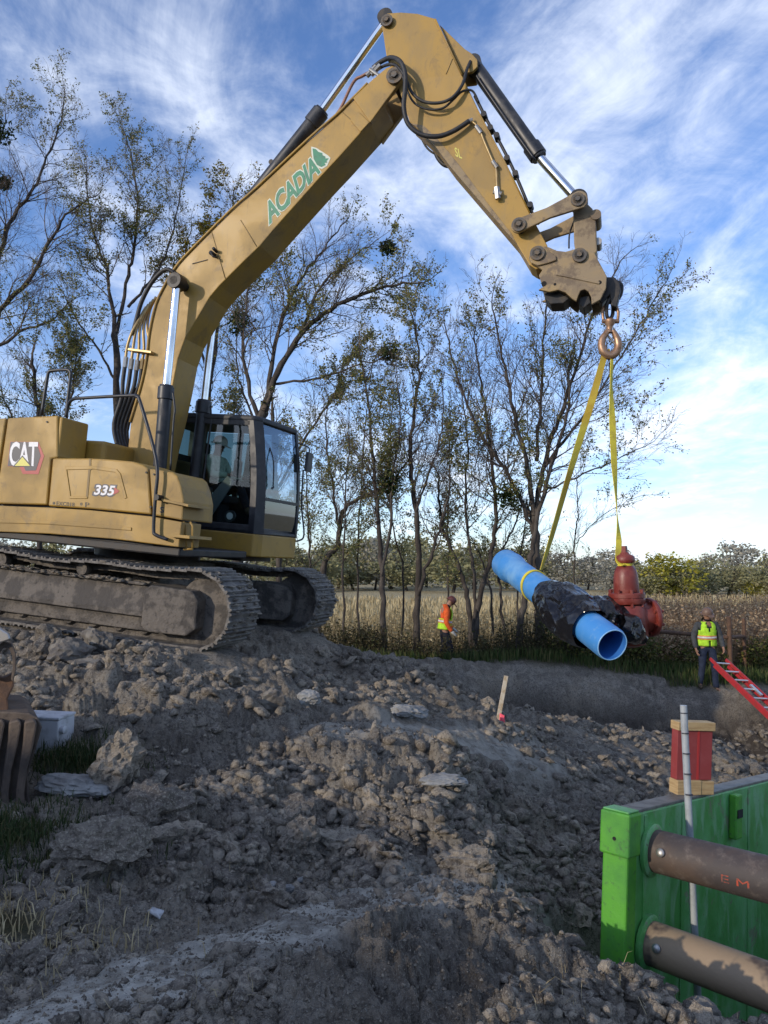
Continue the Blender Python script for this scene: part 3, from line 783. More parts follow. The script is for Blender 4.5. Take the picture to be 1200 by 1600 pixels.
# engine side door, the housing and the counterweight behind it
door_ = plate('side_door', [(12, 653), (90, 649), (90, 715), (79, 717), (73, 789), (0, 787), (-8, 787)], y_s, -1.02, 'yellow', exc, 0.02)
plate('rear_door', [(9, 653), (-140, 664), (-150, 780), (-11, 786)], y_s, -1.02, 'yellow', exc, 0.02)
p0 = EL(92, 649, y_s); p1 = EL(80, 716, y_s); pb = EL(74, 789, y_s)
hx = p0.x
lbox('engine_housing', -1.9, hx - .012, -1.02, -0.90, pb.z, p0.z - .01, 'yellow', exc, 0.02)
lbox('housing_front', hx - .010, hx + .045, y_s + .02, -0.93, p1.z - .04, p0.z - .015, 'yellow', exc, 0.02)
lbox('hood', -2.1, hx + .30, -0.90, 1.35, 1.75, p0.z - .22, 'yellow', exc, 0.05, 3)
lbox('hood_step', hx - .1, hx + .62, -0.88, -0.36, 1.75, p1.z + .03, 'yellow', exc, 0.02)
cw = MB()
arc_pts = [(-2.05, -1.42)] + [(-2.05 - .62 * math.sin(a), -1.42 * math.cos(a)) for a in np.linspace(0.12, math.pi - 0.12, 12)] + [(-2.05, 1.42)]
cw.prism([(x, y, 1.05) for x, y in arc_pts], [(x, y, p0.z - .05) for x, y in arc_pts])
cw.obj('counterweight', 'yellow', exc, bevel=0.05, seg=3)
# tank box with its recessed door panel
tank = plate('tank_box', [(82, 716), (140, 716), (175, 718), (207, 721), (224, 727), (231, 732), (236, 804), (140, 795), (75, 791), (77, 770)], y_s, -0.75, 'yellow', exc, 0.02)
plate('tank_front', [(233, 732), (247, 734), (270, 738), (277, 744), (283, 760), (287, 782), (285, 813), (238, 805)], y_s, -0.75, 'yellow', exc, 0.02)
plate('door_emboss', [(102, 729), (145, 728), (182, 733), (188, 740), (198, 778), (194, 779), (184, 743), (180, 738), (146, 733), (104, 734), (110, 775), (136, 776), (136, 779), (108, 779)], y_s - 0.010, y_s + .02, 'yellow', tank, 0.004)
plate('door_seam', [(139, 717), (142, 717), (142, 728), (148, 730), (141, 735), (137, 778), (134, 778), (138, 733), (139, 729)], y_s - 0.005, y_s + .02, 'weld', tank, 0.0)
for bx_, by_ in ((228, 738), (240, 741), (235, 792), (73, 659)):
    autosmooth(pinx('bolt', bx_, by_, y_s - .012, y_s + .01, .012, 'black_steel', tank, collar=False))
# steps and brackets at the front corner
plate('step', [(252, 779), (294, 788), (294, 792), (252, 783)], y_s - .06, -1.0, 'yellow', exc, 0.004)
plate('step', [(266, 834), (296, 837), (296, 842), (266, 839)], y_s - .06, -1.0, 'yellow', exc, 0.004)
st = MB()
for x0 in (287, 297):
    st.tube([EL(x0, 815, -1.35), EL(x0 + 4, 822, -1.35), EL(x0 + 4, 856, -1.35)], .014, n=8, smooth=False)
st.tube([EL(287, 858, -1.35), EL(301, 858, -1.35)], .014, n=8, smooth=False)
st.obj('step_frame', 'yellow', exc, smooth=True)
# handrails
hose('handrail', [(65, 649), (74, 590), (77, 581), (83, 579), (105, 578), (110, 582), (110, 590), (103, 650)], -1.30, .021, 'black_paint', res=4)
hose('handrail', [(103, 652), (107, 632), (114, 624), (130, 622), (205, 618), (214, 620), (219, 628), (240, 700), (246, 738), (243, 775), (240, 826), (244, 836), (262, 843)], [-1.30, -1.32, -1.36, -1.4, -1.46, -1.48, -1.49, -1.52, -1.53, -1.53, -1.53, -1.53, -1.5], .021, 'black_paint', res=4)
for cx_, cy_ in ((244, 777),):
    pinx('rail_clamp', cx_, cy_, -1.56, -1.44, .035, 'black_steel', collar=False)
lbox('inner_frame', -2.2, EL(236, 850, y_s).x - .03, -1.36, -0.45, 1.11, 1.72, 'black_steel', exc, 0.0)
# --- lettering and emblems printed on the side
def print_poly(name, pts, y, mat, parent):
    a = [EL(px, py, y) for px, py in pts]
    return mk(name, a, [tuple(range(len(a)))], mat, parent)
def print_text(name, body, o, ue, ve, y, mat, parent, offset=0.0, shear=0.0, fit=None, dy=0.0, spacing=1.0):
    """o = pixel of the lower left corner, ue = pixel offset over the text's width, ve = pixel offset over its cap height"""
    v, f = text_mesh(body, 1.0, offset, shear, spacing)
    ref, _ = text_mesh(body, 1.0, 0.0, shear, spacing) if fit is None else (fit, None)
    xs = [p[0] for p in ref]; ys = [p[1] for p in ref]
    x0, x1, yb, yt = min(xs), max(xs), min(ys), max(ys)
    vv = []
    for a, b_ in v:
        s = (a - x0) / (x1 - x0); t = (b_ - yb) / (yt - yb)
        vv.append(EL(o[0] + ue[0] * s + ve[0] * t, o[1] + ue[1] * s + ve[1] * t, y))
    return mk(name, vv, f, mat, parent), ref
zz = lambda pts: [(x / 4.0, 640 + y / 4.0) for x, y in pts]
e = y_s - .003
logo = print_poly('emblem', zz([(64, 200), (240, 202), (276, 290), (240, 404), (142, 402), (122, 358), (46, 354), (50, 330)]), e, 'red_print', door_)
print_poly('emblem_field', zz([(66, 202), (228, 204), (254, 288), (224, 380), (160, 382), (148, 354), (48, 352), (52, 325)]), e - .002, 'dark_print', logo)
_, ref = print_text('lettering', 'CAT', (60 / 4, 640 + 350 / 4), (172 / 4, 0), (4 / 4, -144 / 4), e - .004, 'white_print', logo, offset=0.025, shear=0.04, spacing=0.92)
print_poly('emblem_triangle', zz([(80, 356), (140, 286), (200, 356)]), e - .006, 'dark_print', logo)
print_poly('emblem_triangle', zz([(92, 352), (140, 296), (188, 352)]), e - .008, 'yellow_print', logo)
print_text('lettering', '335', (145.5, 773.5), (33, 1.5), (2.5, -16), e, 'dark_print', tank, offset=0.085, shear=0.12)
print_text('lettering', '335', (147, 772.5), (30, 1.5), (2.5, -14.5), e - .002, 'white_print', tank, offset=0.03, shear=0.12)
print_poly('chevron', zz([(712, 480), (735, 500), (745, 508), (735, 520), (705, 532), (715, 508)]), e - .001, 'red_print', tank)
print_text('lettering', 'EXC018', (88, 789.5), (28, 2), (0.5, -6), e, 'faded_print', tank, offset=0.02)
print_text('lettering', 'P', (133, 792), (6, .4), (0.3, -7), e, 'faded_print', tank, offset=0.02)
for dx_, dy_ in ((84, 786), (127, 787.5)):
    pinx('dot_mark', dx_, dy_, e, y_s + .01, .018, 'faded_print', tank, collar=False)
print_text('lettering', 'S', (250, 801), (6, 0), (0, -9), e, 'dark_print', tank, offset=0.02)

# --- boom
by0, by1 = -0.26, 0.26
boom_pts = [(200, 700), (204, 662), (209, 640), (222, 600), (229, 560), (233, 520), (243, 478), (257, 448), (274, 420), (297, 394), (360, 331), (400, 296), (480, 221), (525, 182), (547, 160), (577, 131),
            (586, 124), (598, 150), (599, 163), (577, 192), (529, 246), (500, 277), (426, 360), (406, 384), (384, 405), (362, 427), (343, 446), (327, 465), (308, 497), (289, 529), (278, 560), (270, 602), (260, 649), (248, 697), (238, 745), (215, 748)]
boom = plate('boom', boom_pts, by0, by1, 'yellow', exc, 0.012)
for ya, yb_ in ((-0.285, -0.215), (0.215, 0.285)):
    a = [EL(px, py, -0.27) for px, py in [(552, 154), (577, 130), (604, 107), (612, 104), (620, 104.5), (627, 109), (630, 117), (628, 125), (621, 135), (600, 163), (579, 192)]]
    MB().prism([Vector((p.x, ya, p.z)) for p in a], [Vector((p.x, yb_, p.z)) for p in a]).obj('boom_ear', 'yellow', boom, bevel=0.01)
pinx('pin', 616, 117, -0.34, 0.34, .075, 'pin_steel', boom)
flange = [(204, 660), (222, 598), (230, 556), (234, 520), (244, 476), (258, 446), (275, 418), (298, 392), (361, 329), (401, 294), (481, 219), (526, 180), (548, 158), (575, 131)]
for yy, nm in ((by0 - .012, 'flange'), (by1 + .012, 'flange')):
    pts_ = [EL(px, py, by0) for px, py in flange]
    MB().tube([Vector((p.x, yy, p.z)) for p in pts_], .018, n=6, res=3).obj(nm, 'yellow', boom, smooth=True)
for a_, b_ in (((376, 344), (401, 385)), ((536, 176), (566, 203)), ((402, 297), (424, 362)) if False else ((330, 360), (352, 435))):
    MB().tube([EL(*a_, by0 - .001), EL(*b_, by0 - .001)], .007, n=6, smooth=False).obj('weld_seam', 'weld', boom, smooth=True)
plate('gusset', [(547, 187), (560, 174), (577, 191), (563, 206)], by0 - .03, by0 + .02, 'yellow', boom, 0.006)
br = MB()
c_ = EL(335, 399, by0)
br.cyl((c_.x, by0 - .10, c_.z), (c_.x, by0, c_.z), .03, n=12); br.cyl((c_.x + .03, by0 - .09, c_.z + .06), (c_.x + .03, by0, c_.z + .05), .022, n=12)
br.tube([(c_.x, by0 - .09, c_.z), (c_.x + .05, by0 - .11, c_.z - .06), (c_.x + .08, by0 - .05, c_.z - .05)], .012, n=8)
br.obj('bracket', 'black_steel', boom, smooth=True)
plate('grease_line', [(300, 411.5), (324, 405), (324, 405.8), (300, 412.3)], by0 - .012, by0 + .005, 'black_steel', boom, 0)
# company lettering on the boom
O_, UE, VE = (421.5, 349), (78, -80), (-9.5, -26)
print_text('lettering_edge', 'ACADIA', O_, UE, VE, by0 - .003, 'pale_print', boom, offset=0.075, shear=0.1, spacing=0.95)
lt, _ = print_text('lettering', 'ACADIA', O_, UE, VE, by0 - .006, 'green_print', boom, offset=0.035, shear=0.1, spacing=0.95)
dz = lambda pts, k=0: [(400 + x / 9.23 + 0, 210 + y / 9.23) for x, y in pts]
print_poly('tree_mark', dz([(795, 175), (870, 195), (965, 255), (1040, 305), (1075, 340), (1050, 400), (1025, 455), (950, 500), (870, 470), (815, 370), (800, 280)]), by0 - .0035, 'pale_print', boom)
print_poly('tree_mark', dz([(815, 200), (862, 212), (900, 252), (955, 268), (960, 300), (1000, 318), (1000, 345), (1050, 345), (1015, 385), (1030, 405), (985, 410), (1005, 440), (940, 470), (880, 440), (830, 350)]), by0 - .0065, 'green_print', boom)

# --- stick
SW = []
up_ = [(618, 124), (604, 90), (597, 42), (598, 28), (605, 20.5), (626, 19), (652, 21), (680, 29), (722, 118)]
lo_ = [(748, 173), (787, 250), (828, 333), (855, 383), (857, 400), (850, 414), (838, 421), (827, 414), (807, 380), (705, 261), (680, 227), (650, 199), (640, 190)]
vu, vl = 0.215, 0.175
NU, NL = len(up_), len(lo_)
near = [EL(px, py, -vu) for px, py in up_] + [EL(px, py, -vl) for px, py in lo_]
far = [Vector((p.x, -p.y, p.z)) for p in near]
N_ = NU + NL
faces = [tuple(range(NU)), (NU - 1, NU, N_ - 1, 0), tuple(range(NU, N_))]
faces += [tuple(i + N_ for i in reversed(f)) for f in faces[:3]]
faces += [(i, N_ + i, N_ + (i + 1) % N_, (i + 1) % N_) for i in range(N_)]
faces = [tuple(reversed(f)) for f in faces]
stick = mk('stick', near + far, faces, 'yellow', exc, bevel=0.010)
MB().tube([EL(680, 30, -vu - .004), EL(722, 117, -vu - .004)], .012, n=6, smooth=False).obj('edge_strip', 'yellow', stick, smooth=True)
MB().tube([EL(745, 170, -vl - .004), EL(787, 250, -vl - .004), EL(828, 333, -vl - .004)], .010, n=6, smooth=False).obj('edge_strip', 'yellow', stick, smooth=True)
plate('lower_band', [(641, 192), (652, 199), (680, 228), (705, 262), (807, 381), (800, 366), (757, 311), (716, 256), (690, 224), (662, 196)], -vl - .006, -vl + .02, 'yellow_worn', stick, 0.003)
MB().tube([EL(707, 92, -vu - .002), EL(697, 116, -vu - .002)], .006, n=6, smooth=False).obj('weld_seam', 'weld', stick, smooth=True)
pinx('pin', 604, 31, -0.27, 0.27, .055, 'pin_steel', stick)
for ya in (-0.15, 0.10):
    a = [EL(px, py, -0.1) for px, py in [(688, 42), (727, 80), (738, 87), (747, 97), (747, 108), (739, 116), (724, 118)]]
    MB().prism([Vector((p.x, ya, p.z)) for p in a], [Vector((p.x, ya + .05, p.z)) for p in a]).obj('cylinder_lug', 'yellow', stick, bevel=0.008)
print_text('lettering', 'SL', (712, 244), (10, 4), (-2, -14), -vl - .003, 'yellow_print', stick, offset=0.01)
# --- cylinders
def cylinder(name, p0, p1, pr, p2, r, rr, collar, mat='black_paint', parent=exc, rod_mat='chrome', eye=True):
    """barrel p0 -> p1, rod p1 -> p2"""
    p0, p1, p2 = Vector(p0), Vector(p1), Vector(p2); d = (p1 - p0).normalized()
    m = MB()
    L = (p1 - p0).length
    m.revolve(p0, d, [(0, r * .6), (0, r * .92), (.03, r), (L - collar, r), (L - collar + .01, r * 1.22), (L - .03, r * 1.22), (L - .02, r * 1.05), (L, r * 1.0), (L, rr * 1.05)], n=28)
    if eye: m.cyl(p0 + Vector((0, -.10, 0)), p0 + Vector((0, .10, 0)), r * 1.1, n=24)
    o = m.obj(name, mat, parent); autosmooth(o, 35)
    ro = MB().cyl(p1 - d * .05, p2, rr, n=24)
    ro.obj('rod', rod_mat, o, smooth=False); autosmooth(bpy.data.objects[o.children[-1].name])
    re = MB().cyl(p2 + Vector((0, -.09, 0)), p2 + Vector((0, .09, 0)), rr * 1.9, n=24)
    autosmooth(re.obj('rod_eye', 'black_steel', o))
    return o
yb = -0.46
near_cyl = cylinder('boom_cylinder', EL(246, 775, yb), EL(260, 602, yb), None, EL(277, 441, yb), .088, .055, .20)
hose('cylinder_pipe', [(270, 612), (273, 640), (271, 660), (266, 735)], yb - .05, .014, 'black_paint', near_cyl)
far_cyl = cylinder('boom_cylinder', EL(295, 835, -yb), EL(319, 625, -yb), None, EL(337, 460, -yb), .092, .055, .20)
hose('cylinder_pipe', [(329, 634), (330, 660), (327, 680), (309, 815)], -yb - .05, .014, 'black_paint', far_cyl)
MB().cyl((EL(277, 441, yb).x, yb - .09, EL(277, 441, yb).z), (EL(277, 441, yb).x, -yb + .09, EL(277, 441, yb).z), .06, n=20).obj('cylinder_pin', 'black_steel', exc, smooth=False)
cylinder('stick_cylinder', EL(372, 338, 0.0), EL(504, 172, 0.0), None, EL(604, 31, 0.0), .098, .055, .24, rod_mat='chrome')
pinx('cylinder_cap', 427, 257, -.08, .03, .035, 'black_steel', collar=False, yp=0.0)
bc = cylinder('bucket_cylinder', EL(741, 103, 0.0), EL(843, 247, 0.0), None, EL(904, 314, 0.0), .093, .058, .20)
hose('cylinder_pipe', [(745, 118), (752, 130), (800, 200), (836, 250)], -.13, .014, 'black_paint', bc)
# --- bucket linkage and coupler
def capsule(c0, c1, r0, r1, waist, n=9):
    c0, c1 = Vector(c0), Vector(c1); d = (c1 - c0); L = d.length; d /= L
    u = Vector((-d.z, 0, d.x)); out = []
    for i in range(n):
        a = math.pi * 0.62 + (2 * math.pi - 1.24 * math.pi) * i / (n - 1)
        out.append(c0 + (d * math.cos(a) + u * math.sin(a)) * r0)
    out.append(c0 + d * L * .5 - u * waist)
    for i in range(n):
        a = -math.pi * 0.40 + 0.80 * math.pi * i / (n - 1)
        out.append(c1 + (d * math.cos(a) + u * math.sin(a)) * r1)
    out.append(c0 + d * L * .5 + u * waist)
    return out
l0, l1 = EL(811, 352, -.30), EL(903, 313, -.30)
for ya, yb_ in ((-.31, -.265), (.265, .31)):
    pts_ = capsule(l0, l1, .095, .115, .068)
    MB().prism([Vector((p.x, ya, p.z)) for p in pts_], [Vector((p.x, yb_, p.z)) for p in pts_]).obj('idler_link', 'yellow_worn', exc, bevel=0.010)
pinx('pin', 811, 352, -.335, .335, .058, 'pin_steel', yp=-.30)
pinx('pin', 903, 313, -.335, .335, .055, 'pin_steel', yp=-.30)
plink = plate('power_link', [(895, 318), (903, 311), (914, 314), (926, 326), (931, 345), (933, 392), (925, 404), (900, 402), (897, 380)], -.15, .15, 'yellow_worn', exc, 0.015)
pinx('boss', 931, 336, -.17, .17, .062, 'yellow_worn', plink, collar=False, yp=-.15)
pinx('boss', 934, 374, -.10, .10, .045, 'steel', plink, collar=False, yp=-.15)
q = lambda pts: [(740 + x / 4.0, 280 + y / 4.0) for x, y in pts]
cpts = q([(345, 492), (352, 450), (378, 424), (415, 413), (470, 424), (520, 446), (575, 452), (618, 440), (655, 428), (705, 432), (752, 452), (770, 490), (800, 545), (832, 605), (828, 680), (792, 752), (738, 782), (735, 735), (718, 702), (695, 688), (668, 696), (655, 725), (642, 762), (615, 745), (575, 708), (530, 692), (475, 704), (405, 690), (440, 668), (420, 640), (408, 600), (430, 566), (398, 545), (362, 528)])
coup = None
for ya, yb_ in ((-.235, -.185), (.185, .235)):
    a = [EL(px, py, -.235) for px, py in cpts]
    o = MB().prism([Vector((p.x, ya, p.z)) for p in a], [Vector((p.x, yb_, p.z)) for p in a]).obj('coupler_plate', 'yellow_worn', exc, bevel=0.008)
    coup = coup or o
plate('coupler_body', q([(440, 560), (520, 500), (760, 500), (820, 610), (812, 680), (770, 720), (700, 660), (640, 660), (560, 660), (470, 650), (440, 620)]), -.185, .185, 'yellow_worn', exc, 0.01)
plate('coupler_jaw', q([(430, 690), (520, 690), (600, 745), (560, 775), (480, 780), (445, 745)]), -.12, .18, 'black_steel', exc, 0.01)
plate('coupler_jaw', q([(660, 740), (720, 720), (735, 770), (690, 806), (655, 780)]), -.12, .18, 'black_steel', exc, 0.01)
plate('coupler_boss', q([(345, 492), (356, 448), (400, 420), (450, 432), (515, 480), (518, 505), (470, 522), (400, 540), (362, 522)]), -.262, -.232, 'yellow_worn', coup, 0.008)
pinx('pin', 840, 397, -.29, .29, .060, 'pin_steel', yp=-.25)
pinx('pin', 905.5, 399, -.27, .27, .058, 'pin_steel', yp=-.25)
for hx_, hy_, hr in ((850, 443, .030), (867, 444, .016), (937, 441, .022)):
    pinx('bore', hx_, hy_, -.239, -.20, hr, 'dark_void', coup, collar=False)
plate('coupler_rib', q([(520, 560), (560, 590), (790, 640), (785, 655), (556, 606), (516, 600)]), -.25, -.23, 'yellow_worn', coup, 0.005)
plate('guide_block', q([(820, 610), (880, 610), (915, 650), (920, 690), (895, 800), (860, 790), (850, 720), (800, 780), (785, 755), (828, 690)]), -.09, .09, 'black_steel', exc, 0.012)
# --- hoses and hard lines on boom and stick
hose('hydraulic_hose', [(583, 106), (596, 96), (612, 90), (626, 97), (633, 115), (633, 140), (631, 168), (638, 194), (658, 210), (685, 213), (710, 204), (733, 189)], [-.15, -.2, -.3, -.40, -.42, -.42, -.40, -.36, -.32, -.29, -.26, -.24], .030)
hose('hydraulic_hose', [(586, 112), (600, 103), (616, 101), (628, 112), (636, 128), (644, 145), (660, 158), (684, 161), (706, 153), (722, 133), (729, 110), (735, 96)], [-.12, -.2, -.3, -.37, -.36, -.33, -.31, -.30, -.29, -.27, -.22, -.15], .020)
hose('hydraulic_hose', [(629, 118), (638, 146), (650, 163), (670, 171), (692, 169), (708, 156), (722, 143), (738, 142), (748, 160)], [-.35, -.32, -.29, -.27, -.26, -.25, -.24, -.2, -.15], .014)
hose('hydraulic_hose', [(651, 190), (657, 212), (668, 232), (684, 242), (700, 240)], .28, .014)
hose('hydraulic_hose', [(678, 222), (682, 242), (692, 256), (704, 259), (716, 252)], .28, .030)
hose('hydraulic_hose', [(742, 150), (756, 178), (762, 190), (775, 212), (790, 240), (802, 265), (815, 295), (829, 328), (842, 350)], -.12, .020)
for cx_, cy_ in ((757, 182), (767, 203), (777, 215), (793, 250), (806, 274), (829, 323)):
    pinx('hose_clamp', cx_, cy_, -.19, -.06, .036, 'black_steel', collar=False, yp=-.12)
for k, yy in enumerate((-.20, -.13)):
    hose('hard_line', [(506, 203), (522, 184), (533, 168), (547, 138), (556, 124), (566, 119), (585, 108)], yy, .020, 'copper_line', res=4)
fit = MB()
for (a_, b_) in (((573, 119), (588, 104)), ((580, 117), (594, 102))):
    fit.cyl(EL(*a_, -.2), EL(*b_, -.2), .034, n=8)
fit.cyl(EL(584, 124, -.2), EL(585, 138, -.2), .02, n=8); fit.cyl(EL(578, 108, -.24), EL(592, 118, -.24), .022, n=8)
fit.obj('hose_fitting', 'steel', exc)
hose('hard_line', [(738, 190), (748, 200), (757, 222), (770, 252), (775, 262), (776, 280), (777, 298)], -.215, .013, 'gold_tube', res=3)
for (a_, b_) in (((731, 190), (739, 187)), ((744, 197), (752, 208)), ((770, 252), (777, 262))):
    MB().cyl(EL(*a_, -.215), EL(*b_, -.215), .026, n=8).obj('hose_fitting', 'steel', exc)
vb = MB().cyl(EL(776, 293, -.23), EL(778, 311, -.23), .036, n=6).cyl(EL(771, 300, -.23), EL(784, 303, -.23), .026, n=8); vb.obj('shutoff_valve', 'steel', exc)
hose('hydraulic_hose', [(893, 325), (898, 340), (890, 365), (889, 388)], -.05, .010)
# lines and hoses at the boom foot
st_ = [(196, 566), (205, 569), (214, 571), (222, 569), (231, 564)]
for k, (sx, sy) in enumerate(st_):
    yy = -.34 + .035 * k
    hose('hydraulic_hose', [(sx, sy), (sx - 4, sy + 30), (190 + k * 6, 622 + k), (178 + k * 5, 662 + k * 3), (183 + k * 6, 695 + k * 4), (196 + k * 6, 722 + k * 2)], yy, .028, res=4)
    hose('hard_line', [(sx, sy - 4), (sx + 3, sy - 25), (206 + k * 6, 520 - k * 2), (214 + k * 5, 505 - k * 5), (228 + k * 4, 480 - k * 4)], [yy, yy, yy, yy + .03, -.2], .020, 'gold_tube', res=4)
    MB().cyl(EL(sx + 1, sy - 8, yy), EL(sx - 1, sy + 8, yy), .034, n=8).obj('hose_fitting', 'steel' if k < 3 else 'gold_tube', exc)
plate('line_clamp', [(197, 543), (236, 548), (236, 552), (197, 547)], -.345, -.20, 'gold_tube', exc, 0.006)
hose('hydraulic_hose', [(207, 524), (213, 500), (221, 472), (236, 443), (252, 425), (262, 421), (272, 426)], [-.30, -.3, -.3, -.3, -.3, -.3, -.28], .030)
hose('hydraulic_hose', [(272, 426), (282, 432), (286, 442)], [-.28, -.33, -.36], .022)
hose('wire_harness', [(222, 575), (214, 640), (206, 690), (216, 728)], -.22, .010)
# --- cab
zt = EL(396, 650, .40).z; zb = EL(396, 834, .40).z; zbb = EL(393, 870, .40).z
yR, yL = 0.40, 1.55
xR_t, xR_b = EL(395, 655, yR).x, EL(396, 834, yR).x
xF_t, xF_b = EL(464, 682, yL).x, EL(463, 846, yL).x
xB = -0.45
xC_t, xC_b = EL(410, 660, .52).x, EL(411, 836, .52).x
CH = 0.52                                     # where the corner chamfer meets the windscreen
def cx(y, z):
    """front face of the cab at height z: chamfered corner, then the windscreen"""
    t = (z - zb) / (zt - zb)
    r = xR_b + (xR_t - xR_b) * t; f_ = xF_b + (xF_t - xF_b) * t; c_ = xC_b + (xC_t - xC_b) * t
    bow = 0.05 * math.sin(math.pi * min(1, max(0, t)))
    return (r + (c_ - r) * (y - yR) / (CH - yR) if y < CH else c_ + (f_ - c_) * (y - CH) / (yL - CH)) + bow
base = MB()
ring = lambda z: [(xB, yR, z), (cx(yR, zb), yR, z), (cx(CH, zb), CH, z), (cx(yL, zb), yL, z), (xB, yL, z)]
base.prism(ring(zbb), ring(zb))
cab_base = base.obj('cab_base', 'yellow', exc, bevel=0.02)
MB().prism([(xB + .1, yR + .1, zbb - .08), (1.2, yR + .1, zbb - .08), (1.2, yL - .1, zbb - .08), (xB + .1, yL - .1, zbb - .08)], [(xB + .1, yR + .1, zbb + .01), (1.2, yR + .1, zbb + .01), (1.2, yL - .1, zbb + .01), (xB + .1, yL - .1, zbb + .01)]).obj('cab_mount', 'black_steel', exc)
floor_ = MB().prism(ring(zb + .002), [(x - .004, y, z) for x, y, z in ring(zb + .05)])
cab = floor_.obj('cab', 'black_paint', exc, bevel=0.01)
roofp = lambda z, g: [(xB - g, yR - g, z), (cx(yR, zt) + g, yR - g, z), (cx(CH, zt) + g, CH, z), (cx(yL, zt) + g, yL + g, z), (xB - g, yL + g, z)]
MB().prism(roofp(zt - .07, 0.012), roofp(zt + .015, 0.0)).obj('roof', 'cab_plastic', cab, bevel=0.03, seg=3)
def pillar(y, w, d=.07, x=None, z0=zb, z1=zt - .06):
    m = MB(); n = 6
    for i in range(n):
        za = z0 + (z1 - z0) * i / n; zc_ = z0 + (z1 - z0) * (i + 1) / n
        fa = cx(y, za) if x is None else x; fb = cx(y, zc_) if x is None else x
        m.prism([(fa - d, y, za), (fa, y, za), (cx(y + w, za) if x is None else fa, y + w, za), ((cx(y + w, za) if x is None else fa) - d, y + w, za)],
                [(fb - d, y, zc_), (fb, y, zc_), (cx(y + w, zc_) if x is None else fb, y + w, zc_), ((cx(y + w, zc_) if x is None else fb) - d, y + w, zc_)])
    return m.obj('pillar', 'black_paint', cab)
pillar(yR, CH - yR, .09)
pillar(yL - .06, .06, .07)
pillar(yR, .07, .12, xB + .12); pillar(yL - .07, .07, .12, xB + .12)
pillar(yL - .05, .05, .08, .48)
# lower walls, dark
lbox('side_panel', xB, .30, yR, yR + .04, zb, zb + .50, 'cab_plastic', cab, 0.01)
lbox('side_sill', .30, cx(yR, zb) - .05, yR, yR + .04, zb, zb + .12, 'cab_plastic', cab, 0.01)
lbox('door_panel', xB, cx(yL, zb) - .06, yL - .04, yL, zb, zb + .55, 'cab_plastic', cab, 0.01)
lbox('rear_panel', xB, xB + .05, yR, yL, zb, zb + 1.15, 'cab_plastic', cab, 0.01)
lbox('roof_rail', xB, cx(yR, zt) - .03, yR, yR + .05, zt - .14, zt - .06, 'cab_plastic', cab, 0.01)
lbox('roof_lining', xB, 1.1, yR + .05, yL - .05, zt - .10, zt - .075, 'console_grey', cab, 0.0)
# panes
def pane(name, pts, mat='cab_glass'): return mk(name, pts, [tuple(range(len(pts)))], mat, cab)
pane('side_window', [(xB + .13, yR + .02, zb + .50), (.30, yR + .02, zb + .50), (.30, yR + .02, zb + .12), (cx(yR, zb + .12) - .08, yR + .02, zb + .12), (cx(yR, zt - .14) - .08, yR + .02, zt - .14), (xB + .13, yR + .02, zt - .14)])
pane('rear_window', [(xB + .03, yR + .07, zb + 1.15), (xB + .03, yL - .07, zb + 1.15), (xB + .03, yL - .07, zt - .08), (xB + .03, yR + .07, zt - .08)], 'tinted_glass')
pane('door_window', [(xB + .13, yL - .02, zb + .55), (1.15, yL - .02, zb + .55), (1.1, yL - .02, zt - .10), (xB + .13, yL - .02, zt - .10)], 'tinted_glass')
zs = EL(408, 779, CH).z
def front_pane(name, z0, z1):
    n = 6; v = []; f = []
    for i in range(n + 1):
        z = z0 + (z1 - z0) * i / n
        v += [(cx(CH, z) - .02, CH, z), (cx(yL, z) - .02, yL - .055, z)]
    f = [(2 * i, 2 * i + 1, 2 * i + 3, 2 * i + 2) for i in range(n)]
    return mk(name, v, f, 'windshield_glass', cab, smooth=True)
front_pane('windshield', zs + .02, zt - .09)
front_pane('lower_windshield', zb + .08, zs - .02)
mk('windshield_bar', [(cx(CH, zs) - .035, CH, zs - .022), (cx(yL, zs) - .035, yL - .05, zs - .022), (cx(yL, zs) - .035, yL - .05, zs + .022), (cx(CH, zs) - .035, CH, zs + .022),
                      (cx(CH, zs) - .005, CH, zs - .022), (cx(yL, zs) - .005, yL - .05, zs - .022), (cx(yL, zs) - .005, yL - .05, zs + .022), (cx(CH, zs) - .005, CH, zs + .022)],
   [(0, 3, 2, 1), (4, 5, 6, 7), (0, 1, 5, 4), (1, 2, 6, 5), (2, 3, 7, 6), (3, 0, 4, 7)], 'black_paint', cab)
lbox('front_sill', cx(CH, zb) - .06, cx(CH, zb) + .004, CH, yL, zb, zb + .085, 'black_paint', cab, 0.01)
wp = MB().tube([(cx(.66, zs) + .02, .66, zs + .18), (cx(.66, zs + .5) + .03, .67, zs + .55), (cx(.66, zt) + .03, .70, zt - .35)], .010, n=6)
wp.tube([(cx(.63, zs) + .02, .62, zs + .16), (cx(.63, zs) + .03, .66, zs + .18)], .016, n=6)
wp.obj('wiper', 'black_paint', cab, smooth=True)
mi = MB().box(xF_t + .16, xF_t + .21, yL + .03, yL + .22, zt - .62, zt - .32)
mi.tube([(xF_t + .02, yL, zt - .2), (xF_t + .18, yL + .08, zt - .25), (xF_t + .18, yL + .1, zt - .34)], .012, n=6)
mi.obj('mirror', 'black_paint', cab, bevel=0.02)
hr_ = MB().tube([(xF_t + .13, yL + .07, zt - .60), (xF_t + .16, yL + .07, zs), (xF_b + .09, yL + .06, zb + .06), (xF_b + .03, yL + .02, zb - .04), (xF_b - .05, yL + .01, zb - .05)], .014, n=8)
hr_.obj('grab_rail', 'black_paint', cab, smooth=True)
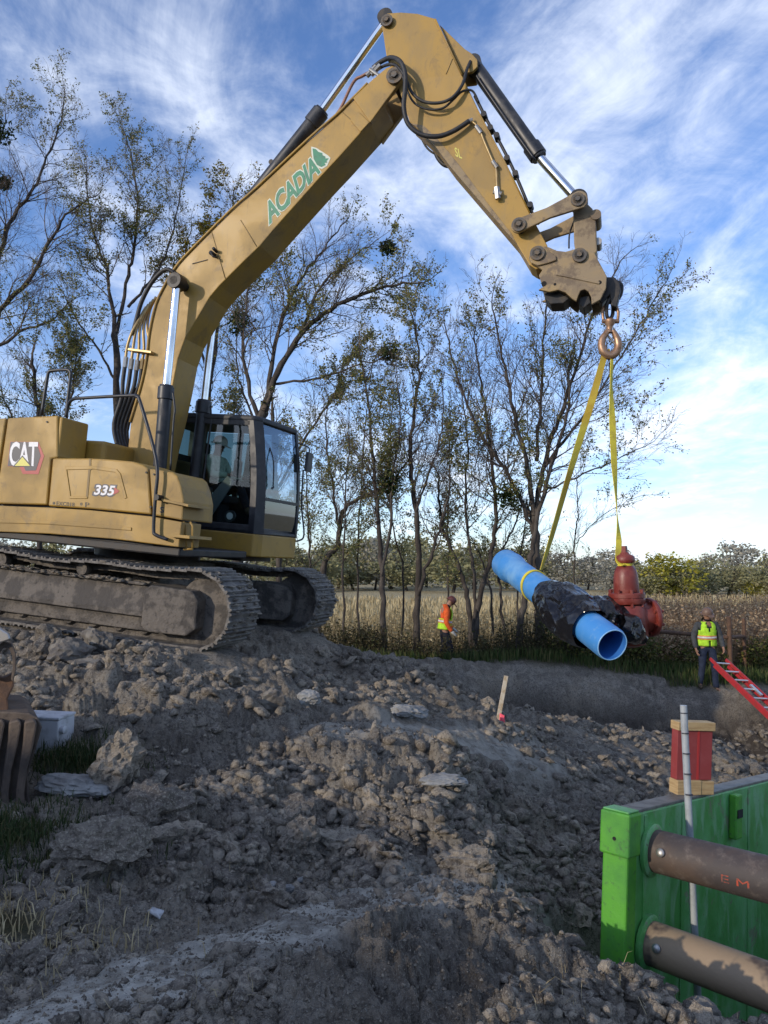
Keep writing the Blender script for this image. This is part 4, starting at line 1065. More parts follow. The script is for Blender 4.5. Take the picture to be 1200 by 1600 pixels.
# inside: seat, console, screen
seat = MB().box(.21, .68, .74, 1.24, zb + .42, zb + .54); seat.box(.06, .20, .74, 1.24, zb + .50, zb + 1.12); seat.box(.09, .18, .86, 1.12, zb + 1.14, zb + 1.32); seat.box(.31, .58, .84, 1.14, zb + .05, zb + .42)
seat.obj('seat', 'seat_fabric', cab, bevel=0.04, seg=3)
lbox('console', .05, .55, .50, .66, zb + .05, zb + .62, 'cab_plastic', cab, 0.03)
mk('armrest_panel', [(.62, .47, zb + .12), (.98, .47, zb + .72), (.86, .47, zb + .80), (.50, .47, zb + .34), (.62, .50, zb + .12), (.98, .50, zb + .72), (.86, .50, zb + .80), (.50, .50, zb + .34)],
   [(0, 1, 2, 3), (7, 6, 5, 4), (0, 4, 5, 1), (1, 5, 6, 2), (2, 6, 7, 3), (3, 7, 4, 0)], 'console_grey', cab, bevel=0.01)
lbox('monitor', .86, .90, .62, .82, zb + .80, zb + 1.05, 'cab_plastic', cab, 0.01)
autosmooth(MB().cyl((.98, .44, zb + .22), (.98, .47, zb + .22), .085, n=24).obj('speaker', 'cab_plastic', cab))
autosmooth(MB().cyl((.98, .435, zb + .22), (.98, .45, zb + .22), .05, n=24).obj('speaker_badge', 'white_print', cab))
# ------------------------------------------------------------------ the load: hook, slings, pipe, wrap, valve
from mathutils import noise as mn
HY = 8.93
hook = empty('crane_hook', at(953, 548, HY))
tag(hook, 'rusty bronze swivel hook and shackles hanging from the yellow coupler', 'hook')
HL = Vector(hook.location)
def hp(px, py, dy=0.0): return at(px, py, HY + dy) - HL
# dark shackle that comes from the coupler
MB().tube([hp(962, 440), hp(971, 446), hp(969, 462), hp(960, 470), hp(952, 462), hp(955, 447), hp(962, 440)], .024, n=10).obj('shackle', 'black_steel', hook, smooth=True)
MB().tube([hp(957, 462, -.05), hp(949, 474, -.05), hp(948, 492, -.02), hp(952, 498), hp(957, 492, .03), hp(958, 474, .05), hp(958, 462, .05)], .022, n=10).obj('chain_link', 'black_steel', hook, smooth=True)
# bronze shackle bow and swivel
MB().tube([hp(943, 502), hp(942, 488), hp(945, 478), hp(953, 473), hp(962, 478), hp(966, 488), hp(965, 502)], .018, n=10).obj('shackle', 'brass', hook, smooth=True)
MB().cyl(hp(941, 502), hp(967, 502), .026, n=12).obj('shackle_bolt', 'brass', hook)
autosmooth(MB().revolve(hp(953, 498), hp(952, 520) - hp(953, 498), [(0, .04), (.02, .062), (.06, .062), (.09, .04), (.14, .034), (.17, .042)], n=20).obj('swivel', 'brass', hook))
hk = MB().tube([hp(952, 514), hp(947, 521), hp(941, 530), hp(940, 541), hp(944, 551), hp(953, 556), hp(962, 551), hp(966, 541), hp(965, 532), hp(962, 524), hp(957, 516)], .040, n=12, res=4, rfun=lambda t: 0.72 + 0.55 * math.sin(math.pi * t))
hk.obj('hook', 'brass', hook, smooth=True)
MB().tube([hp(946, 520), hp(955, 530), hp(962, 540)], .012, n=8).obj('safety_latch', 'steel', hook, smooth=True)

# pipe
PN = at(957, 1008, 7.6); PF = at(789, 880, 10.0)
PD = (PF - PN).normalized(); PLEN = (PF - PN).length
PO, PI_ = 0.172, 0.150
pipe = MB()
pipe.revolve(PN, PD, [(0.004, PI_), (0, PI_ + .004), (0, PO - .012), (.035, PO), (PLEN - .34, PO), (PLEN - .28, PO * 1.05), (PLEN - .24, PO * 1.13), (PLEN - .19, PO * 1.15), (PLEN - .15, PO * 1.10), (PLEN - .02, PO * 1.10), (PLEN, PO * 1.07), (PLEN, PI_), (PLEN - .3, PI_), (.3, PI_)], n=56, closed=True)
pipe_o = pipe.obj('water_pipe', 'pipe_blue')
autosmooth(pipe_o, 50)
tag(pipe_o, 'blue plastic water pipe with a belled end, hung level-ish from yellow slings', 'pipe')
autosmooth(MB().revolve(PN - PD * .002, PD, [(0, PI_ + .002), (0, PO - .013), (.004, PO - .010), (.004, PI_ + .002)], n=56, closed=True).obj('cut_rim', 'pipe_rim', pipe_o))
autosmooth(MB().revolve(PN, PD, [(.006, PI_ - .001), (PLEN - .006, PI_ - .001), (PLEN - .006, PI_ - .0005), (.006, PI_ - .0005)], n=48, closed=True).obj('bore', 'pipe_inside', pipe_o))
def on_axis(px):
    """distance from the near end of the axis point seen at this pixel column"""
    lo, hi = 0.0, PLEN
    for _ in range(40):
        m_ = (lo + hi) / 2; P = PN + PD * m_
        if 600 + FPX * P.x / ((P - CAM).dot(_F)) > px: lo = m_
        else: hi = m_
    return lo
# faint pale scuff rings on the pipe
tT = on_axis(908)
TC = PN + PD * tT
PNrm = PD.cross(Vector((0, 0, 1))); PNrm.z = 0; PNrm.normalize()
if PNrm.x < 0: PNrm = -PNrm
PV = Vector((PNrm.x, PNrm.y, 0.03)).normalized()       # branch direction
VC = TC + PV * 0.56                                     # valve centre
# crumpled black polyethylene round the tee
def crumple(v, amp, seed):
    p = Vector(v); q_ = Vector((p.x * 6.4, p.y * 4.0, p.z * 6.4)) + Vector((seed, 0, 0)); q_ += mn.noise_vector(p * 3.0) * .5
    r = 1 - abs(mn.noise(q_)) * 2.0; r2 = 1 - abs(mn.noise(q_ * 2.3 + Vector((4, 4, 4)))) * 2.0
    return amp * (1.05 * r + 0.22 * r2)
def sleeve(p0, p1, r0, r1, amp, seed, nu=120, nv=64, bulge=0.0):
    p0, p1 = Vector(p0), Vector(p1); d = p1 - p0; L = d.length; d /= L
    u = d.orthogonal().normalized(); w = d.cross(u); v = []
    for j in range(nv):
        t = j / (nv - 1)
        for i in range(nu):
            a = 2 * math.pi * i / nu
            o_ = u * math.cos(a) + w * math.sin(a)
            rr = r0 + (r1 - r0) * t + bulge * math.sin(math.pi * t)
            P = p0 + d * (L * t) + o_ * rr
            k = min(1.0, 3.0 * min(t, 1 - t) + 0.25)
            P += o_ * crumple(P, amp * k, seed)
            P += d * (crumple(P + Vector((9, 1, 3)), 0.03, seed) if j in (0, nv - 1) else 0)
            v.append(P)
    f = [(j * nu + i, j * nu + (i + 1) % nu, (j + 1) * nu + (i + 1) % nu, (j + 1) * nu + i) for j in range(nv - 1) for i in range(nu)]
    return v, f
t0, t1 = on_axis(925), on_axis(858)
wrap = MB().add(*sleeve(PN + PD * t0, PN + PD * t1, PO + .034, PO + .020, .042, 1.0, bulge=.045))
wrap_o = wrap.obj('plastic_wrap', 'black_wrap')
tag(wrap_o, 'crumpled shiny black plastic sheet wrapped round the pipe joint', 'plastic wrap')
MB().add(*sleeve(TC + PV * .02, VC - PV * .12, PO + .015, PO + .02, .045, 5.0, nv=34, bulge=.02)).obj('branch_sleeve', 'black_wrap', wrap_o)
MB().add(*sleeve(VC - PV * .16 + Vector((-.04, -.24, -.02)), VC + Vector((.08, -.22, -.20)), .10, .04, .04, 9.0, nu=50, nv=24, bulge=.06)).obj('loose_fold', 'black_wrap', wrap_o)
# gate valve
val = empty('gate_valve', VC)
tag(val, 'dark red cast iron gate valve with bolted bonnet, black plastic at its side', 'valve')
vu_ = Vector((-.03, -.02, 1)).normalized()
def vrev(name, prof, d=vu_, p=Vector((0, 0, 0)), n=32, mat='valve_red', parent=None):
    o = MB().revolve(p, d, prof, n=n).obj(name, mat, parent or val); autosmooth(o, 38); return o
VS = 1.24                                              # the stem end is tall
body = vrev('body', [(-.30, .10), (-.27, .17), (-.18, .205), (0, .21), (.10, .195), (.145, .17)])
vrev('body_bore', [(-.30, .165), (.30, .165)], PV, mat='valve_red')
for s in (-1, 1):
    p_ = PV * (.24 * s)
    vrev('end_flange', [(0, .16), (0, .205), (.012, .212), (.042, .212), (.055, .202), (.055, .16)] if s > 0 else [(0, .16), (0, .212), (.05, .212), (.05, .16)], PV * s, p_)
    ax = PV.orthogonal().normalized(); ay = PV.cross(ax)
    for k in range(8):
        a = 2 * math.pi * (k + .5) / 8
        c_ = p_ + (ax * math.cos(a) + ay * math.sin(a)) * .182
        MB().cyl(c_ - PV * .02 * s, c_ + PV * .085 * s, .017, n=6).obj('bolt', 'valve_red', val)
bon = vrev('bonnet_flange', [(.16, .12), (.16, .185), (.17, .192), (.21, .192), (.215, .186), (.225, .186), (.23, .192), (.27, .192), (.28, .18), (.28, .10)])
ux = vu_.orthogonal().normalized(); uy = vu_.cross(ux)
for k in range(8):
    a = 2 * math.pi * k / 8
    c_ = (ux * math.cos(a) + uy * math.sin(a)) * .175
    MB().cyl(c_ + vu_ * .13, c_ + vu_ * .315, .018, n=6).obj('bolt', 'valve_red', bon)
vrev('bonnet', [(a_ * VS, r_) for a_, r_ in [(.21, .13), (.25, .135), (.36, .128), (.42, .112), (.455, .085), (.47, .06), (.49, .06)]])
vrev('stuffing_flange', [(a_ * VS, r_) for a_, r_ in [(.485, .05), (.485, .098), (.50, .104), (.53, .104), (.545, .09), (.56, .05), (.575, .04)]], n=24)
nu_ = MB(); a_ = vu_ * .57 * VS; 
nb = [a_ + ux * sx * .026 + uy * sy * .026 for sx, sy in ((-1, -1), (1, -1), (1, 1), (-1, 1))]
nu_.prism(nb, [p_ + vu_ * .075 + (a_ - p_) * .12 for p_ in nb]); nu_.obj('operating_nut', 'valve_red', val, bevel=0.004)
# slings: flat webbing
def webbing(name, pts, widths, wdirs, thick, mat, parent=None):
    P = catmull(pts, 8); m = len(P); k = len(pts) - 1; m_ = MB(); vv = []
    for i, p in enumerate(P):
        t = i / (m - 1) * k; a = min(int(t), k - 1); f_ = t - a
        w = widths[a] * (1 - f_) + widths[a + 1] * f_
        wd = (Vector(wdirs[a]) * (1 - f_) + Vector(wdirs[a + 1]) * f_).normalized()
        d = (P[min(i + 1, m - 1)] - P[max(i - 1, 0)]).normalized()
        wd = (wd - d * wd.dot(d)).normalized(); nn = d.cross(wd)
        vv += [p - wd * w / 2 - nn * thick / 2, p + wd * w / 2 - nn * thick / 2, p + wd * w / 2 + nn * thick / 2, p - wd * w / 2 + nn * thick / 2]
    f = [(i * 4 + a, i * 4 + (a + 1) % 4, (i + 1) * 4 + (a + 1) % 4, (i + 1) * 4 + a) for i in range(m - 1) for a in range(4)]
    f += [(3, 2, 1, 0), tuple((m - 1) * 4 + j for j in range(4))]
    m_.add(vv, f); return m_.obj(name, mat, parent)
tS = on_axis(836); SC = PN + PD * tS
su = PD.orthogonal().normalized(); sw_ = PD.cross(su)
top = at(948, 551, HY)
side = SC + Vector((.06, -.06, .19))
sl1 = webbing('lifting_sling', [top + Vector((.03, .03, .012)), top + Vector((-.02, 0, -.02)), at(925, 625, 8.95), at(890, 740, 9.05), at(862, 838, 9.1), side], [.05, .07, .085, .085, .075, .05], [(1, .4, 0), (1, .2, 0), (1, -.1, 0), (.9, .5, 0), (.8, .6, 0), (.6, .8, 0)], .008, 'sling_amber')
tag(sl1, 'wide amber webbing sling running from hook down to the blue pipe', 'sling')
ring_ = []
for i in range(25):
    a = 2 * math.pi * i / 24
    ring_.append(SC + (su * math.cos(a) + sw_ * math.sin(a)) * (PO + .008) + PD * (.05 * math.cos(a + .6)))
webbing('choker_loop', ring_, [.045] * 25, [PD] * 25, .008, 'sling_yellow', sl1)
topr = at(956, 552, HY)
vt = VC + vu_ * .47 * 1.24
sl2 = webbing('lifting_sling', [topr + Vector((-.03, .02, .01)), topr + Vector((0, 0, -.03)), at(955, 600, 8.85), at(957, 660, 8.75), at(960, 730, 8.65), at(964, 800, 8.55), at(967, 845, 8.45), vt + Vector((-.09, -.04, .04)), vt + Vector((-.05, -.11, -.01))],
               [.04, .035, .05, .085, .08, .045, .07, .06, .05], [(1, .2, 0), (.9, .4, 0), (.7, .7, 0), (.95, .3, 0), (.9, .4, 0), (.3, .95, 0), (.9, .3, 0), (.8, .5, 0), (.8, .5, .2)], .008, 'sling_yellow')
tag(sl2, 'bright yellow webbing sling twisting from hook down to the red valve', 'sling')
webbing('choker_loop', [vt + (ux * math.cos(a) + uy * math.sin(a)) * .075 + vu_ * (.0 + .012 * math.sin(a)) for a in [2 * math.pi * i / 16 for i in range(17)]], [.045] * 17, [vu_] * 17, .008, 'sling_yellow', sl2)
# ------------------------------------------------------------------ trench shoring and small things
def gz_at(x, y): return float(height(np.array([x]), np.array([y]))[0])
TILT = R_(6)
TBq = (TQ * math.cos(TILT) - Vector((0, 0, 1)) * math.sin(TILT)).normalized()
TBu = TP.cross(TBq).normalized()
if TBu.z < 0: TBu = -TBu
TBM = Matrix(((TBq.x, TP.x, TBu.x, TB.x), (TBq.y, TP.y, TBu.y, TB.y), (TBq.z, TP.z, TBu.z, TB.z), (0, 0, 0, 1)))
tb = empty('trench_box', mw=TBM)
tag(tb, 'green steel trench box with brown spreader pipes standing in the trench', 'trench box')
pan = MB().box(.02, 4.2, -.115, 0, -2.6, -.014).obj('side_panel', 'box_green', tb, bevel=0.008)
MB().box(.10, 4.2, -.112, -.006, -.016, .002).obj('top_edge', 'worn_edge', pan, bevel=0.004)
MB().box(.16, .19, -.004, .006, -2.5, -.03).obj('weld_seam', 'box_green', pan, bevel=0.002)
MB().box(.62, .632, -.004, .005, -2.5, -.03).obj('weld_seam', 'box_green', pan)
MB().box(1.62, 1.63, -.004, .005, -2.5, -.03).obj('weld_seam', 'box_green', pan)
MB().box(-.042, .065, -.125, .016, -2.6, -.20).obj('end_post', 'box_green_bright', tb, bevel=0.012)
cl_ = MB().box(-.06, .075, -.135, .03, -.215, .0); cl_.obj('post_collar', 'box_green_bright', tb, bevel=0.012)
MB().box(-.05, .065, -.125, .02, .0005, .010).obj('collar_cap', 'box_green', tb, bevel=0.004)
MB().cyl((-.063, -.05, -.13), (-.055, -.05, -.13), .010, n=8).obj('collar_hole', 'dark_void', tb)
MB().box(1.30, 1.40, .001, .05, -.30, -.03).obj('slide_post', 'box_green_bright', tb, bevel=0.01)
MB().box(1.31, 1.39, .051, .056, -.17, -.12).obj('post_slot', 'dark_void', tb)
def spreader(t, u, dq, du, spray):
    p0 = Vector((t, .0, u)); d = Vector((dq, 1, du)).normalized()
    m = MB().revolve(p0, d, [(0, .06), (0, .108), (1.9, .108), (1.9, .06)], n=40)
    o = m.obj('spreader_pipe', 'spreader', tb); autosmooth(o, 40)
    a = o.data.attributes.new('mud', 'FLOAT', 'POINT')
    k = np.zeros(len(o.data.vertices)); 
    a.data.foreach_set('value', np.full(len(k), 0.0 if spray else 1.0, dtype=np.float32))
    autosmooth(MB().revolve(p0, d, [(.0, .10), (.0, .135), (.02, .135), (.03, .118), (.03, .10)], n=40).obj('socket_flange', 'box_green', o))
    uu = Vector((-.55, .18, .12)).normalized()
    uu = (uu - d * uu.dot(d)).normalized()
    pc = p0 + d * .10 + uu * .100
    autosmooth(MB().revolve(pc, uu, [(0, .022), (.022, .022), (.028, .014)], n=14).obj('locking_pin', 'steel', o))
    return o, p0, d
sp1, q0, qd = spreader(.245, -.215, .04, .005, True)
sp2, _, _ = spreader(.215, -.665, .05, -.03, False)
# sprayed orange mark on the upper pipe, laid round its surface
tv, tf = text_mesh('E M', 1.0, 0.0)
s_dir = (CAM - (TBM @ (q0 + qd * .55))).normalized(); s_l = (TBM.to_3x3().inverted() @ s_dir); s_l = (s_l - qd * s_l.dot(qd)).normalized(); s_c = qd.cross(s_l)
xs = [p[0] for p in tv]; vv = []
for a, b_ in tv:
    sx = .40 + (a - min(xs)) / (max(xs) - min(xs)) * .13; ang_ = -0.62 + b_ * 0.5
    vv.append(q0 + qd * sx + (s_l * math.cos(ang_) + (-s_c if s_c.z < 0 else s_c) * math.sin(ang_)) * .1095)
half = sorted(set(p[0] for p in tv)); cut = (min(xs) + max(xs)) / 2
for lo_f in (True, False):
    ff_ = [f_ for f_ in tf if (tv[f_[0]][0] < cut) == lo_f]; us = sorted(set(i for f_ in ff_ for i in f_)); ix_ = {u_: i for i, u_ in enumerate(us)}
    mk('spray_mark', [vv[u_] for u_ in us], [tuple(ix_[i] for i in f_) for f_ in ff_], 'spray_mark', sp1)
# far side panel of the box, outside the view but standing there
MB().box(.02, 4.2, 1.91, 2.03, -2.6, -.02).obj('side_panel', 'box_green', tb, bevel=0.008)

# grey measuring pole inside the panel
pt = at(1068, 1102, 4.42); pb_ = at(1090, 1452, 4.30)
pl = MB().cyl(pb_ - Vector((0, 0, .9)) + (pb_ - pt) * .1, pt, .0195, n=16)
pole = pl.obj('measuring_pole', 'pvc_grey'); autosmooth(pole)
tag(pole, 'slim grey plastic pole leaning upright against the green trench panel', 'pole')
dpl = (pb_ - pt).normalized()
for k in range(5):
    c_ = pt + dpl * (.04 + .11 * k)
    autosmooth(MB().cyl(c_, c_ + dpl * .006, .0205, n=16).obj('mark_ring', 'dark_print', pole))
# red board with wooden cleats standing on the panel's top edge
bo = Vector(TBM @ Vector((.86, -.05, .002)))
bd = empty('target_board', mw=Matrix.Translation(bo) @ Matrix.Rotation(R_(14), 4, 'Z') @ Matrix.Rotation(R_(4), 4, 'Y'))
tag(bd, 'red board with pale wooden cleats standing on the green panel edge', 'board')
MB().box(-.115, .125, -.015, .045, .085, .375).obj('board', 'target_red', bd, bevel=0.003)
MB().box(-.122, .132, -.032, .05, .375, .425).obj('cleat', 'wood', bd, bevel=0.003)
MB().box(-.118, .045, -.034, .05, .002, .085).obj('cleat', 'wood', bd, bevel=0.003)
MB().box(.047, .134, -.030, .05, .002, .080).obj('cleat', 'wood', bd, bevel=0.003)
MB().box(.022, .036, -.0175, -.015, .087, .373).obj('groove', 'red_print', bd)

# survey stake with pink ribbon
sb = hit(777, 1132, 6.0); stp = at(791, 1056, sb.y)
sd = (stp - sb).normalized(); sx_ = Vector((1, 0, 0)); sx_ = (sx_ - sd * sx_.dot(sd)).normalized(); sy_ = sd.cross(sx_)
A0 = [sb - sd * .12 + sx_ * a * .024 + sy_ * b_ * .010 for a, b_ in ((-1, -1), (1, -1), (1, 1), (-1, 1))]
stake = MB().prism(A0, [p + (stp - sb) + sd * .12 for p in A0]).obj('survey_stake', 'stake_wood', bevel=0.002)
tag(stake, 'pale wooden survey stake leaning in the dirt with a pink ribbon', 'stake')
rb = sb + sd * .02
mk('ribbon', [rb + sx_ * .0 + sd * .12 + sy_ * -.014, rb + sx_ * .06 + sd * .10 + sy_ * -.03, rb + sx_ * .085 + sd * .0 + sy_ * -.02, rb + sx_ * .02 - sd * .02 + sy_ * -.03, rb + sx_ * .045 + sd * .05 + sy_ * -.05],
   [(0, 4, 1), (1, 4, 2), (2, 4, 3), (3, 4, 0)], 'pink_ribbon', stake)

# white block with a knob, half buried
wb = at(44, 1150, 6.2); wb.z -= .14
blk = empty('white_block', mw=Matrix.Translation(Vector((wb.x, wb.y, wb.z))) @ Matrix.Rotation(R_(-6), 4, 'Z') @ Matrix.Rotation(R_(1), 4, 'Y'))
tag(blk, 'dirty white hollow block with a small end knob, half buried by the bucket', 'block')
MB().box(-.27, .245, 0, .26, -.22, .27).obj('body', 'white_box', blk, bevel=0.012)
MB().box(-.262, .25, -.006, .266, .27, .292).obj('lid', 'white_box', blk, bevel=0.006)
autosmooth(MB().revolve((.245, .04, .19), (1, 0, 0), [(0, .028), (.02, .034), (.035, .034), (.045, .02)], n=16).obj('knob', 'white_box', blk))

# detached digging bucket at the left edge
bk = empty('digging_bucket', at(0, 1268, 5.35))
BL = Vector(bk.location)
tag(bk, 'rusty detached excavator bucket with ribbed side lying by the white block', 'bucket')
def bp(px, py, Y=5.35): return at(px, py, Y) - BL
def bprism(name, pts, Y0, dY, mat='bucket_steel', bevel=.012, skew=0.0):
    a = [bp(px, py, Y0) for px, py in pts]
    b_ = [p + Vector((skew or -.47 * dY, dY, 0)) for p in a]
    return MB().prism(a, b_).obj(name, mat, bk, bevel=bevel)
bprism('shell', [(-260, 1110), (20, 1112), (46, 1114), (60, 1122), (66, 1136), (58, 1165), (48, 1195), (44, 1215), (46, 1245), (50, 1275), (-80, 1290), (-300, 1240)], 5.35, .75, skew=-.42)
for x0 in (-12, 14, 38):
    bprism('wear_rib', [(x0, 1128), (x0 + 15, 1124), (x0 + 20, 1132), (x0 + 14, 1165), (x0 + 4, 1205), (x0, 1240), (x0 + 1, 1272), (x0 - 14, 1272), (x0 - 13, 1240), (x0 - 8, 1200), (x0 - 2, 1160)], 5.29, .10, bevel=.014)
bprism('hinge_neck', [(-90, 1000), (-20, 1046), (4, 1060), (20, 1052), (22, 1072), (12, 1092), (14, 1118), (-100, 1125)], 5.42, .10, 'rust')
bprism('hinge_neck', [(-90, 1000), (-20, 1046), (4, 1060), (20, 1052), (22, 1072), (12, 1092), (14, 1118), (-100, 1125)], 5.75, .10, 'rust')
er = MB()
arc_o = [(-14, 1062), (-16, 1035), (-8, 1013), (6, 1003), (19, 1006), (25, 1022), (25, 1045), (21, 1066)]
arc_i = [(17, 1062), (20, 1042), (19, 1024), (14, 1013), (6, 1012), (-1, 1022), (-5, 1040), (-3, 1060)]
bprism('hinge_ear', arc_o + arc_i, 5.36, .08, 'bucket_steel', .006)
bprism('hinge_ear', arc_o + arc_i, 5.76, .08, 'bucket_steel', .006)
bprism('tooth', [(-60, 985), (-10, 975), (14, 990), (17, 1000), (-8, 1008), (-30, 1030), (-70, 1030)], 5.30, .12, 'steel', .012)

# rusty pipe fence by the tall weeds
fence = empty('pipe_fence', (8.6, 18.6, 0))
tag(fence, 'rusty pipe fence of thin posts and one rail among the weeds', 'fence')
FL = Vector(fence.location)
def fpost(px, ptop, pbot, Y, r):
    a = at(px, ptop, Y); b_ = Vector((a.x, a.y, gz_at(a.x, a.y) - .2))
    autosmooth(MB().cyl(b_ - FL, a - FL, r, n=12).obj('post', 'rust', fence)); return a
fpost(1139, 963, 1031, 18.2, .055); fpost(1162, 966, 1015, 18.9, .045); fpost(1006, 985, 1046, 18.3, .05)
autosmooth(MB().cyl(at(1000, 984, 18.3) - FL, at(1136, 996, 18.2) - FL, .048, n=12).obj('rail', 'rust', fence))
autosmooth(MB().cyl(at(1138, 996, 18.2) - FL, at(1162, 994.5, 18.9) - FL, .042, n=12).obj('rail', 'rust', fence))

# red ladder going down into the trench
LT, LE = at(1122, 1030, 16.62), at(1201, 1104, 15.2)
ld = (LE - LT).normalized()
lw = Vector((0.9, 0.44, 0)).normalized(); lw = (lw - ld * lw.dot(ld)).normalized(); ln = ld.cross(lw).normalized()
if ln.z < 0: ln = -ln
lad = empty('ladder', LT)
tag(lad, 'red extension ladder with metal rungs slanting down from the hand of the worker in grey', 'ladder')
LLEN = 5.2
def bar(c0, c1, a, ha, b_, hb):
    c = [(-1, -1), (1, -1), (1, 1), (-1, 1)]
    return MB().prism([c0 + a * ha * i + b_ * hb * j for i, j in c], [c1 + a * ha * i + b_ * hb * j for i, j in c])
for off, nn_, Lg in ((0.0, 0.0, LLEN), (0.05, -.075, LLEN - .05)):
    for s in (-1, 1):
        c0 = lw * s * (.20 - off * .5) + ln * nn_ + ld * (off * 3)
        bar(c0, c0 + ld * Lg, lw, .016, ln, .034).obj('rail', 'ladder_red', lad, bevel=0.004)
for k in range(17):
    c_ = ld * (.16 + .305 * k)
    if .16 + .305 * k < LLEN: autosmooth(MB().cyl(c_ - lw * .19, c_ + lw * .19, .019, n=10).obj('rung', 'alu', lad))
bar(ld * .95 + lw * .10 + ln * .02, ld * 1.30 + lw * .10 + ln * .02, lw, .03, ln, .02).obj('rung_lock', 'alu', lad, bevel=0.004)
# ------------------------------------------------------------------ people
def skin_obj(name, chain, edges, mat, parent, sub=2, root=0):
    """chain: list of (x, y, z, r) or (x, y, z, rx, ry)"""
    me = bpy.data.meshes.new(name); bm = bmesh.new()
    lay = bm.verts.layers.skin.verify()
    vs = []
    for i, c in enumerate(chain):
        v = bm.verts.new(c[:3]); s = v[lay]; s.radius = (c[3], c[4] if len(c) > 4 else c[3]); s.use_root = (i == root); vs.append(v)
    for a, b_ in edges: bm.edges.new((vs[a], vs[b_]))
    bm.to_mesh(me); bm.free(); me.materials.append(M[mat])
    o = bpy.data.objects.new(name, me); link(o, parent)
    sk_ = o.modifiers.new('skin', 'SKIN'); sk_.use_smooth_shade = True; sk_.branch_smoothing = 0.4
    sb_ = o.modifiers.new('sub', 'SUBSURF'); sb_.levels = sub; sb_.render_levels = sub
    return o
def person(mw, label, J, group=None, cat='person', jacket='hood_grey', trousers='jeans', hat='hat_brown', vest=None, glove='skin', hood=True, beard=None, glasses=False, brim=True, boots='boot', strip='vest_strip', open_back=False):
    """J: joints in the person's frame (x right, y forward, z up from the feet)"""
    P = empty('person', mw=mw); tag(P, label, cat, group)
    V_ = lambda k: Vector(J[k])
    up = (V_('head') - V_('neck')).normalized(); fw = Vector(J.get('face', (0, 1, 0))).normalized(); fw = (fw - up * fw.dot(up)).normalized(); rt = fw.cross(up)
    ch, ed = [], []
    def add(v, *r): ch.append((v[0], v[1], v[2], *r)); return len(ch) - 1
    pel = add(V_('pelvis'), .13, .10); spi = add(V_('chest'), .14, .10); nk0 = add(V_('neck') - up * .02, .062)
    ed += [(pel, spi), (spi, nk0)]
    hc = V_('head')
    jaw = add(hc - up * .075 + fw * .012, .060, .068); mid = add(hc + up * .01, .080, .090); crn = add(hc + up * .075 - fw * .008, .060, .070)
    ed += [(nk0, jaw), (jaw, mid), (mid, crn)]
    nose = add(hc + fw * .102 - up * .012, .012); ed += [(mid, nose)]
    for s in (1, -1):
        ea = add(hc + rt * .085 * s - fw * .01, .014, .022); ed += [(mid, ea)]
    for s, k in ((1, 'R'), (-1, 'L')):
        h = add(V_('hip' + k), .085); kn = add(V_('knee' + k), .055); an = add(V_('ank' + k), .042); to = add(V_('toe' + k), .040)
        ed += [(pel, h), (h, kn), (kn, an), (an, to)]
        sh = add(V_('sho' + k), .062); el = add(V_('elb' + k), .043); wr = add(V_('wri' + k), .029)
        ed += [(spi, sh), (sh, el), (el, wr)]
        hd = Vector(J['hand' + k]); d = (hd - V_('wri' + k)).normalized()
        pm = add(V_('wri' + k) + d * .06, .032, .018); ed += [(wr, pm)]
        side = Vector(J.get('palm' + k, (0, 1, 0))); side = (side - d * side.dot(d)).normalized(); cu = d.cross(side) * (-s)
        for i_, (o_, ln_) in enumerate(((.028, .072), (.010, .080), (-.009, .075), (-.026, .060))):
            a = add(V_('wri' + k) + d * .095 + side * o_, .009); b_ = add(V_('wri' + k) + d * (.095 + ln_ * .5) + side * o_ * 1.1 + cu * .012, .0085); c_ = add(V_('wri' + k) + d * (.095 + ln_ * .85) + side * o_ * 1.1 + cu * .036, .0075)
            ed += [(pm, a), (a, b_), (b_, c_)]
        a = add(V_('wri' + k) + d * .045 + side * .040, .010); b_ = add(V_('wri' + k) + d * .085 + side * .058 + cu * .014, .009); ed += [(pm, a), (a, b_)]
    skin_obj('body', ch, ed, 'skin', P)
    # trousers
    tr, te = [(*V_('pelvis'), .155, .125), (*(V_('pelvis') + Vector((0, 0, .08))), .155, .12)], [(0, 1)]
    for k in 'RL':
        n = len(tr); kn, an, hi = V_('knee' + k), V_('ank' + k), V_('hip' + k)
        tr += [(*(hi - Vector((0, 0, .02))), .105), (*((hi + kn) / 2), .092), (*kn, .075), (*((kn + an) / 2), .070), (*(an + (an - kn).normalized() * .01), .066)]
        te += [(0, n), (n, n + 1), (n + 1, n + 2), (n + 2, n + 3), (n + 3, n + 4)]
    skin_obj('trousers', tr, te, trousers, P)
    # jacket or shirt
    ja = [(*(V_('pelvis') + Vector((0, 0, .02))), .165, .135), (*((V_('pelvis') + V_('chest')) / 2), .155, .125), (*V_('chest'), .175, .135), (*(V_('neck') - up * .035), .085)]
    je = [(0, 1), (1, 2), (2, 3)]
    for k in 'RL':
        n = len(ja); sh, el, wr = V_('sho' + k), V_('elb' + k), V_('wri' + k)
        ja += [(*sh, .088), (*((sh + el) / 2), .072), (*el, .064), (*((el + wr) / 2), .055), (*wr, .048)]
        je += [(2, n), (n, n + 1), (n + 1, n + 2), (n + 2, n + 3), (n + 3, n + 4)]
    if hood:
        n = len(ja); ja += [(*(V_('neck') - fw * .075 + up * .02), .075)]; je += [(3, n)]
    skin_obj('jacket' if hood else 'shirt', ja, je, jacket, P)
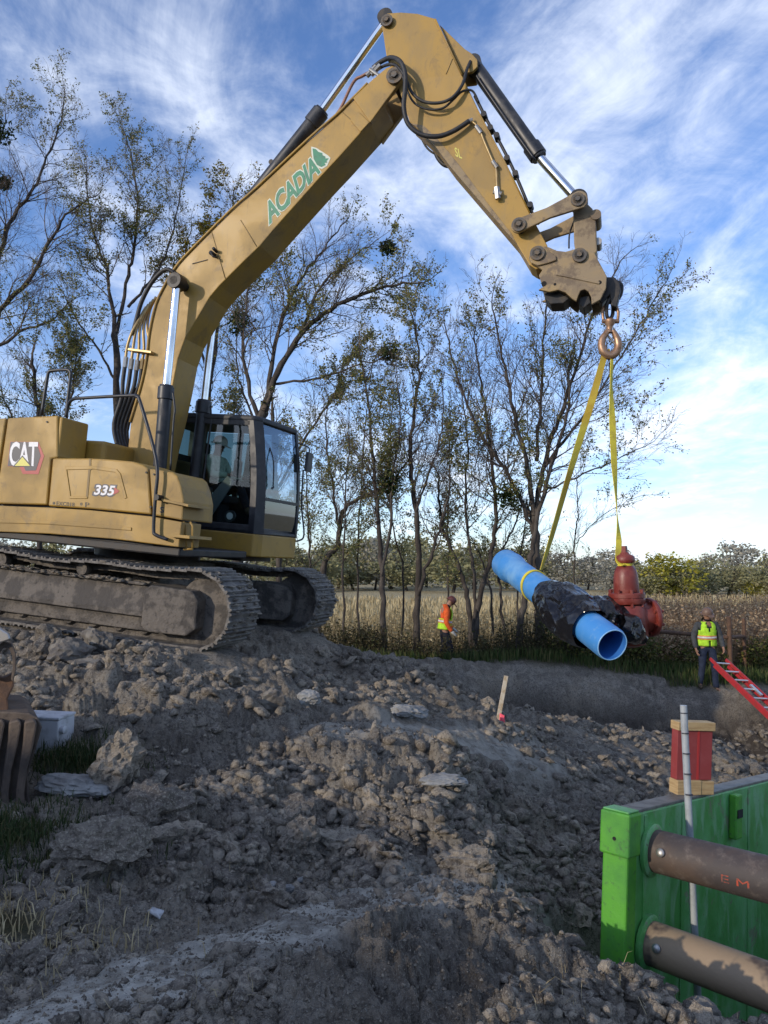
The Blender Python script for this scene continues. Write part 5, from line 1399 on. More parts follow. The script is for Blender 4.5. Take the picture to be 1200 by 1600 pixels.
    for k in 'RL':
        an, to = V_('ank' + k), V_('toe' + k)
        bo_, be_ = [(*(an + Vector((0, 0, .06))), .062), (*(an - Vector((0, 0, .03))), .060), (*(an * .4 + to * .6 - Vector((0, 0, .01))), .052), (*to, .044)], [(0, 1), (1, 2), (2, 3)]
        skin_obj('boot', bo_, be_, boots, P)
        if glove != 'skin':
            d = (Vector(J['hand' + k]) - V_('wri' + k)).normalized(); w = V_('wri' + k)
            skin_obj('glove', [(*(w - d * .02), .046), (*(w + d * .06), .046, .034), (*(w + d * .12), .040, .026), (*(w + d * .165), .024)], [(0, 1), (1, 2), (2, 3)], glove, P)
    # hat
    hm = MB()
    pr = [(-.03, .1), (-.03, .108), (.0, .112), (.04, .106), (.075, .086), (.098, .052), (.106, .02)]
    if brim: pr = [(-.036, .104), (-.036, .142), (-.028, .142), (-.018, .113)] + pr[2:]
    hb = hc + up * .055
    hm.revolve(hb, up, pr, n=24); ho = hm.obj('hard_hat', hat, P); autosmooth(ho, 50)
    if brim:
        mk('peak', [hb + fw * .09 + rt * .09 - up * .03, hb + fw * .19 + rt * .05 - up * .05, hb + fw * .19 - rt * .05 - up * .05, hb + fw * .09 - rt * .09 - up * .03, hb + fw * .09 + rt * .09 - up * .02, hb + fw * .185 + rt * .05 - up * .038, hb + fw * .185 - rt * .05 - up * .038, hb + fw * .09 - rt * .09 - up * .02],
           [(0, 1, 2, 3), (7, 6, 5, 4), (0, 4, 5, 1), (1, 5, 6, 2), (2, 6, 7, 3), (3, 7, 4, 0)], hat, ho)
    for s in (1, -1):
        MB().revolve(hc + fw * .078 + rt * .033 * s + up * .012, fw, [(0, .012), (.008, .010), (.011, .004)], n=10).obj('eye', 'lens_black', P, smooth=True)
    MB().tube([hc + fw * .092 + rt * .025 - up * .058, hc + fw * .098 - up * .056, hc + fw * .092 - rt * .025 - up * .058], .006, n=6).obj('mouth', 'hat_dark', P, smooth=True)
    if glasses:
        g = MB()
        for s in (1, -1): g.revolve(hc + fw * .098 + rt * .036 * s + up * .012, fw, [(0, .028), (.006, .028), (.010, .02)], n=14)
        g.tube([hc + rt * .088 + up * .015, hc + rt * .07 + fw * .09 + up * .016, hc + fw * .106 + up * .016, hc - rt * .07 + fw * .09 + up * .016, hc - rt * .088 + up * .015], .006, n=6)
        g.obj('sunglasses', 'lens_black', P)
    if beard:
        skin_obj('face_cover', [(*(hc - up * .055 + fw * .045), .062, .055), (*(hc - up * .115 + fw * .015), .070), (*(V_('neck')), .078)], [(0, 1), (1, 2)], beard, P)
    if vest:
        pe, chs = V_('pelvis'), V_('chest'); ax = (V_('neck') - pe).normalized(); sd_ = (V_('shoR') - V_('shoL')).normalized(); f2 = ax.cross(sd_) * -1
        if f2.dot(fw) < 0: f2 = -f2
        L = (V_('neck') - pe).length; n = 36
        rows = [(.00, .205, .165), (.16, .198, .158), (.34, .196, .156), (.52, .202, .160), (.68, .206, .160), (.80, .200, .145), (.90, .165, .120), (.97, .105, .098)]
        rr = []
        for i in range(len(rows) - 1):
            for j in range(3):
                t = j / 3; rr.append(tuple(rows[i][q] * (1 - t) + rows[i + 1][q] * t for q in range(3)))
        rr.append(rows[-1]); vv = []; ff = []
        for t, rx, ry in rr:
            c = pe + ax * (L * t)
            for i in range(n):
                a = 2 * math.pi * (i + .5) / n; fold = 1 + .02 * math.sin(a * 7 + t * 9)
                vv.append(c + sd_ * math.cos(a) * rx * fold + f2 * math.sin(a) * ry * fold)
        for j in range(len(rr) - 1):
            t = (rr[j][0] + rr[j + 1][0]) / 2
            for i in range(n):
                a = 2 * math.pi * (i + 1.0) / n; x_, y_ = math.cos(a), math.sin(a)
                if y_ > 0.3 and t > .58 and abs(x_) * .2 < (t - .56) * .22: continue
                if open_back and t > .45 and (y_ < .05 or abs(x_) > .75): continue
                if abs(x_) > .80 and .62 < t < .93: continue
                if y_ > .9 and t < .22 and abs(x_) < (.22 - t) * .5: continue
                ff.append((j * n + i, j * n + (i + 1) % n, (j + 1) * n + (i + 1) % n, (j + 1) * n + i))
        vo = mk('vest', vv, ff, vest, P, smooth=True)
        so = vo.modifiers.new('solid', 'SOLIDIFY'); so.thickness = .008
        def band(t0, t1, g, mat):
            bv, bf = [], []
            for q, t in enumerate((t0, t1)):
                k_ = min(range(len(rr)), key=lambda i_: abs(rr[i_][0] - t)); c = pe + ax * (L * t)
                for i in range(n):
                    a = 2 * math.pi * (i + .5) / n; fold = 1 + .02 * math.sin(a * 7 + t * 9)
                    bv.append(c + sd_ * math.cos(a) * (rr[k_][1] * fold + g) + f2 * math.sin(a) * (rr[k_][2] * fold + g))
            bf = [(i, (i + 1) % n, n + (i + 1) % n, n + i) for i in range(n)]
            bo2 = mk('reflective_band', bv, bf, mat, vo, smooth=True); s2 = bo2.modifiers.new('solid', 'SOLIDIFY'); s2.thickness = .004
        band(.30, .38, .010, strip); band(.26, .30, .008, 'vest_orange'); band(.38, .42, .008, 'vest_orange')
    return P
def feet_on(x, y): return gz_at(x, y)
# worker in grey by the ladder
wx_, wy_ = 7.06, 16.95
wz_ = at(1092, 1076, wy_).z
JR = dict(pelvis=(0, 0, .93), chest=(0, .0, 1.32), neck=(0, .01, 1.47), head=(0, .05, 1.60), face=(-.25, 1, -.35),
          hipR=(.10, 0, .88), kneeR=(.13, .03, .49), ankR=(.17, -.02, .09), toeR=(.20, .13, .045), hipL=(-.10, 0, .88), kneeL=(-.11, .09, .47), ankL=(-.10, .16, .02), toeL=(-.13, .32, -.02),
          shoR=(.20, 0, 1.40), elbR=(.285, -.02, 1.11), wriR=(.27, .06, .87), handR=(.26, .09, .78), shoL=(-.20, 0, 1.40), elbL=(-.285, .02, 1.12), wriL=(-.27, .19, .90), handL=(-.25, .26, .80))
person(Matrix.Translation((wx_, wy_, wz_)) @ Matrix.Rotation(R_(180), 4, 'Z'), 'worker in grey hoodie, lime vest and sunglasses standing and holding the red ladder', JR,
       'workers on the ground' if False else None, jacket='hood_grey', trousers='jeans', hat='hat_brown', vest='vest_lime', beard='black_cloth', glasses=True)
# worker in orange walking by the trees
lx_, ly_ = 1.44, 18.5
lz_ = at(690, 1044, ly_).z
JL = dict(pelvis=(0, 0, .92), chest=(0, .03, 1.30), neck=(0, .07, 1.46), head=(0, .15, 1.56), face=(.1, 1, -.8),
          hipR=(.10, 0, .88), kneeR=(.11, .13, .48), ankR=(.11, .05, .08), toeR=(.12, .21, .04), hipL=(-.10, 0, .88), kneeL=(-.11, .02, .48), ankL=(-.11, -.20, .11), toeL=(-.12, -.06, .04),
          shoR=(.20, .03, 1.38), elbR=(.25, .0, 1.09), wriR=(.22, .14, .88), handR=(.20, .22, .80), shoL=(-.20, .03, 1.38), elbL=(-.24, .06, 1.10), wriL=(-.19, .24, .92), handL=(-.16, .32, .86))
person(Matrix.Translation((lx_, ly_, lz_)) @ Matrix.Rotation(R_(-84), 4, 'Z'), 'worker in orange hoodie and lime vest walking beside the tree trunks, looking down', JL,
       jacket='hood_orange', trousers='jeans_dark', hat='hat_dark', vest='vest_lime', glove='glove_white', beard='black_cloth', open_back=True)
# operator seated in the cab
hip = EM @ Vector((.42, .99, zb + .62))
om = Matrix.Translation(hip) @ Matrix.Rotation(-TH - math.pi / 2, 4, 'Z')
JO = dict(pelvis=(0, 0, 0), chest=(0, -.03, .38), neck=(0, -.01, .53), head=(0, .03, .66), face=(.1, 1, -.1),
          hipR=(.10, .05, .0), kneeR=(.14, .44, .06), ankR=(.13, .58, -.34), toeR=(.13, .72, -.38), hipL=(-.10, .05, .0), kneeL=(-.14, .44, .06), ankL=(-.13, .58, -.34), toeL=(-.13, .72, -.38),
          shoR=(.21, -.02, .46), elbR=(.28, .08, .19), wriR=(.24, .32, .18), handR=(.23, .42, .17), shoL=(-.21, -.02, .46), elbL=(-.28, .08, .19), wriL=(-.24, .32, .18), handL=(-.23, .42, .17))
person(om, 'machine operator in pale shirt and white cap seated inside the dark cab', JO, jacket='work_shirt', trousers='jeans_dark', hat='hat_white', hood=False, brim=True)
# ------------------------------------------------------------------ trees and weeds
TR = random.Random(11)
NPR = np.random.RandomState(7)
def seg_mesh(segs, sides):
    """tapered prisms for an array of (x0,y0,z0,x1,y1,z1,r0,r1)"""
    S = np.asarray(segs, dtype=np.float64)
    p0, p1, r0, r1 = S[:, :3], S[:, 3:6], S[:, 6], S[:, 7]
    d = p1 - p0; L = np.linalg.norm(d, axis=1, keepdims=True); d = d / np.maximum(L, 1e-9)
    ref = np.where(np.abs(d[:, 2:3]) < 0.9, np.array([[0, 0, 1.0]]), np.array([[1.0, 0, 0]]))
    u = np.cross(d, ref); u /= np.linalg.norm(u, axis=1, keepdims=True); w = np.cross(d, u)
    n = len(S); V = np.zeros((n, 2, sides, 3))
    for k in range(sides):
        a = 2 * math.pi * k / sides
        o = u * math.cos(a) + w * math.sin(a)
        V[:, 0, k] = p0 + o * r0[:, None]; V[:, 1, k] = p1 + o * r1[:, None]
    b = (np.arange(n) * 2 * sides)[:, None]
    q = [np.stack([b[:, 0] + k, b[:, 0] + (k + 1) % sides, b[:, 0] + sides + (k + 1) % sides, b[:, 0] + sides + k], -1) for k in range(sides)]
    return V.reshape(-1, 3), np.concatenate(q)
def limb_mesh(limbs_, n):
    """continuous tapered tubes, one per limb"""
    V, Q, k0 = [], [], 0
    for C, r0, r1 in limbs_:
        m = len(C); nor = None
        for i, p in enumerate(C):
            d = (C[min(i + 1, m - 1)] - C[max(i - 1, 0)]).normalized()
            nor = d.orthogonal().normalized() if nor is None else (nor - d * nor.dot(d)).normalized()
            w = d.cross(nor); t = i / (m - 1); r = (r0 + (r1 - r0) * t) * (1 + .12 * math.sin(i * 2.3 + k0))
            for k in range(n):
                a = 2 * math.pi * k / n; V.append(p + (nor * math.cos(a) + w * math.sin(a)) * r)
        Q += [(k0 + i * n + k, k0 + i * n + (k + 1) % n, k0 + (i + 1) * n + (k + 1) % n, k0 + (i + 1) * n + k) for i in range(m - 1) for k in range(n)]
        k0 += m * n
    return np.array([tuple(v) for v in V]), np.array(Q)
def leaf_mesh(P, size, rs, aspect=0.6, droop=0.0):
    """one bent quad pair per leaf, random orientation"""
    n = len(P); P = np.asarray(P)
    a = rs.normal(size=(n, 3)); a[:, 2] = a[:, 2] * 0.7 - droop; a /= np.linalg.norm(a, axis=1, keepdims=True)
    b = rs.normal(size=(n, 3)); b -= a * (a * b).sum(1, keepdims=True); b /= np.linalg.norm(b, axis=1, keepdims=True)
    s = (size * (0.6 + 0.8 * rs.rand(n)))[:, None]
    V = np.stack([P, P + a * s * .5 + b * s * aspect * .5, P + a * s, P + a * s * .5 - b * s * aspect * .5], 1).reshape(-1, 3)
    q = np.arange(n * 4).reshape(-1, 4)
    return V, q, np.repeat(rs.rand(n), 4)
def grow(out, tips, p, d, L, r, lev, maxlev, rng, spread=0.75, up=0.12, rmin=0.0035, gnarl=0.18, dens=1.0):
    """recursive branch: wanders, tapers and sheds side branches; plain tuples for speed"""
    n = max(4, int(L / 0.17)) if lev < 3 else max(2, min(5, int(L / 0.14)))
    st = L / n; x, y, z = p; dx, dy, dz = d
    for i in range(n):
        t = (i + 1) / n; rr = max(rmin * .8, r * (1 - 0.72 * t)); ra = max(rmin * .8, r * (1 - 0.72 * i / n))
        dx += rng.gauss(0, gnarl); dy += rng.gauss(0, gnarl); dz += rng.gauss(0, gnarl) + up
        m = math.sqrt(dx * dx + dy * dy + dz * dz); dx /= m; dy /= m; dz /= m
        nx, ny, nz = x + dx * st, y + dy * st, z + dz * st
        out.append((x, y, z, nx, ny, nz, ra, rr)); x, y, z = nx, ny, nz
        if lev < maxlev and t > 0.22:
            k = dens * (1.2 if lev < 2 else 1.0)
            k = int(k) + (1 if rng.random() < k - int(k) else 0)
            for _ in range(k):
                ax, ay, az = rng.gauss(0, 1), rng.gauss(0, 1), rng.gauss(0, 1)
                dt = ax * dx + ay * dy + az * dz; ax -= dt * dx; ay -= dt * dy; az -= dt * dz
                m = math.sqrt(ax * ax + ay * ay + az * az) + 1e-6; s = spread * rng.uniform(.6, 1.2)
                cd = (dx + ax / m * s, dy + ay / m * s, dz + az / m * s)
                m = math.sqrt(sum(c * c for c in cd)); cd = tuple(c / m for c in cd)
                cl = L * rng.uniform(.38, .68) * (1.05 - 0.45 * t)
                if cl > 0.11: grow(out, tips, (x, y, z), cd, cl, max(rmin, rr * rng.uniform(.4, .62)), lev + 1, maxlev, rng, spread, up, rmin, gnarl, dens)
    tips.append((x, y, z, lev))
def tree(label, limbs, seed, leaves=('leaf_olive', 2500, .07), maxlev=4, dens=1.0, cat='tree', group='trees along the fence line', up=.06, leafz=None, mist=0, spread=.8, side_len=1.0, gnarl=.16):
    """limbs: list of (pixel path, distance at start and end, radius at start and end, first fraction with side branches)"""
    rng = random.Random(seed); rs = np.random.RandomState(seed)
    main, fine, tips, limbs_c = [], [], [], []
    foot = None
    for path, (Y0, Y1), (r0, r1), f0 in limbs:
        n = len(path); pts = [at(px, py, Y0 + (Y1 - Y0) * i / (n - 1)) for i, (px, py) in enumerate(path)]
        if foot is None:
            foot = Vector(pts[0]); g = gz_at(foot.x, foot.y)
            if foot.z > g - .05: foot.z = g - .05
            pts[0] = foot
        r0, r1 = r0 * .78, r1 * .8
        C = catmull(pts, 6); m = len(C)
        for i in range(m - 1):
            C[i + 1] = C[i + 1] + Vector((rng.gauss(0, .018), rng.gauss(0, .03), rng.gauss(0, .018)))
        limbs_c.append((C, r0, r1))
        for i in range(m - 1):
            a, b_ = C[i], C[i + 1]; ta, tb_ = i / (m - 1), (i + 1) / (m - 1)
            ra, rb_ = r0 + (r1 - r0) * ta, r0 + (r1 - r0) * tb_
            main.append((*a, *b_, ra, rb_))
            if tb_ > f0:
                d = (b_ - a); L = d.length; d /= L
                k = dens * L * 6.2; k = int(k) + (1 if rng.random() < k - int(k) else 0)
                for _ in range(k):
                    q_ = Vector((rng.gauss(0, 1), rng.gauss(0, 1), rng.gauss(0, .8))); q_ = (q_ - d * q_.dot(d)).normalized()
                    cd = (d + q_ * spread * rng.uniform(.6, 1.3)).normalized()
                    o_ = a + (b_ - a) * rng.random()
                    grow(fine, tips, tuple(o_), tuple(cd), side_len * rng.uniform(.7, 2.0) * (1.15 - .55 * tb_), min(rb_ * .5, .020), 1, maxlev, rng, spread, up, dens=dens, gnarl=gnarl)
        grow(fine, tips, tuple(C[-1]), tuple((C[-1] - C[-2]).normalized()), side_len * rng.uniform(.5, .9), r1, 1, maxlev, rng, spread, up, dens=dens, gnarl=gnarl)
    T = empty('tree', foot); tag(T, label, cat, group)
    F_ = np.array(foot)
    def part(nm, V, q_, mat, **kw):
        me = np_mesh(nm, V - F_, quads=q_, **kw); o_ = mobj(nm, me, mat, T)
        if nm != 'trunk': o_['kind'] = 'stuff'
        return o_
    V, q_ = limb_mesh(limbs_c, 8); trunk = part('trunk', V, q_, 'bark', smooth=True)
    V, q_ = seg_mesh(fine, 3); part('branches', V, q_, 'twig', smooth=True)
    mat, nl, sz = leaves; nl = int(nl * 4.4); sz *= .8
    if nl:
        tp = np.array([t[:3] for t in tips]); sg = np.array(fine)
        k = rs.randint(0, len(sg), nl); f_ = rs.rand(nl, 1)
        P = sg[k, :3] * (1 - f_) + sg[k, 3:6] * f_ + rs.normal(size=(nl, 3)) * .04
        # leaves hang on in bunches, not evenly
        cl_ = fbm(P[:, 0] * 1.1 + seed, P[:, 2] * 1.1 + P[:, 1] * .6, 3, seed)
        keep = cl_ > -0.12 + 0.25 * rs.rand(nl)
        if leafz: keep &= (P[:, 2] > leafz[0] + rs.rand(nl)) & (P[:, 2] < leafz[1] - rs.rand(nl))
        P = P[keep]
        V, q_, a = leaf_mesh(P, sz, rs, droop=.3); part('crown', V, q_, mat, attrs=dict(rnd=a))
    for j in range(mist):
        k = rs.randint(0, len(main)); c = np.array(main[-1 - (k % max(1, len(main) // 2))][3:6])
        c = c + rs.normal(size=3) * .15
        P = rs.normal(size=(420, 3)); P /= np.linalg.norm(P, axis=1, keepdims=True); P = c + P * (rs.rand(420, 1) ** .45) * rs.uniform(.22, .42)
        V, q_, a = leaf_mesh(P, .09, rs); part('mistletoe', V, q_, 'leaf_dark', attrs=dict(rnd=a))
    return T, len(main) + len(fine)
ntot = 0
def T_(*a, **k):
    global ntot
    t, n = tree(*a, **k); ntot += n; return t
OL = 'leaf_olive'
T_('tall many-limbed bare tree behind the hook with a thick dark trunk', [
    ([(846, 1036), (843, 960), (838, 880), (834, 805)], (18.9, 18.9), (.17, .12), 1.1),
    ([(834, 805), (822, 720), (802, 640), (786, 560), (768, 470)], (18.9, 18.3), (.085, .018), .25),
    ([(837, 800), (852, 720), (878, 640), (905, 560), (930, 480), (975, 400)], (18.9, 19.6), (.09, .018), .2),
    ([(850, 730), (888, 680), (945, 600), (1000, 510), (1045, 430)], (18.9, 19.2), (.055, .014), .25),
    ([(834, 830), (795, 745), (745, 665), (710, 575), (695, 505)], (18.9, 18.2), (.07, .015), .2),
    ([(838, 720), (846, 610), (852, 500), (860, 430)], (18.9, 19.4), (.06, .014), .2),
    ([(842, 770), (900, 745), (960, 720), (1020, 690)], (18.9, 18.5), (.035, .01), .3)], 21, (OL, 5200, .075), mist=1)
T_('leaning dark trunk rising close beside the thick-trunked tree', [
    ([(809, 1034), (816, 960), (826, 890), (836, 830), (858, 740), (885, 650), (890, 570)], (18.4, 18.8), (.12, .03), .6)], 22, (OL, 900, .07), side_len=.9)
T_('multi-stemmed tree behind the pipe bell with bent stems', [
    ([(737, 1016), (733, 950), (722, 900), (702, 850), (688, 800), (684, 740)], (19.4, 19.8), (.10, .025), .5),
    ([(742, 1010), (750, 930), (768, 865), (774, 800), (766, 700), (752, 600), (740, 520)], (19.4, 19.0), (.10, .02), .4),
    ([(740, 1005), (742, 930), (735, 860), (728, 780), (730, 690), (720, 600)], (19.4, 19.2), (.07, .015), .45)], 23, (OL, 4200, .075))
T_('small crooked tree with thin stems between pipe and worker in orange', [
    ([(790, 1010), (783, 940), (778, 880), (800, 830), (815, 790)], (20.6, 20.6), (.06, .02), .4),
    ([(770, 1005), (768, 930), (755, 880), (740, 850)], (20.6, 20.8), (.05, .015), .4)], 24, (OL, 700, .065), side_len=.7)
T_('straight forked tree directly left of the worker in orange', [
    ([(648, 1012), (651, 960), (655, 880), (650, 800), (641, 720), (648, 640), (655, 560), (640, 480)], (19.0, 19.4), (.12, .02), .45),
    ([(652, 930), (668, 880), (690, 820), (702, 760), (706, 690)], (19.0, 18.6), (.07, .015), .3),
    ([(650, 800), (670, 740), (690, 670), (690, 590)], (19.0, 18.8), (.04, .012), .25)], 25, (OL, 3400, .075))
T_('slim upright tree with two dark stems near the far track', [
    ([(600, 1006), (598, 920), (592, 830), (585, 740), (575, 640), (562, 540)], (18.7, 19.4), (.10, .02), .4),
    ([(596, 900), (610, 830), (612, 750), (625, 660), (620, 580)], (18.7, 18.9), (.055, .014), .3)], 26, (OL, 3000, .075), mist=1)
T_('crooked bowed tree bending right beside the cab', [
    ([(494, 955), (505, 890), (527, 850), (536, 800), (560, 780), (610, 755), (648, 705)], (20.0, 20.0), (.12, .025), .35),
    ([(530, 830), (520, 760), (510, 690), (512, 620)], (20.0, 20.3), (.05, .015), .2),
    ([(486, 960), (484, 880), (480, 800), (478, 720)], (20.2, 20.2), (.05, .015), .3)], 27, (OL, 2600, .07))
T_('big leaning tree behind the cab with a long limb reaching right', [
    ([(360, 960), (375, 830), (395, 700), (412, 640)], (21.0, 20.6), (.22, .16), 1.1),
    ([(412, 640), (440, 568), (495, 498), (560, 462), (620, 445), (668, 440)], (20.6, 20.0), (.13, .02), .2),
    ([(470, 520), (500, 450), (540, 410), (590, 375)], (20.4, 20.6), (.06, .014), .2),
    ([(415, 640), (430, 540), (460, 450), (505, 390), (545, 340)], (20.6, 21.2), (.09, .016), .2),
    ([(405, 660), (380, 560), (385, 470), (400, 400)], (20.6, 21.5), (.08, .018), .25),
    ([(430, 600), (500, 590), (560, 570), (610, 560)], (20.6, 19.8), (.05, .014), .2)], 28, (OL, 6500, .08), mist=4)
T_('tall bare tree behind the boom foot with a straight grey trunk', [
    ([(192, 980), (190, 800), (184, 620), (180, 513)], (21.5, 21.5), (.17, .11), 1.1),
    ([(180, 515), (168, 425), (154, 390), (140, 330), (135, 260)], (21.5, 21.0), (.07, .014), .15),
    ([(182, 520), (200, 430), (212, 370), (213, 300), (203, 235), (190, 200)], (21.5, 21.8), (.075, .012), .2),
    ([(200, 480), (231, 443), (262, 390), (278, 320), (290, 250)], (21.5, 22.0), (.06, .012), .2),
    ([(184, 600), (150, 540), (120, 500), (95, 450)], (21.5, 20.8), (.05, .012), .25)], 29, (OL, 4500, .07), gnarl=.2)
T_('wide old tree with limbs arching up over the engine hood', [
    ([(-60, 1000), (-55, 800), (-45, 640), (-30, 540)], (21.0, 21.0), (.24, .18), 1.1),
    ([(-30, 540), (0, 485), (49, 432), (84, 362), (115, 327), (160, 298)], (21.0, 20.4), (.11, .014), .15),
    ([(-35, 560), (-10, 430), (20, 340), (45, 308), (70, 257), (95, 187), (101, 140)], (21.0, 21.6), (.10, .012), .25),
    ([(-40, 520), (-30, 380), (-10, 260), (10, 180)], (21.0, 21.0), (.09, .014), .2),
    ([(-30, 560), (30, 520), (80, 500), (110, 470)], (21.0, 20.2), (.07, .014), .2)], 30, (OL, 5600, .07), mist=2, gnarl=.2)
T_('yellowing tree top rising behind the raised boom', [
    ([(300, 980), (312, 760), (328, 600), (345, 470)], (23.5, 23.5), (.16, .08), .55),
    ([(345, 470), (352, 400), (362, 330), (368, 290)], (23.5, 23.5), (.06, .014), .1),
    ([(330, 600), (300, 500), (290, 410), (300, 350)], (23.5, 23.8), (.06, .014), .2),
    ([(345, 480), (390, 420), (410, 360)], (23.5, 23.2), (.05, .014), .2)], 31, ('leaf_yellow', 5200, .10), gnarl=.2)
T_('low leafy tree behind the handrails with many thin stems', [
    ([(60, 990), (62, 800), (58, 640), (50, 560)], (20.2, 20.2), (.12, .05), .5),
    ([(64, 800), (95, 680), (115, 600), (120, 530)], (20.2, 20.0), (.06, .015), .2),
    ([(60, 760), (20, 660), (0, 600)], (20.2, 20.2), (.06, .015), .2)], 32, (OL, 5200, .075))
T_('dense leafy tree behind the cab roof and far boom cylinder', [
    ([(440, 985), (436, 860), (430, 740), (425, 640)], (22.6, 22.6), (.14, .06), .35),
    ([(436, 760), (480, 680), (520, 620), (540, 560)], (22.6, 22.4), (.06, .015), .2),
    ([(432, 720), (390, 640), (370, 570), (372, 520)], (22.6, 22.6), (.06, .015), .2)], 33, (OL, 7000, .085))
T_('thin sapling with a crooked tip to the right of the leaning trunk', [
    ([(897, 1010), (899, 930), (897, 850), (903, 800), (900, 745)], (20.5, 20.5), (.035, .012), .3),
    ([(899, 850), (925, 820), (965, 790), (1010, 772)], (20.5, 20.2), (.018, .006), .3)], 34, (OL, 250, .06), side_len=.6)
for k, (px, Y, h_) in enumerate([(560, 20.5, 560), (700, 21.0, 640), (540, 19.0, 640), (625, 21.5, 600), (815, 21.5, 640)]):
    T_('slender young tree with a thin stem and sparse leaves in the row', [
        ([(px, 1008), (px + TR.uniform(-8, 8), 900), (px + TR.uniform(-20, 20), 780), (px + TR.uniform(-25, 25), h_)], (Y, Y), (.045, .012), .35)], 60 + k, (OL, 1100, .07), side_len=.8, group='slender young trees in the row')

# --- far tree line beyond the field: each tree its own object, a few crowns shared
def far_crown(seed, nclump, mat, squat=1.0):
    rs = np.random.RandomState(seed); P = []
    for _ in range(nclump):
        a = rs.rand() * 2 * math.pi; rr = rs.rand() ** .6; zz_ = rs.rand()
        w = math.sin(math.pi * (0.12 + 0.80 * zz_)) ** .8
        c = np.array([math.cos(a) * rr * w * .55, math.sin(a) * rr * w * .55, .12 + .86 * zz_ * (1 - .12 * rr)])
        n = rs.randint(26, 60)
        P.append(c + rs.normal(size=(n, 3)) * np.array([.075, .075, .06]))
    P = np.concatenate(P); P[:, 2] = np.maximum(P[:, 2], .02)
    V, q_, a = leaf_mesh(P, .055, rs, .8)
    sh = np.repeat(np.clip(.5 + .9 * fbm(P[:, 0] * 4 + seed, P[:, 2] * 4, 3, seed), 0, 1), 4)
    me = np_mesh('crown', V, quads=q_, attrs=dict(rnd=np.clip(.6 * a + .4 * sh, 0, 1))); me.materials.append(M[mat]); return me
def far_trunk(seed):
    rng = random.Random(seed); segs, tips = [], []
    grow(segs, tips, (0, 0, -.05), (0, 0, 1), .85, .03, 0, 3, rng, .7, .05, .004, .12, 1.0)
    V, q_ = seg_mesh(segs, 4); me = np_mesh('trunk', V, quads=q_); me.materials.append(M['bark']); return me
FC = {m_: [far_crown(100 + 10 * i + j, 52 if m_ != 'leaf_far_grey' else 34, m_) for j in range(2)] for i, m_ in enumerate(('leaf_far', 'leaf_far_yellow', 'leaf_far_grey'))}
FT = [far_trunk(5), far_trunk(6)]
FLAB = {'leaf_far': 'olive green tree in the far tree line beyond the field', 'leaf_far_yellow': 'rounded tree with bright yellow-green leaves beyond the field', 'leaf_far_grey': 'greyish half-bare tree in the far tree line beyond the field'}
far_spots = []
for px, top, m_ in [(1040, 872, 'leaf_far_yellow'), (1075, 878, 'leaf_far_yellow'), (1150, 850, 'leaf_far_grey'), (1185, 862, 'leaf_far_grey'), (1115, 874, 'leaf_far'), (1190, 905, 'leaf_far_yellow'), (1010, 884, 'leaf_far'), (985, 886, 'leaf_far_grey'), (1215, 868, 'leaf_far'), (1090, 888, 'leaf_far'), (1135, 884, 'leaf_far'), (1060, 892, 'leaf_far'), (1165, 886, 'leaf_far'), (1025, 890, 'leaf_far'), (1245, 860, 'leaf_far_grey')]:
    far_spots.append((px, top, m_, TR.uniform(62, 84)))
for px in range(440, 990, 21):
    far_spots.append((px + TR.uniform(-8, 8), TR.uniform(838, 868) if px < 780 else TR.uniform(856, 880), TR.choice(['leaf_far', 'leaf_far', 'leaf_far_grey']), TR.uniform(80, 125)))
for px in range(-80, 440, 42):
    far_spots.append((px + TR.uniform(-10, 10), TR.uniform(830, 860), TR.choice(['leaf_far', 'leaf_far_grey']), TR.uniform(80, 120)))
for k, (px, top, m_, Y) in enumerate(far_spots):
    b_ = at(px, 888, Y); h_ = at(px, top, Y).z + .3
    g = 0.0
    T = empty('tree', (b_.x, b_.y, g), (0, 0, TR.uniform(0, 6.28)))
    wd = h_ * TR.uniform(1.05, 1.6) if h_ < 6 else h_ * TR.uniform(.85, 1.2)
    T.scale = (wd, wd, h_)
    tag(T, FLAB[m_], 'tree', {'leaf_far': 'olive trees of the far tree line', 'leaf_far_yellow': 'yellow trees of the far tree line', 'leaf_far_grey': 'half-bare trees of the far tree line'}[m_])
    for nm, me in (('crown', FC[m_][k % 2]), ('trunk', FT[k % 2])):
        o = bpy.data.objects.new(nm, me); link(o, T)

# --- blades and weeds
def blades(name, X, Y, H, Wd, mat, label, cat, rs, lean=.35, kind='stuff', z=None, rnd=None, bend=.5):
    n = len(X); Z = height(X, Y, False) - .02 if z is None else z
    a = rs.rand(n) * 2 * math.pi; dx, dy = np.cos(a), np.sin(a); la = rs.rand(n) * 2 * math.pi; lm = rs.rand(n) * lean * H
    lx, ly = np.cos(la) * lm, np.sin(la) * lm
    V = np.zeros((n, 5, 3)); w = Wd
    V[:, 0] = np.stack([X - dx * w, Y - dy * w, Z], -1); V[:, 1] = np.stack([X + dx * w, Y + dy * w, Z], -1)
    V[:, 2] = np.stack([X + lx * .4 - dx * w * .75, Y + ly * .4 - dy * w * .75, Z + H * .6], -1); V[:, 3] = np.stack([X + lx * .4 + dx * w * .75, Y + ly * .4 + dy * w * .75, Z + H * .6], -1)
    V[:, 4] = np.stack([X + lx, Y + ly, Z + H * (1 - bend * lm / np.maximum(H, 1e-6))], -1)
    b = np.arange(n) * 5
    me = np_mesh(name, V.reshape(-1, 3), tris=np.stack([b + 2, b + 3, b + 4], -1), quads=np.stack([b, b + 1, b + 3, b + 2], -1), attrs=dict(rnd=np.repeat(rs.rand(n) if rnd is None else rnd, 5)))
    o = mobj(name, me, mat); tag(o, label, cat, kind=kind); return o
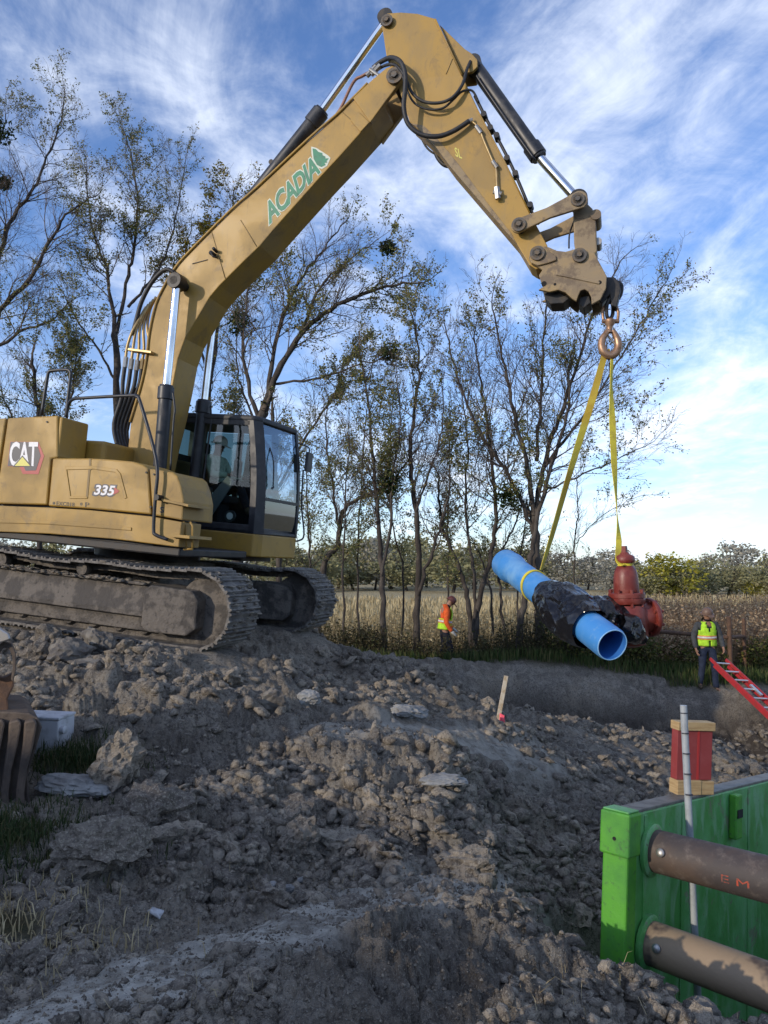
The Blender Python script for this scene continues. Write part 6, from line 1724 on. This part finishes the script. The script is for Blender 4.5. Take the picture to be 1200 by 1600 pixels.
def weeds(name, X, Y, H, nl, lsz, mat, label, cat, rs, kind='stuff'):
    """upright stalks with leaf bits all the way up"""
    n = len(X); Z = height(X, Y, False) - .03
    tx, ty = rs.normal(size=n) * .12 * H, rs.normal(size=n) * .12 * H
    segs = np.stack([X, Y, Z, X + tx, Y + ty, Z + H, np.full(n, .006), np.full(n, .003)], -1)
    V1, q1 = seg_mesh(segs, 3)
    k = np.repeat(np.arange(n), nl); t = rs.rand(n * nl) ** .7
    P = np.stack([X[k] + tx[k] * t, Y[k] + ty[k] * t, Z[k] + H[k] * t], -1) + rs.normal(size=(n * nl, 3)) * np.array([.05, .05, .03])
    V2, q2, a2 = leaf_mesh(P, lsz, rs, .5, .2)
    a1 = np.repeat(rs.rand(n) * .4, 6)
    me = np_mesh(name, np.vstack([V1, V2]), quads=np.vstack([q1, q2 + len(V1)]), attrs=dict(rnd=np.concatenate([a1, a2])))
    o = mobj(name, me, mat); tag(o, label, cat, kind=kind); return o
rs = np.random.RandomState(3)
def fan(n, Y0, Y1, p0=-60, p1=1260, pw=1.0):
    Y = Y0 + (Y1 - Y0) * rs.rand(n) ** pw; px = p0 + (p1 - p0) * rs.rand(n)
    return (px - 600) / FPX * Y, Y
# straw-coloured field
X, Y = fan(30000, 22.5, 60, pw=1.5)
blades('field_grass', X, Y, rs.uniform(.25, .75, len(X)), .012 + .0007 * Y, 'straw', 'pale straw-coloured grass of the sunlit field behind the trees', 'grass', rs)
# tall dry weeds at the right, behind the fence
X, Y = fan(4600, 19.0, 36.0, 930, 1290, pw=1.3)
weeds('dry_weeds', X, Y, rs.uniform(.7, 1.55, len(X)), 10, .085, 'weed_brown', 'tall reddish brown dry weeds behind the rusty fence', 'weeds', rs)
X, Y = fan(2400, 20.0, 27.0, 420, 960, pw=1.2)
weeds('dry_stalks', X, Y, rs.uniform(.5, 1.3, len(X)), 8, .08, 'straw', 'pale dry stalks standing between the tree trunks', 'weeds', rs)
# dark undergrowth at the foot of the trees
X, Y = fan(4000, 17.6, 20.6, -60, 1010)
weeds('undergrowth', X, Y, rs.uniform(.2, 1.05, len(X)) * (0.5 + .7 * vnoise(X * .9, Y * .9, 4)), 10, .07, 'brush_dark', 'dark tangled undergrowth at the foot of the tree row', 'undergrowth', rs)
X, Y = fan(16000, 16.9, 19.6, 380, 1260)
keep = masks(X, Y)[0] > .3
X, Y = X[keep], Y[keep]
blades('verge_grass', X, Y, rs.uniform(.08, .34, len(X)), np.full(len(X), .009), 'grass_green', 'short green grass along the edge of the dug bank', 'grass', rs)
# green bushes
def bush(label, px, Y, h_, w_, n, mat, seed, sz=.07):
    rs2 = np.random.RandomState(seed); x = (px - 600) / FPX * Y; g = gz_at(x, Y)
    B = empty('bush', (x, Y, g)); tag(B, label, 'bush')
    P = rs2.normal(size=(n, 3)); P /= np.linalg.norm(P, axis=1, keepdims=True); P *= rs2.rand(n, 1) ** .4
    P = P * (1 + .35 * fbm(P[:, 0] * 3 + seed, P[:, 2] * 3 + P[:, 1] * 2, 3, seed))[:, None]
    P = P * np.array([w_ / 2, w_ / 2, h_ / 2]) + np.array([0, 0, h_ * .48]); P[:, 2] = np.abs(P[:, 2])
    V, q_, a = leaf_mesh(P, sz, rs2); me = np_mesh('foliage', V, quads=q_, attrs=dict(rnd=a)); mobj('foliage', me, mat, B)
    segs, tips = [], []; rng = random.Random(seed)
    for _ in range(7): grow(segs, tips, (rng.uniform(-.1, .1) * w_, rng.uniform(-.1, .1), -.05), (rng.uniform(-.6, .6), rng.uniform(-.6, .6), 1), h_ * .75, .018, 1, 3, rng, .7, .05)
    V, q_ = seg_mesh(segs, 3); mobj('stems', np_mesh('stems', V, quads=q_), 'twig', B)
leafmat('leaf_bush', [(0.035, 0.055, 0.012), (0.07, 0.09, 0.02), (0.12, 0.12, 0.03), (0.16, 0.13, 0.04)])
bush('green and yellow bush below the hanging pipe', 905, 17.9, 1.25, 1.7, 2600, 'leaf_bush', 1)
bush('low green bush right of the thick trunk, below the red valve', 985, 18.2, .85, 1.5, 1700, 'leaf_bush', 2)
bush('leafy green bush behind the ladder at the fence post', 1195, 18.9, 1.0, 1.5, 2200, 'leaf_bush', 3)
bush('dark green bush behind the legs of the worker in grey', 1070, 18.9, .8, 1.8, 1500, 'leaf_bush', 4)
bush('small dark bush at the foot of the tree row near the far track', 560, 18.4, .8, 1.5, 1500, 'brush_dark', 5)
bush('dry brown bush between the fence posts', 1030, 19.2, 1.1, 1.8, 2000, 'weed_brown', 6)
leafmat('grass_dark', [(0.02, 0.035, 0.012), (0.035, 0.06, 0.018), (0.055, 0.075, 0.025), (0.12, 0.10, 0.045)])
# grass tufts in the left foreground
for nm, cx_, cy_, sx_2, sy_2, n_, h0, lab in (('grass_patch', -2.35, 4.6, .36, .28, 4200, .12, 'dark green grass patch below the rusty bucket'), ('grass_patch', -2.3, 5.95, .22, .16, 1500, .15, 'small dark grass tuft between the white block and pale slabs'), ('grass_patch', -1.95, 3.55, .40, .20, 700, .14, 'dry straw-mixed grass at the left foreground edge')):
    X = cx_ + rs.normal(size=n_) * sx_2; Y = cy_ + rs.normal(size=n_) * sy_2
    blades(nm, X, Y, rs.uniform(.4, 1.0, n_) * h0, np.full(n_, .0035), 'grass_dark' if 'straw' not in lab else 'straw', lab, 'grass', rs, lean=.8, z=height(X, Y) - .01)
# ------------------------------------------------------------------ clods and stones
rs = np.random.RandomState(19)
def rock_mesh(name, seed, sub=2, flat=.75, mat='clod', ang=.5, crumb=.26):
    bm = bmesh.new(); bmesh.ops.create_icosphere(bm, subdivisions=sub, radius=1.0)
    rg = random.Random(seed); o = Vector((seed * 3.7, seed * 1.3, 0))
    planes = [(Vector((rg.gauss(0, 1), rg.gauss(0, 1), rg.gauss(0, 1))).normalized(), rg.uniform(.55, .9)) for _ in range(7)]
    for v in bm.verts:
        p = v.co.copy()
        for n_, d_ in planes:                       # broken faces
            k = p.dot(n_) - d_
            if k > 0: p -= n_ * k * .85
        p *= 1 + ang * mn.noise(p * 1.3 + o) + ang * .6 * mn.noise(p * 3.1 + o) + (crumb * mn.noise(p * 4.3 + o) + crumb * .7 * mn.noise(p * 9 + o) + crumb * .45 * mn.noise(p * 19 + o))
        p.z *= flat; v.co = p
    me = bpy.data.meshes.new(name); bm.to_mesh(me); bm.free(); me.materials.append(M[mat])
    return me
CL = [rock_mesh('dirt_clod', 30 + i, 3, rs.uniform(.6, .9)) for i in range(10)]
CS = [rock_mesh('small_clod', 50 + i, 1, rs.uniform(.5, .9), ang=.75, crumb=.3) for i in range(10)]
CSV = []
for me in CS:
    v = np.zeros(len(me.vertices) * 3, dtype=np.float32); me.vertices.foreach_get('co', v)
    f = np.array([tuple(p.vertices) for p in me.polygons]); CSV.append((v.reshape(-1, 3), f))
def ok(X, Y):
    veg, field, g, pale = masks(X, Y)
    lx = (X - EO.x) * _h.x + (Y - EO.y) * _h.y; ly = (X - EO.x) * _l.x + (Y - EO.y) * _l.y
    under = (np.abs(lx) < 2.4) & (np.abs(ly) < 1.75)
    return (veg < .3) & (g < .5) & (trench(X, Y) < .05) & ~under & (rs.rand(len(X)) > pale * .8)
def scatter(n, Y0, Y1, pw):
    Y = Y0 * (Y1 / Y0) ** (rs.rand(n) ** pw); px = -90 + 1380 * rs.rand(n); X = (px - 600) / FPX * Y
    k = ok(X, Y)
    # clods lie in heaps and runs, not evenly
    c = fbm(X * 1.1, Y * 1.1, 3, 77); k &= c > -.30 + .5 * rs.rand(n)
    return X[k], Y[k]
# big ones, each its own piece of the ground
X, Y = scatter(1500, 2.6, 14.0, .9)
X, Y = X[:262], Y[:262]
S = (.022 + .0090 * Y) * (.5 + rs.rand(len(X)) ** 3 * 1.6)
S = np.minimum(S, .16)
Z = height(X, Y)
for i in range(len(X)):
    o = bpy.data.objects.new('dirt_clod', CL[i % 10]); link(o, ground)
    s = float(S[i]); o.location = (X[i], Y[i], Z[i] - s * .05); o.scale = (s * rs.uniform(.8, 1.3), s * rs.uniform(.8, 1.3), s * rs.uniform(.7, 1.1)); o.rotation_euler = (rs.normal() * .5, rs.normal() * .5, rs.rand() * 6.28)
# crumbs: thousands, one mesh
VV, FF, AA = [], [], []; base_i = 0
X, Y = scatter(70000, 2.3, 16.0, .95)
S = (.0030 + .0020 * Y) * (.35 + rs.rand(len(X)) ** 6 * 5.0)
S = np.minimum(S, .08)
Z = height(X, Y)
for j in range(10):
    idx = np.arange(j, len(X), 10); v, f = CSV[j]; n = len(idx)
    a, b_ = rs.rand(n) * 6.28, rs.normal(size=n) * .7
    ca, sa, cb_, sb2 = np.cos(a), np.sin(a), np.cos(b_), np.sin(b_)
    sc = S[idx][:, None, None] * (.55 + .95 * rs.rand(n, 1, 3))
    q_ = v[None] * sc
    x1 = q_[..., 0] * cb_[:, None] + q_[..., 2] * sb2[:, None]; z1_ = -q_[..., 0] * sb2[:, None] + q_[..., 2] * cb_[:, None]
    x2 = x1 * ca[:, None] - q_[..., 1] * sa[:, None]; y2 = x1 * sa[:, None] + q_[..., 1] * ca[:, None]
    P = np.stack([x2 + X[idx][:, None], y2 + Y[idx][:, None], z1_ + (Z[idx] + S[idx] * .10)[:, None]], -1)
    VV.append(P.reshape(-1, 3)); FF.append((f[None] + (np.arange(n) * len(v))[:, None, None] + base_i).reshape(-1, 3)); AA.append(np.repeat(rs.rand(n), len(v))); base_i += n * len(v)
me = np_mesh('loose_crumbs', np.vstack(VV), tris=np.vstack(FF), attrs=dict(rnd=np.concatenate(AA)))
crumbs = mobj('loose_crumbs', me, 'clod'); tag(crumbs, 'countless small crumbs and clods of grey clay strewn over the heap', 'soil', kind='stuff')
# a finer, even layer of grit over the near ground
VV, FF, AA = [], [], []; base_i = 0
n0 = 26000
Yg = 2.1 * (7.5 / 2.1) ** rs.rand(n0); Xg = (-90 + 1380 * rs.rand(n0) - 600) / FPX * Yg
kk = (trench(Xg, Yg) < .05) & (masks(Xg, Yg)[2] < .6); Xg, Yg = Xg[kk], Yg[kk]
Sg = (.0022 + .0011 * Yg) * (.5 + rs.rand(len(Xg)) ** 3 * 1.8); Zg = height(Xg, Yg)
v0 = np.array([(1, 0, 0), (-.5, .87, 0), (-.5, -.87, 0), (0, 0, .95), (0, 0, -.6)]); f0_ = np.array([(0, 1, 3), (1, 2, 3), (2, 0, 3), (1, 0, 4), (2, 1, 4), (0, 2, 4)])
n = len(Xg); a = rs.rand(n) * 6.28; sc = Sg[:, None, None] * (.6 + .9 * rs.rand(n, 5, 3)); q_ = v0[None] * sc
P = np.stack([q_[..., 0] * np.cos(a)[:, None] - q_[..., 1] * np.sin(a)[:, None] + Xg[:, None], q_[..., 0] * np.sin(a)[:, None] + q_[..., 1] * np.cos(a)[:, None] + Yg[:, None], q_[..., 2] + Zg[:, None]], -1)
me = np_mesh('soil_grit', P.reshape(-1, 3), tris=(f0_[None] + (np.arange(n) * 5)[:, None, None]).reshape(-1, 3), attrs=dict(rnd=np.repeat(rs.rand(n), 5)))
grit = mobj('soil_grit', me, 'clod'); tag(grit, 'fine grey grit scattered over the near ground', 'soil', kind='stuff')
# named stones and slabs
def stone(name, label, px, py, Y, w, h, d, mat, seed, rz=0, tilt=0, cat='stone', group=None, flat=.8, ang=.22):
    p = hit(px, py) or at(px, py, Y)
    if abs(p.y - Y) > 1.5: p = at(px, py, Y)
    p.z = gz_at(p.x, p.y)
    o = mobj(name, rock_mesh(name, seed, 4, flat, mat, ang, .22 if mat == 'clod' else .12), mat); o.location = (p.x, p.y, p.z + h * .14); o.scale = (w / 2, d / 2, h / 2); o.rotation_euler = (R_(tilt), R_(tilt * .6), R_(rz))
    tag(o, label, cat, group); return o
stone('stone', 'upright grey slab of dry clay on the slope below the track', 428, 1112, 7.3, .30, .38, .22, 'limestone', 201, 20, 18)
stone('stone', 'rounded pale grey stone beside the upright clay slab', 481, 1098, 7.5, .26, .20, .2, 'concrete', 202)
stone('concrete_chunk', 'flat pale concrete chunk on the slope toward the stake', 640, 1118, 8.0, .40, .22, .28, 'concrete', 203, 10, 8, 'concrete')
stone('concrete_chunk', 'long pale block lying on the crest of the clay berm', 694, 1224, 6.0, .34, .13, .16, 'concrete', 204, 5, 3, 'concrete')
stone('concrete_chunk', 'broad pale slab lying in front of the white block and grass tuft', 118, 1235, 5.5, .52, .22, .26, 'concrete', 205, -8, 6, 'concrete')
stone('stone', 'tall dark clay block standing right of the grass tuft', 178, 1218, 5.7, .42, .62, .34, 'clod', 206, 15, 10)
stone('stone', 'big angular limestone boulder just below the near track', 105, 1030, 8.1, .52, .40, .4, 'limestone', 207, 30, 10)
stone('stone', 'leaning limestone slab with sharp tip beside the near track', 155, 1018, 8.15, .42, .50, .3, 'limestone', 208, -30, 22)
stone('stone', 'thin pale limestone flake lying below the two boulders', 135, 1040, 7.8, .50, .14, .2, 'limestone', 209, -12, 6)
stone('stone', 'large dark round clay lump above the driven strip', 240, 1290, 5.1, .55, .46, .5, 'clod', 210, 10, 5)
stone('stone', 'wide dark clay lump near the dark grass patch', 160, 1345, 4.6, .50, .36, .4, 'clod', 211, 40, 5)
stone('stone', 'tall clay lump leaning on the berm face', 470, 1340, 4.95, .30, .42, .3, 'clod', 212, 0, 12)
stone('stone', 'broad clay lump beside the leaning one on the berm face', 520, 1335, 5.0, .46, .30, .36, 'clod', 213, 20, -10)
stone('stone', 'rounded clay lump at the foot of the berm by the pale strip', 735, 1365, 4.95, .42, .26, .34, 'clod', 214, 5, 4)
stone('stone', 'brown clay lump on the foreground crest near the trench panel', 1105, 1590, 2.85, .15, .12, .13, 'limestone', 215, 0, 8)
stone('stone', 'dark hollow clay lump on the crest in front of the spreader pipe', 1168, 1588, 2.88, .16, .13, .14, 'clod', 216, 30, 0)
for k, (px, py, w_) in enumerate([(448, 1394, .085), (425, 1386, .06), (470, 1388, .055)]):
    stone('pebble', 'small pale rounded pebble in a group of three on the driven strip', px, py, 4.25, w_, w_ * .8, w_, 'concrete', 220 + k, cat='pebble', group='three pale pebbles', ang=.1)
lit = at(241, 1434, 3.9); lit.z = gz_at(lit.x, lit.y) + .012
li = mk('litter', [lit + Vector(v) for v in ((-.03, -.02, .03), (.035, -.03, .0), (.04, .03, .012), (-.02, .035, .028), (.0, .0, .035), (-.03, -.02, .026), (.035, -.03, -.004), (.04, .03, .008), (-.02, .035, .024))], [(0, 1, 4), (1, 2, 4), (2, 3, 4), (3, 0, 4), (5, 8, 7, 6)], 'scrap')
tag(li, 'crumpled white scrap lying on the driven strip', 'litter')
lit = at(267, 1272, 4.9); lit.z = gz_at(lit.x, lit.y) + .03
li = mk('litter', [lit + Vector(v) for v in ((-.045, -.02, .01), (.035, -.02, .0), (.05, .03, .02), (-.03, .03, .03), (0, 0, .04), (-.045, -.02, .006), (.035, -.02, -.004), (.05, .03, .016), (-.03, .03, .026))], [(0, 1, 4), (1, 2, 4), (2, 3, 4), (3, 0, 4), (5, 8, 7, 6)], 'scrap')
tag(li, 'small white scrap beside the dark grass patch', 'litter')
# dry straw mixed into the foreground spoil
n_ = 900
X, Y = scatter(n_ * 2, 2.4, 5.0, 1.0); X, Y = X[:n_], Y[:n_]
blades('loose_straw', X, Y, rs.uniform(.03, .10, len(X)), np.full(len(X), .0013), 'straw', 'dry straws mixed into the foreground clay', 'straw', rs, lean=1.6, z=height(X, Y))

# mud caked on the tracks
def caked(parent_name, spots, seed):
    rg = np.random.RandomState(seed); VV, FF, k0 = [], [], 0
    for (x, y, z, s) in spots:
        v, f = CSV[rg.randint(10)]; a = rg.rand() * 6.28
        q_ = v * np.array([1.2, 1.2, .6]) * s * (.6 + .8 * rg.rand(3))
        VV.append(np.stack([q_[:, 0] * math.cos(a) - q_[:, 1] * math.sin(a) + x, q_[:, 0] * math.sin(a) + q_[:, 1] * math.cos(a) + y, q_[:, 2] + z], -1)); FF.append(f + k0); k0 += len(v)
    me = np_mesh('caked_mud', np.vstack(VV), tris=np.vstack(FF), attrs=dict(rnd=np.repeat(rg.rand(len(spots)), len(CSV[0][0]))))
    o = mobj('caked_mud', me, 'clod', parent_name); o['kind'] = 'stuff'
for tr_ in [o for o in exc.children if o.name.startswith('track_frame')]:
    yc = -1.30 if tr_.name == 'track_frame' else 1.30
    rg = random.Random(3 + int(yc)); sp = []
    for _ in range(520):
        u = rg.uniform(0, .56); (x, z), t, nn = track_path(u)
        sp.append((x + nn[0] * .018, yc + rg.uniform(-.35, .35), z + nn[1] * .018, rg.uniform(.012, .045)))
    for _ in range(260):
        sp.append((rg.uniform(-1.6, 1.1), yc - .24 + rg.uniform(-.07, .1), .67 + rg.uniform(0, .03), rg.uniform(.015, .05)))
    caked(tr_, sp, 8)
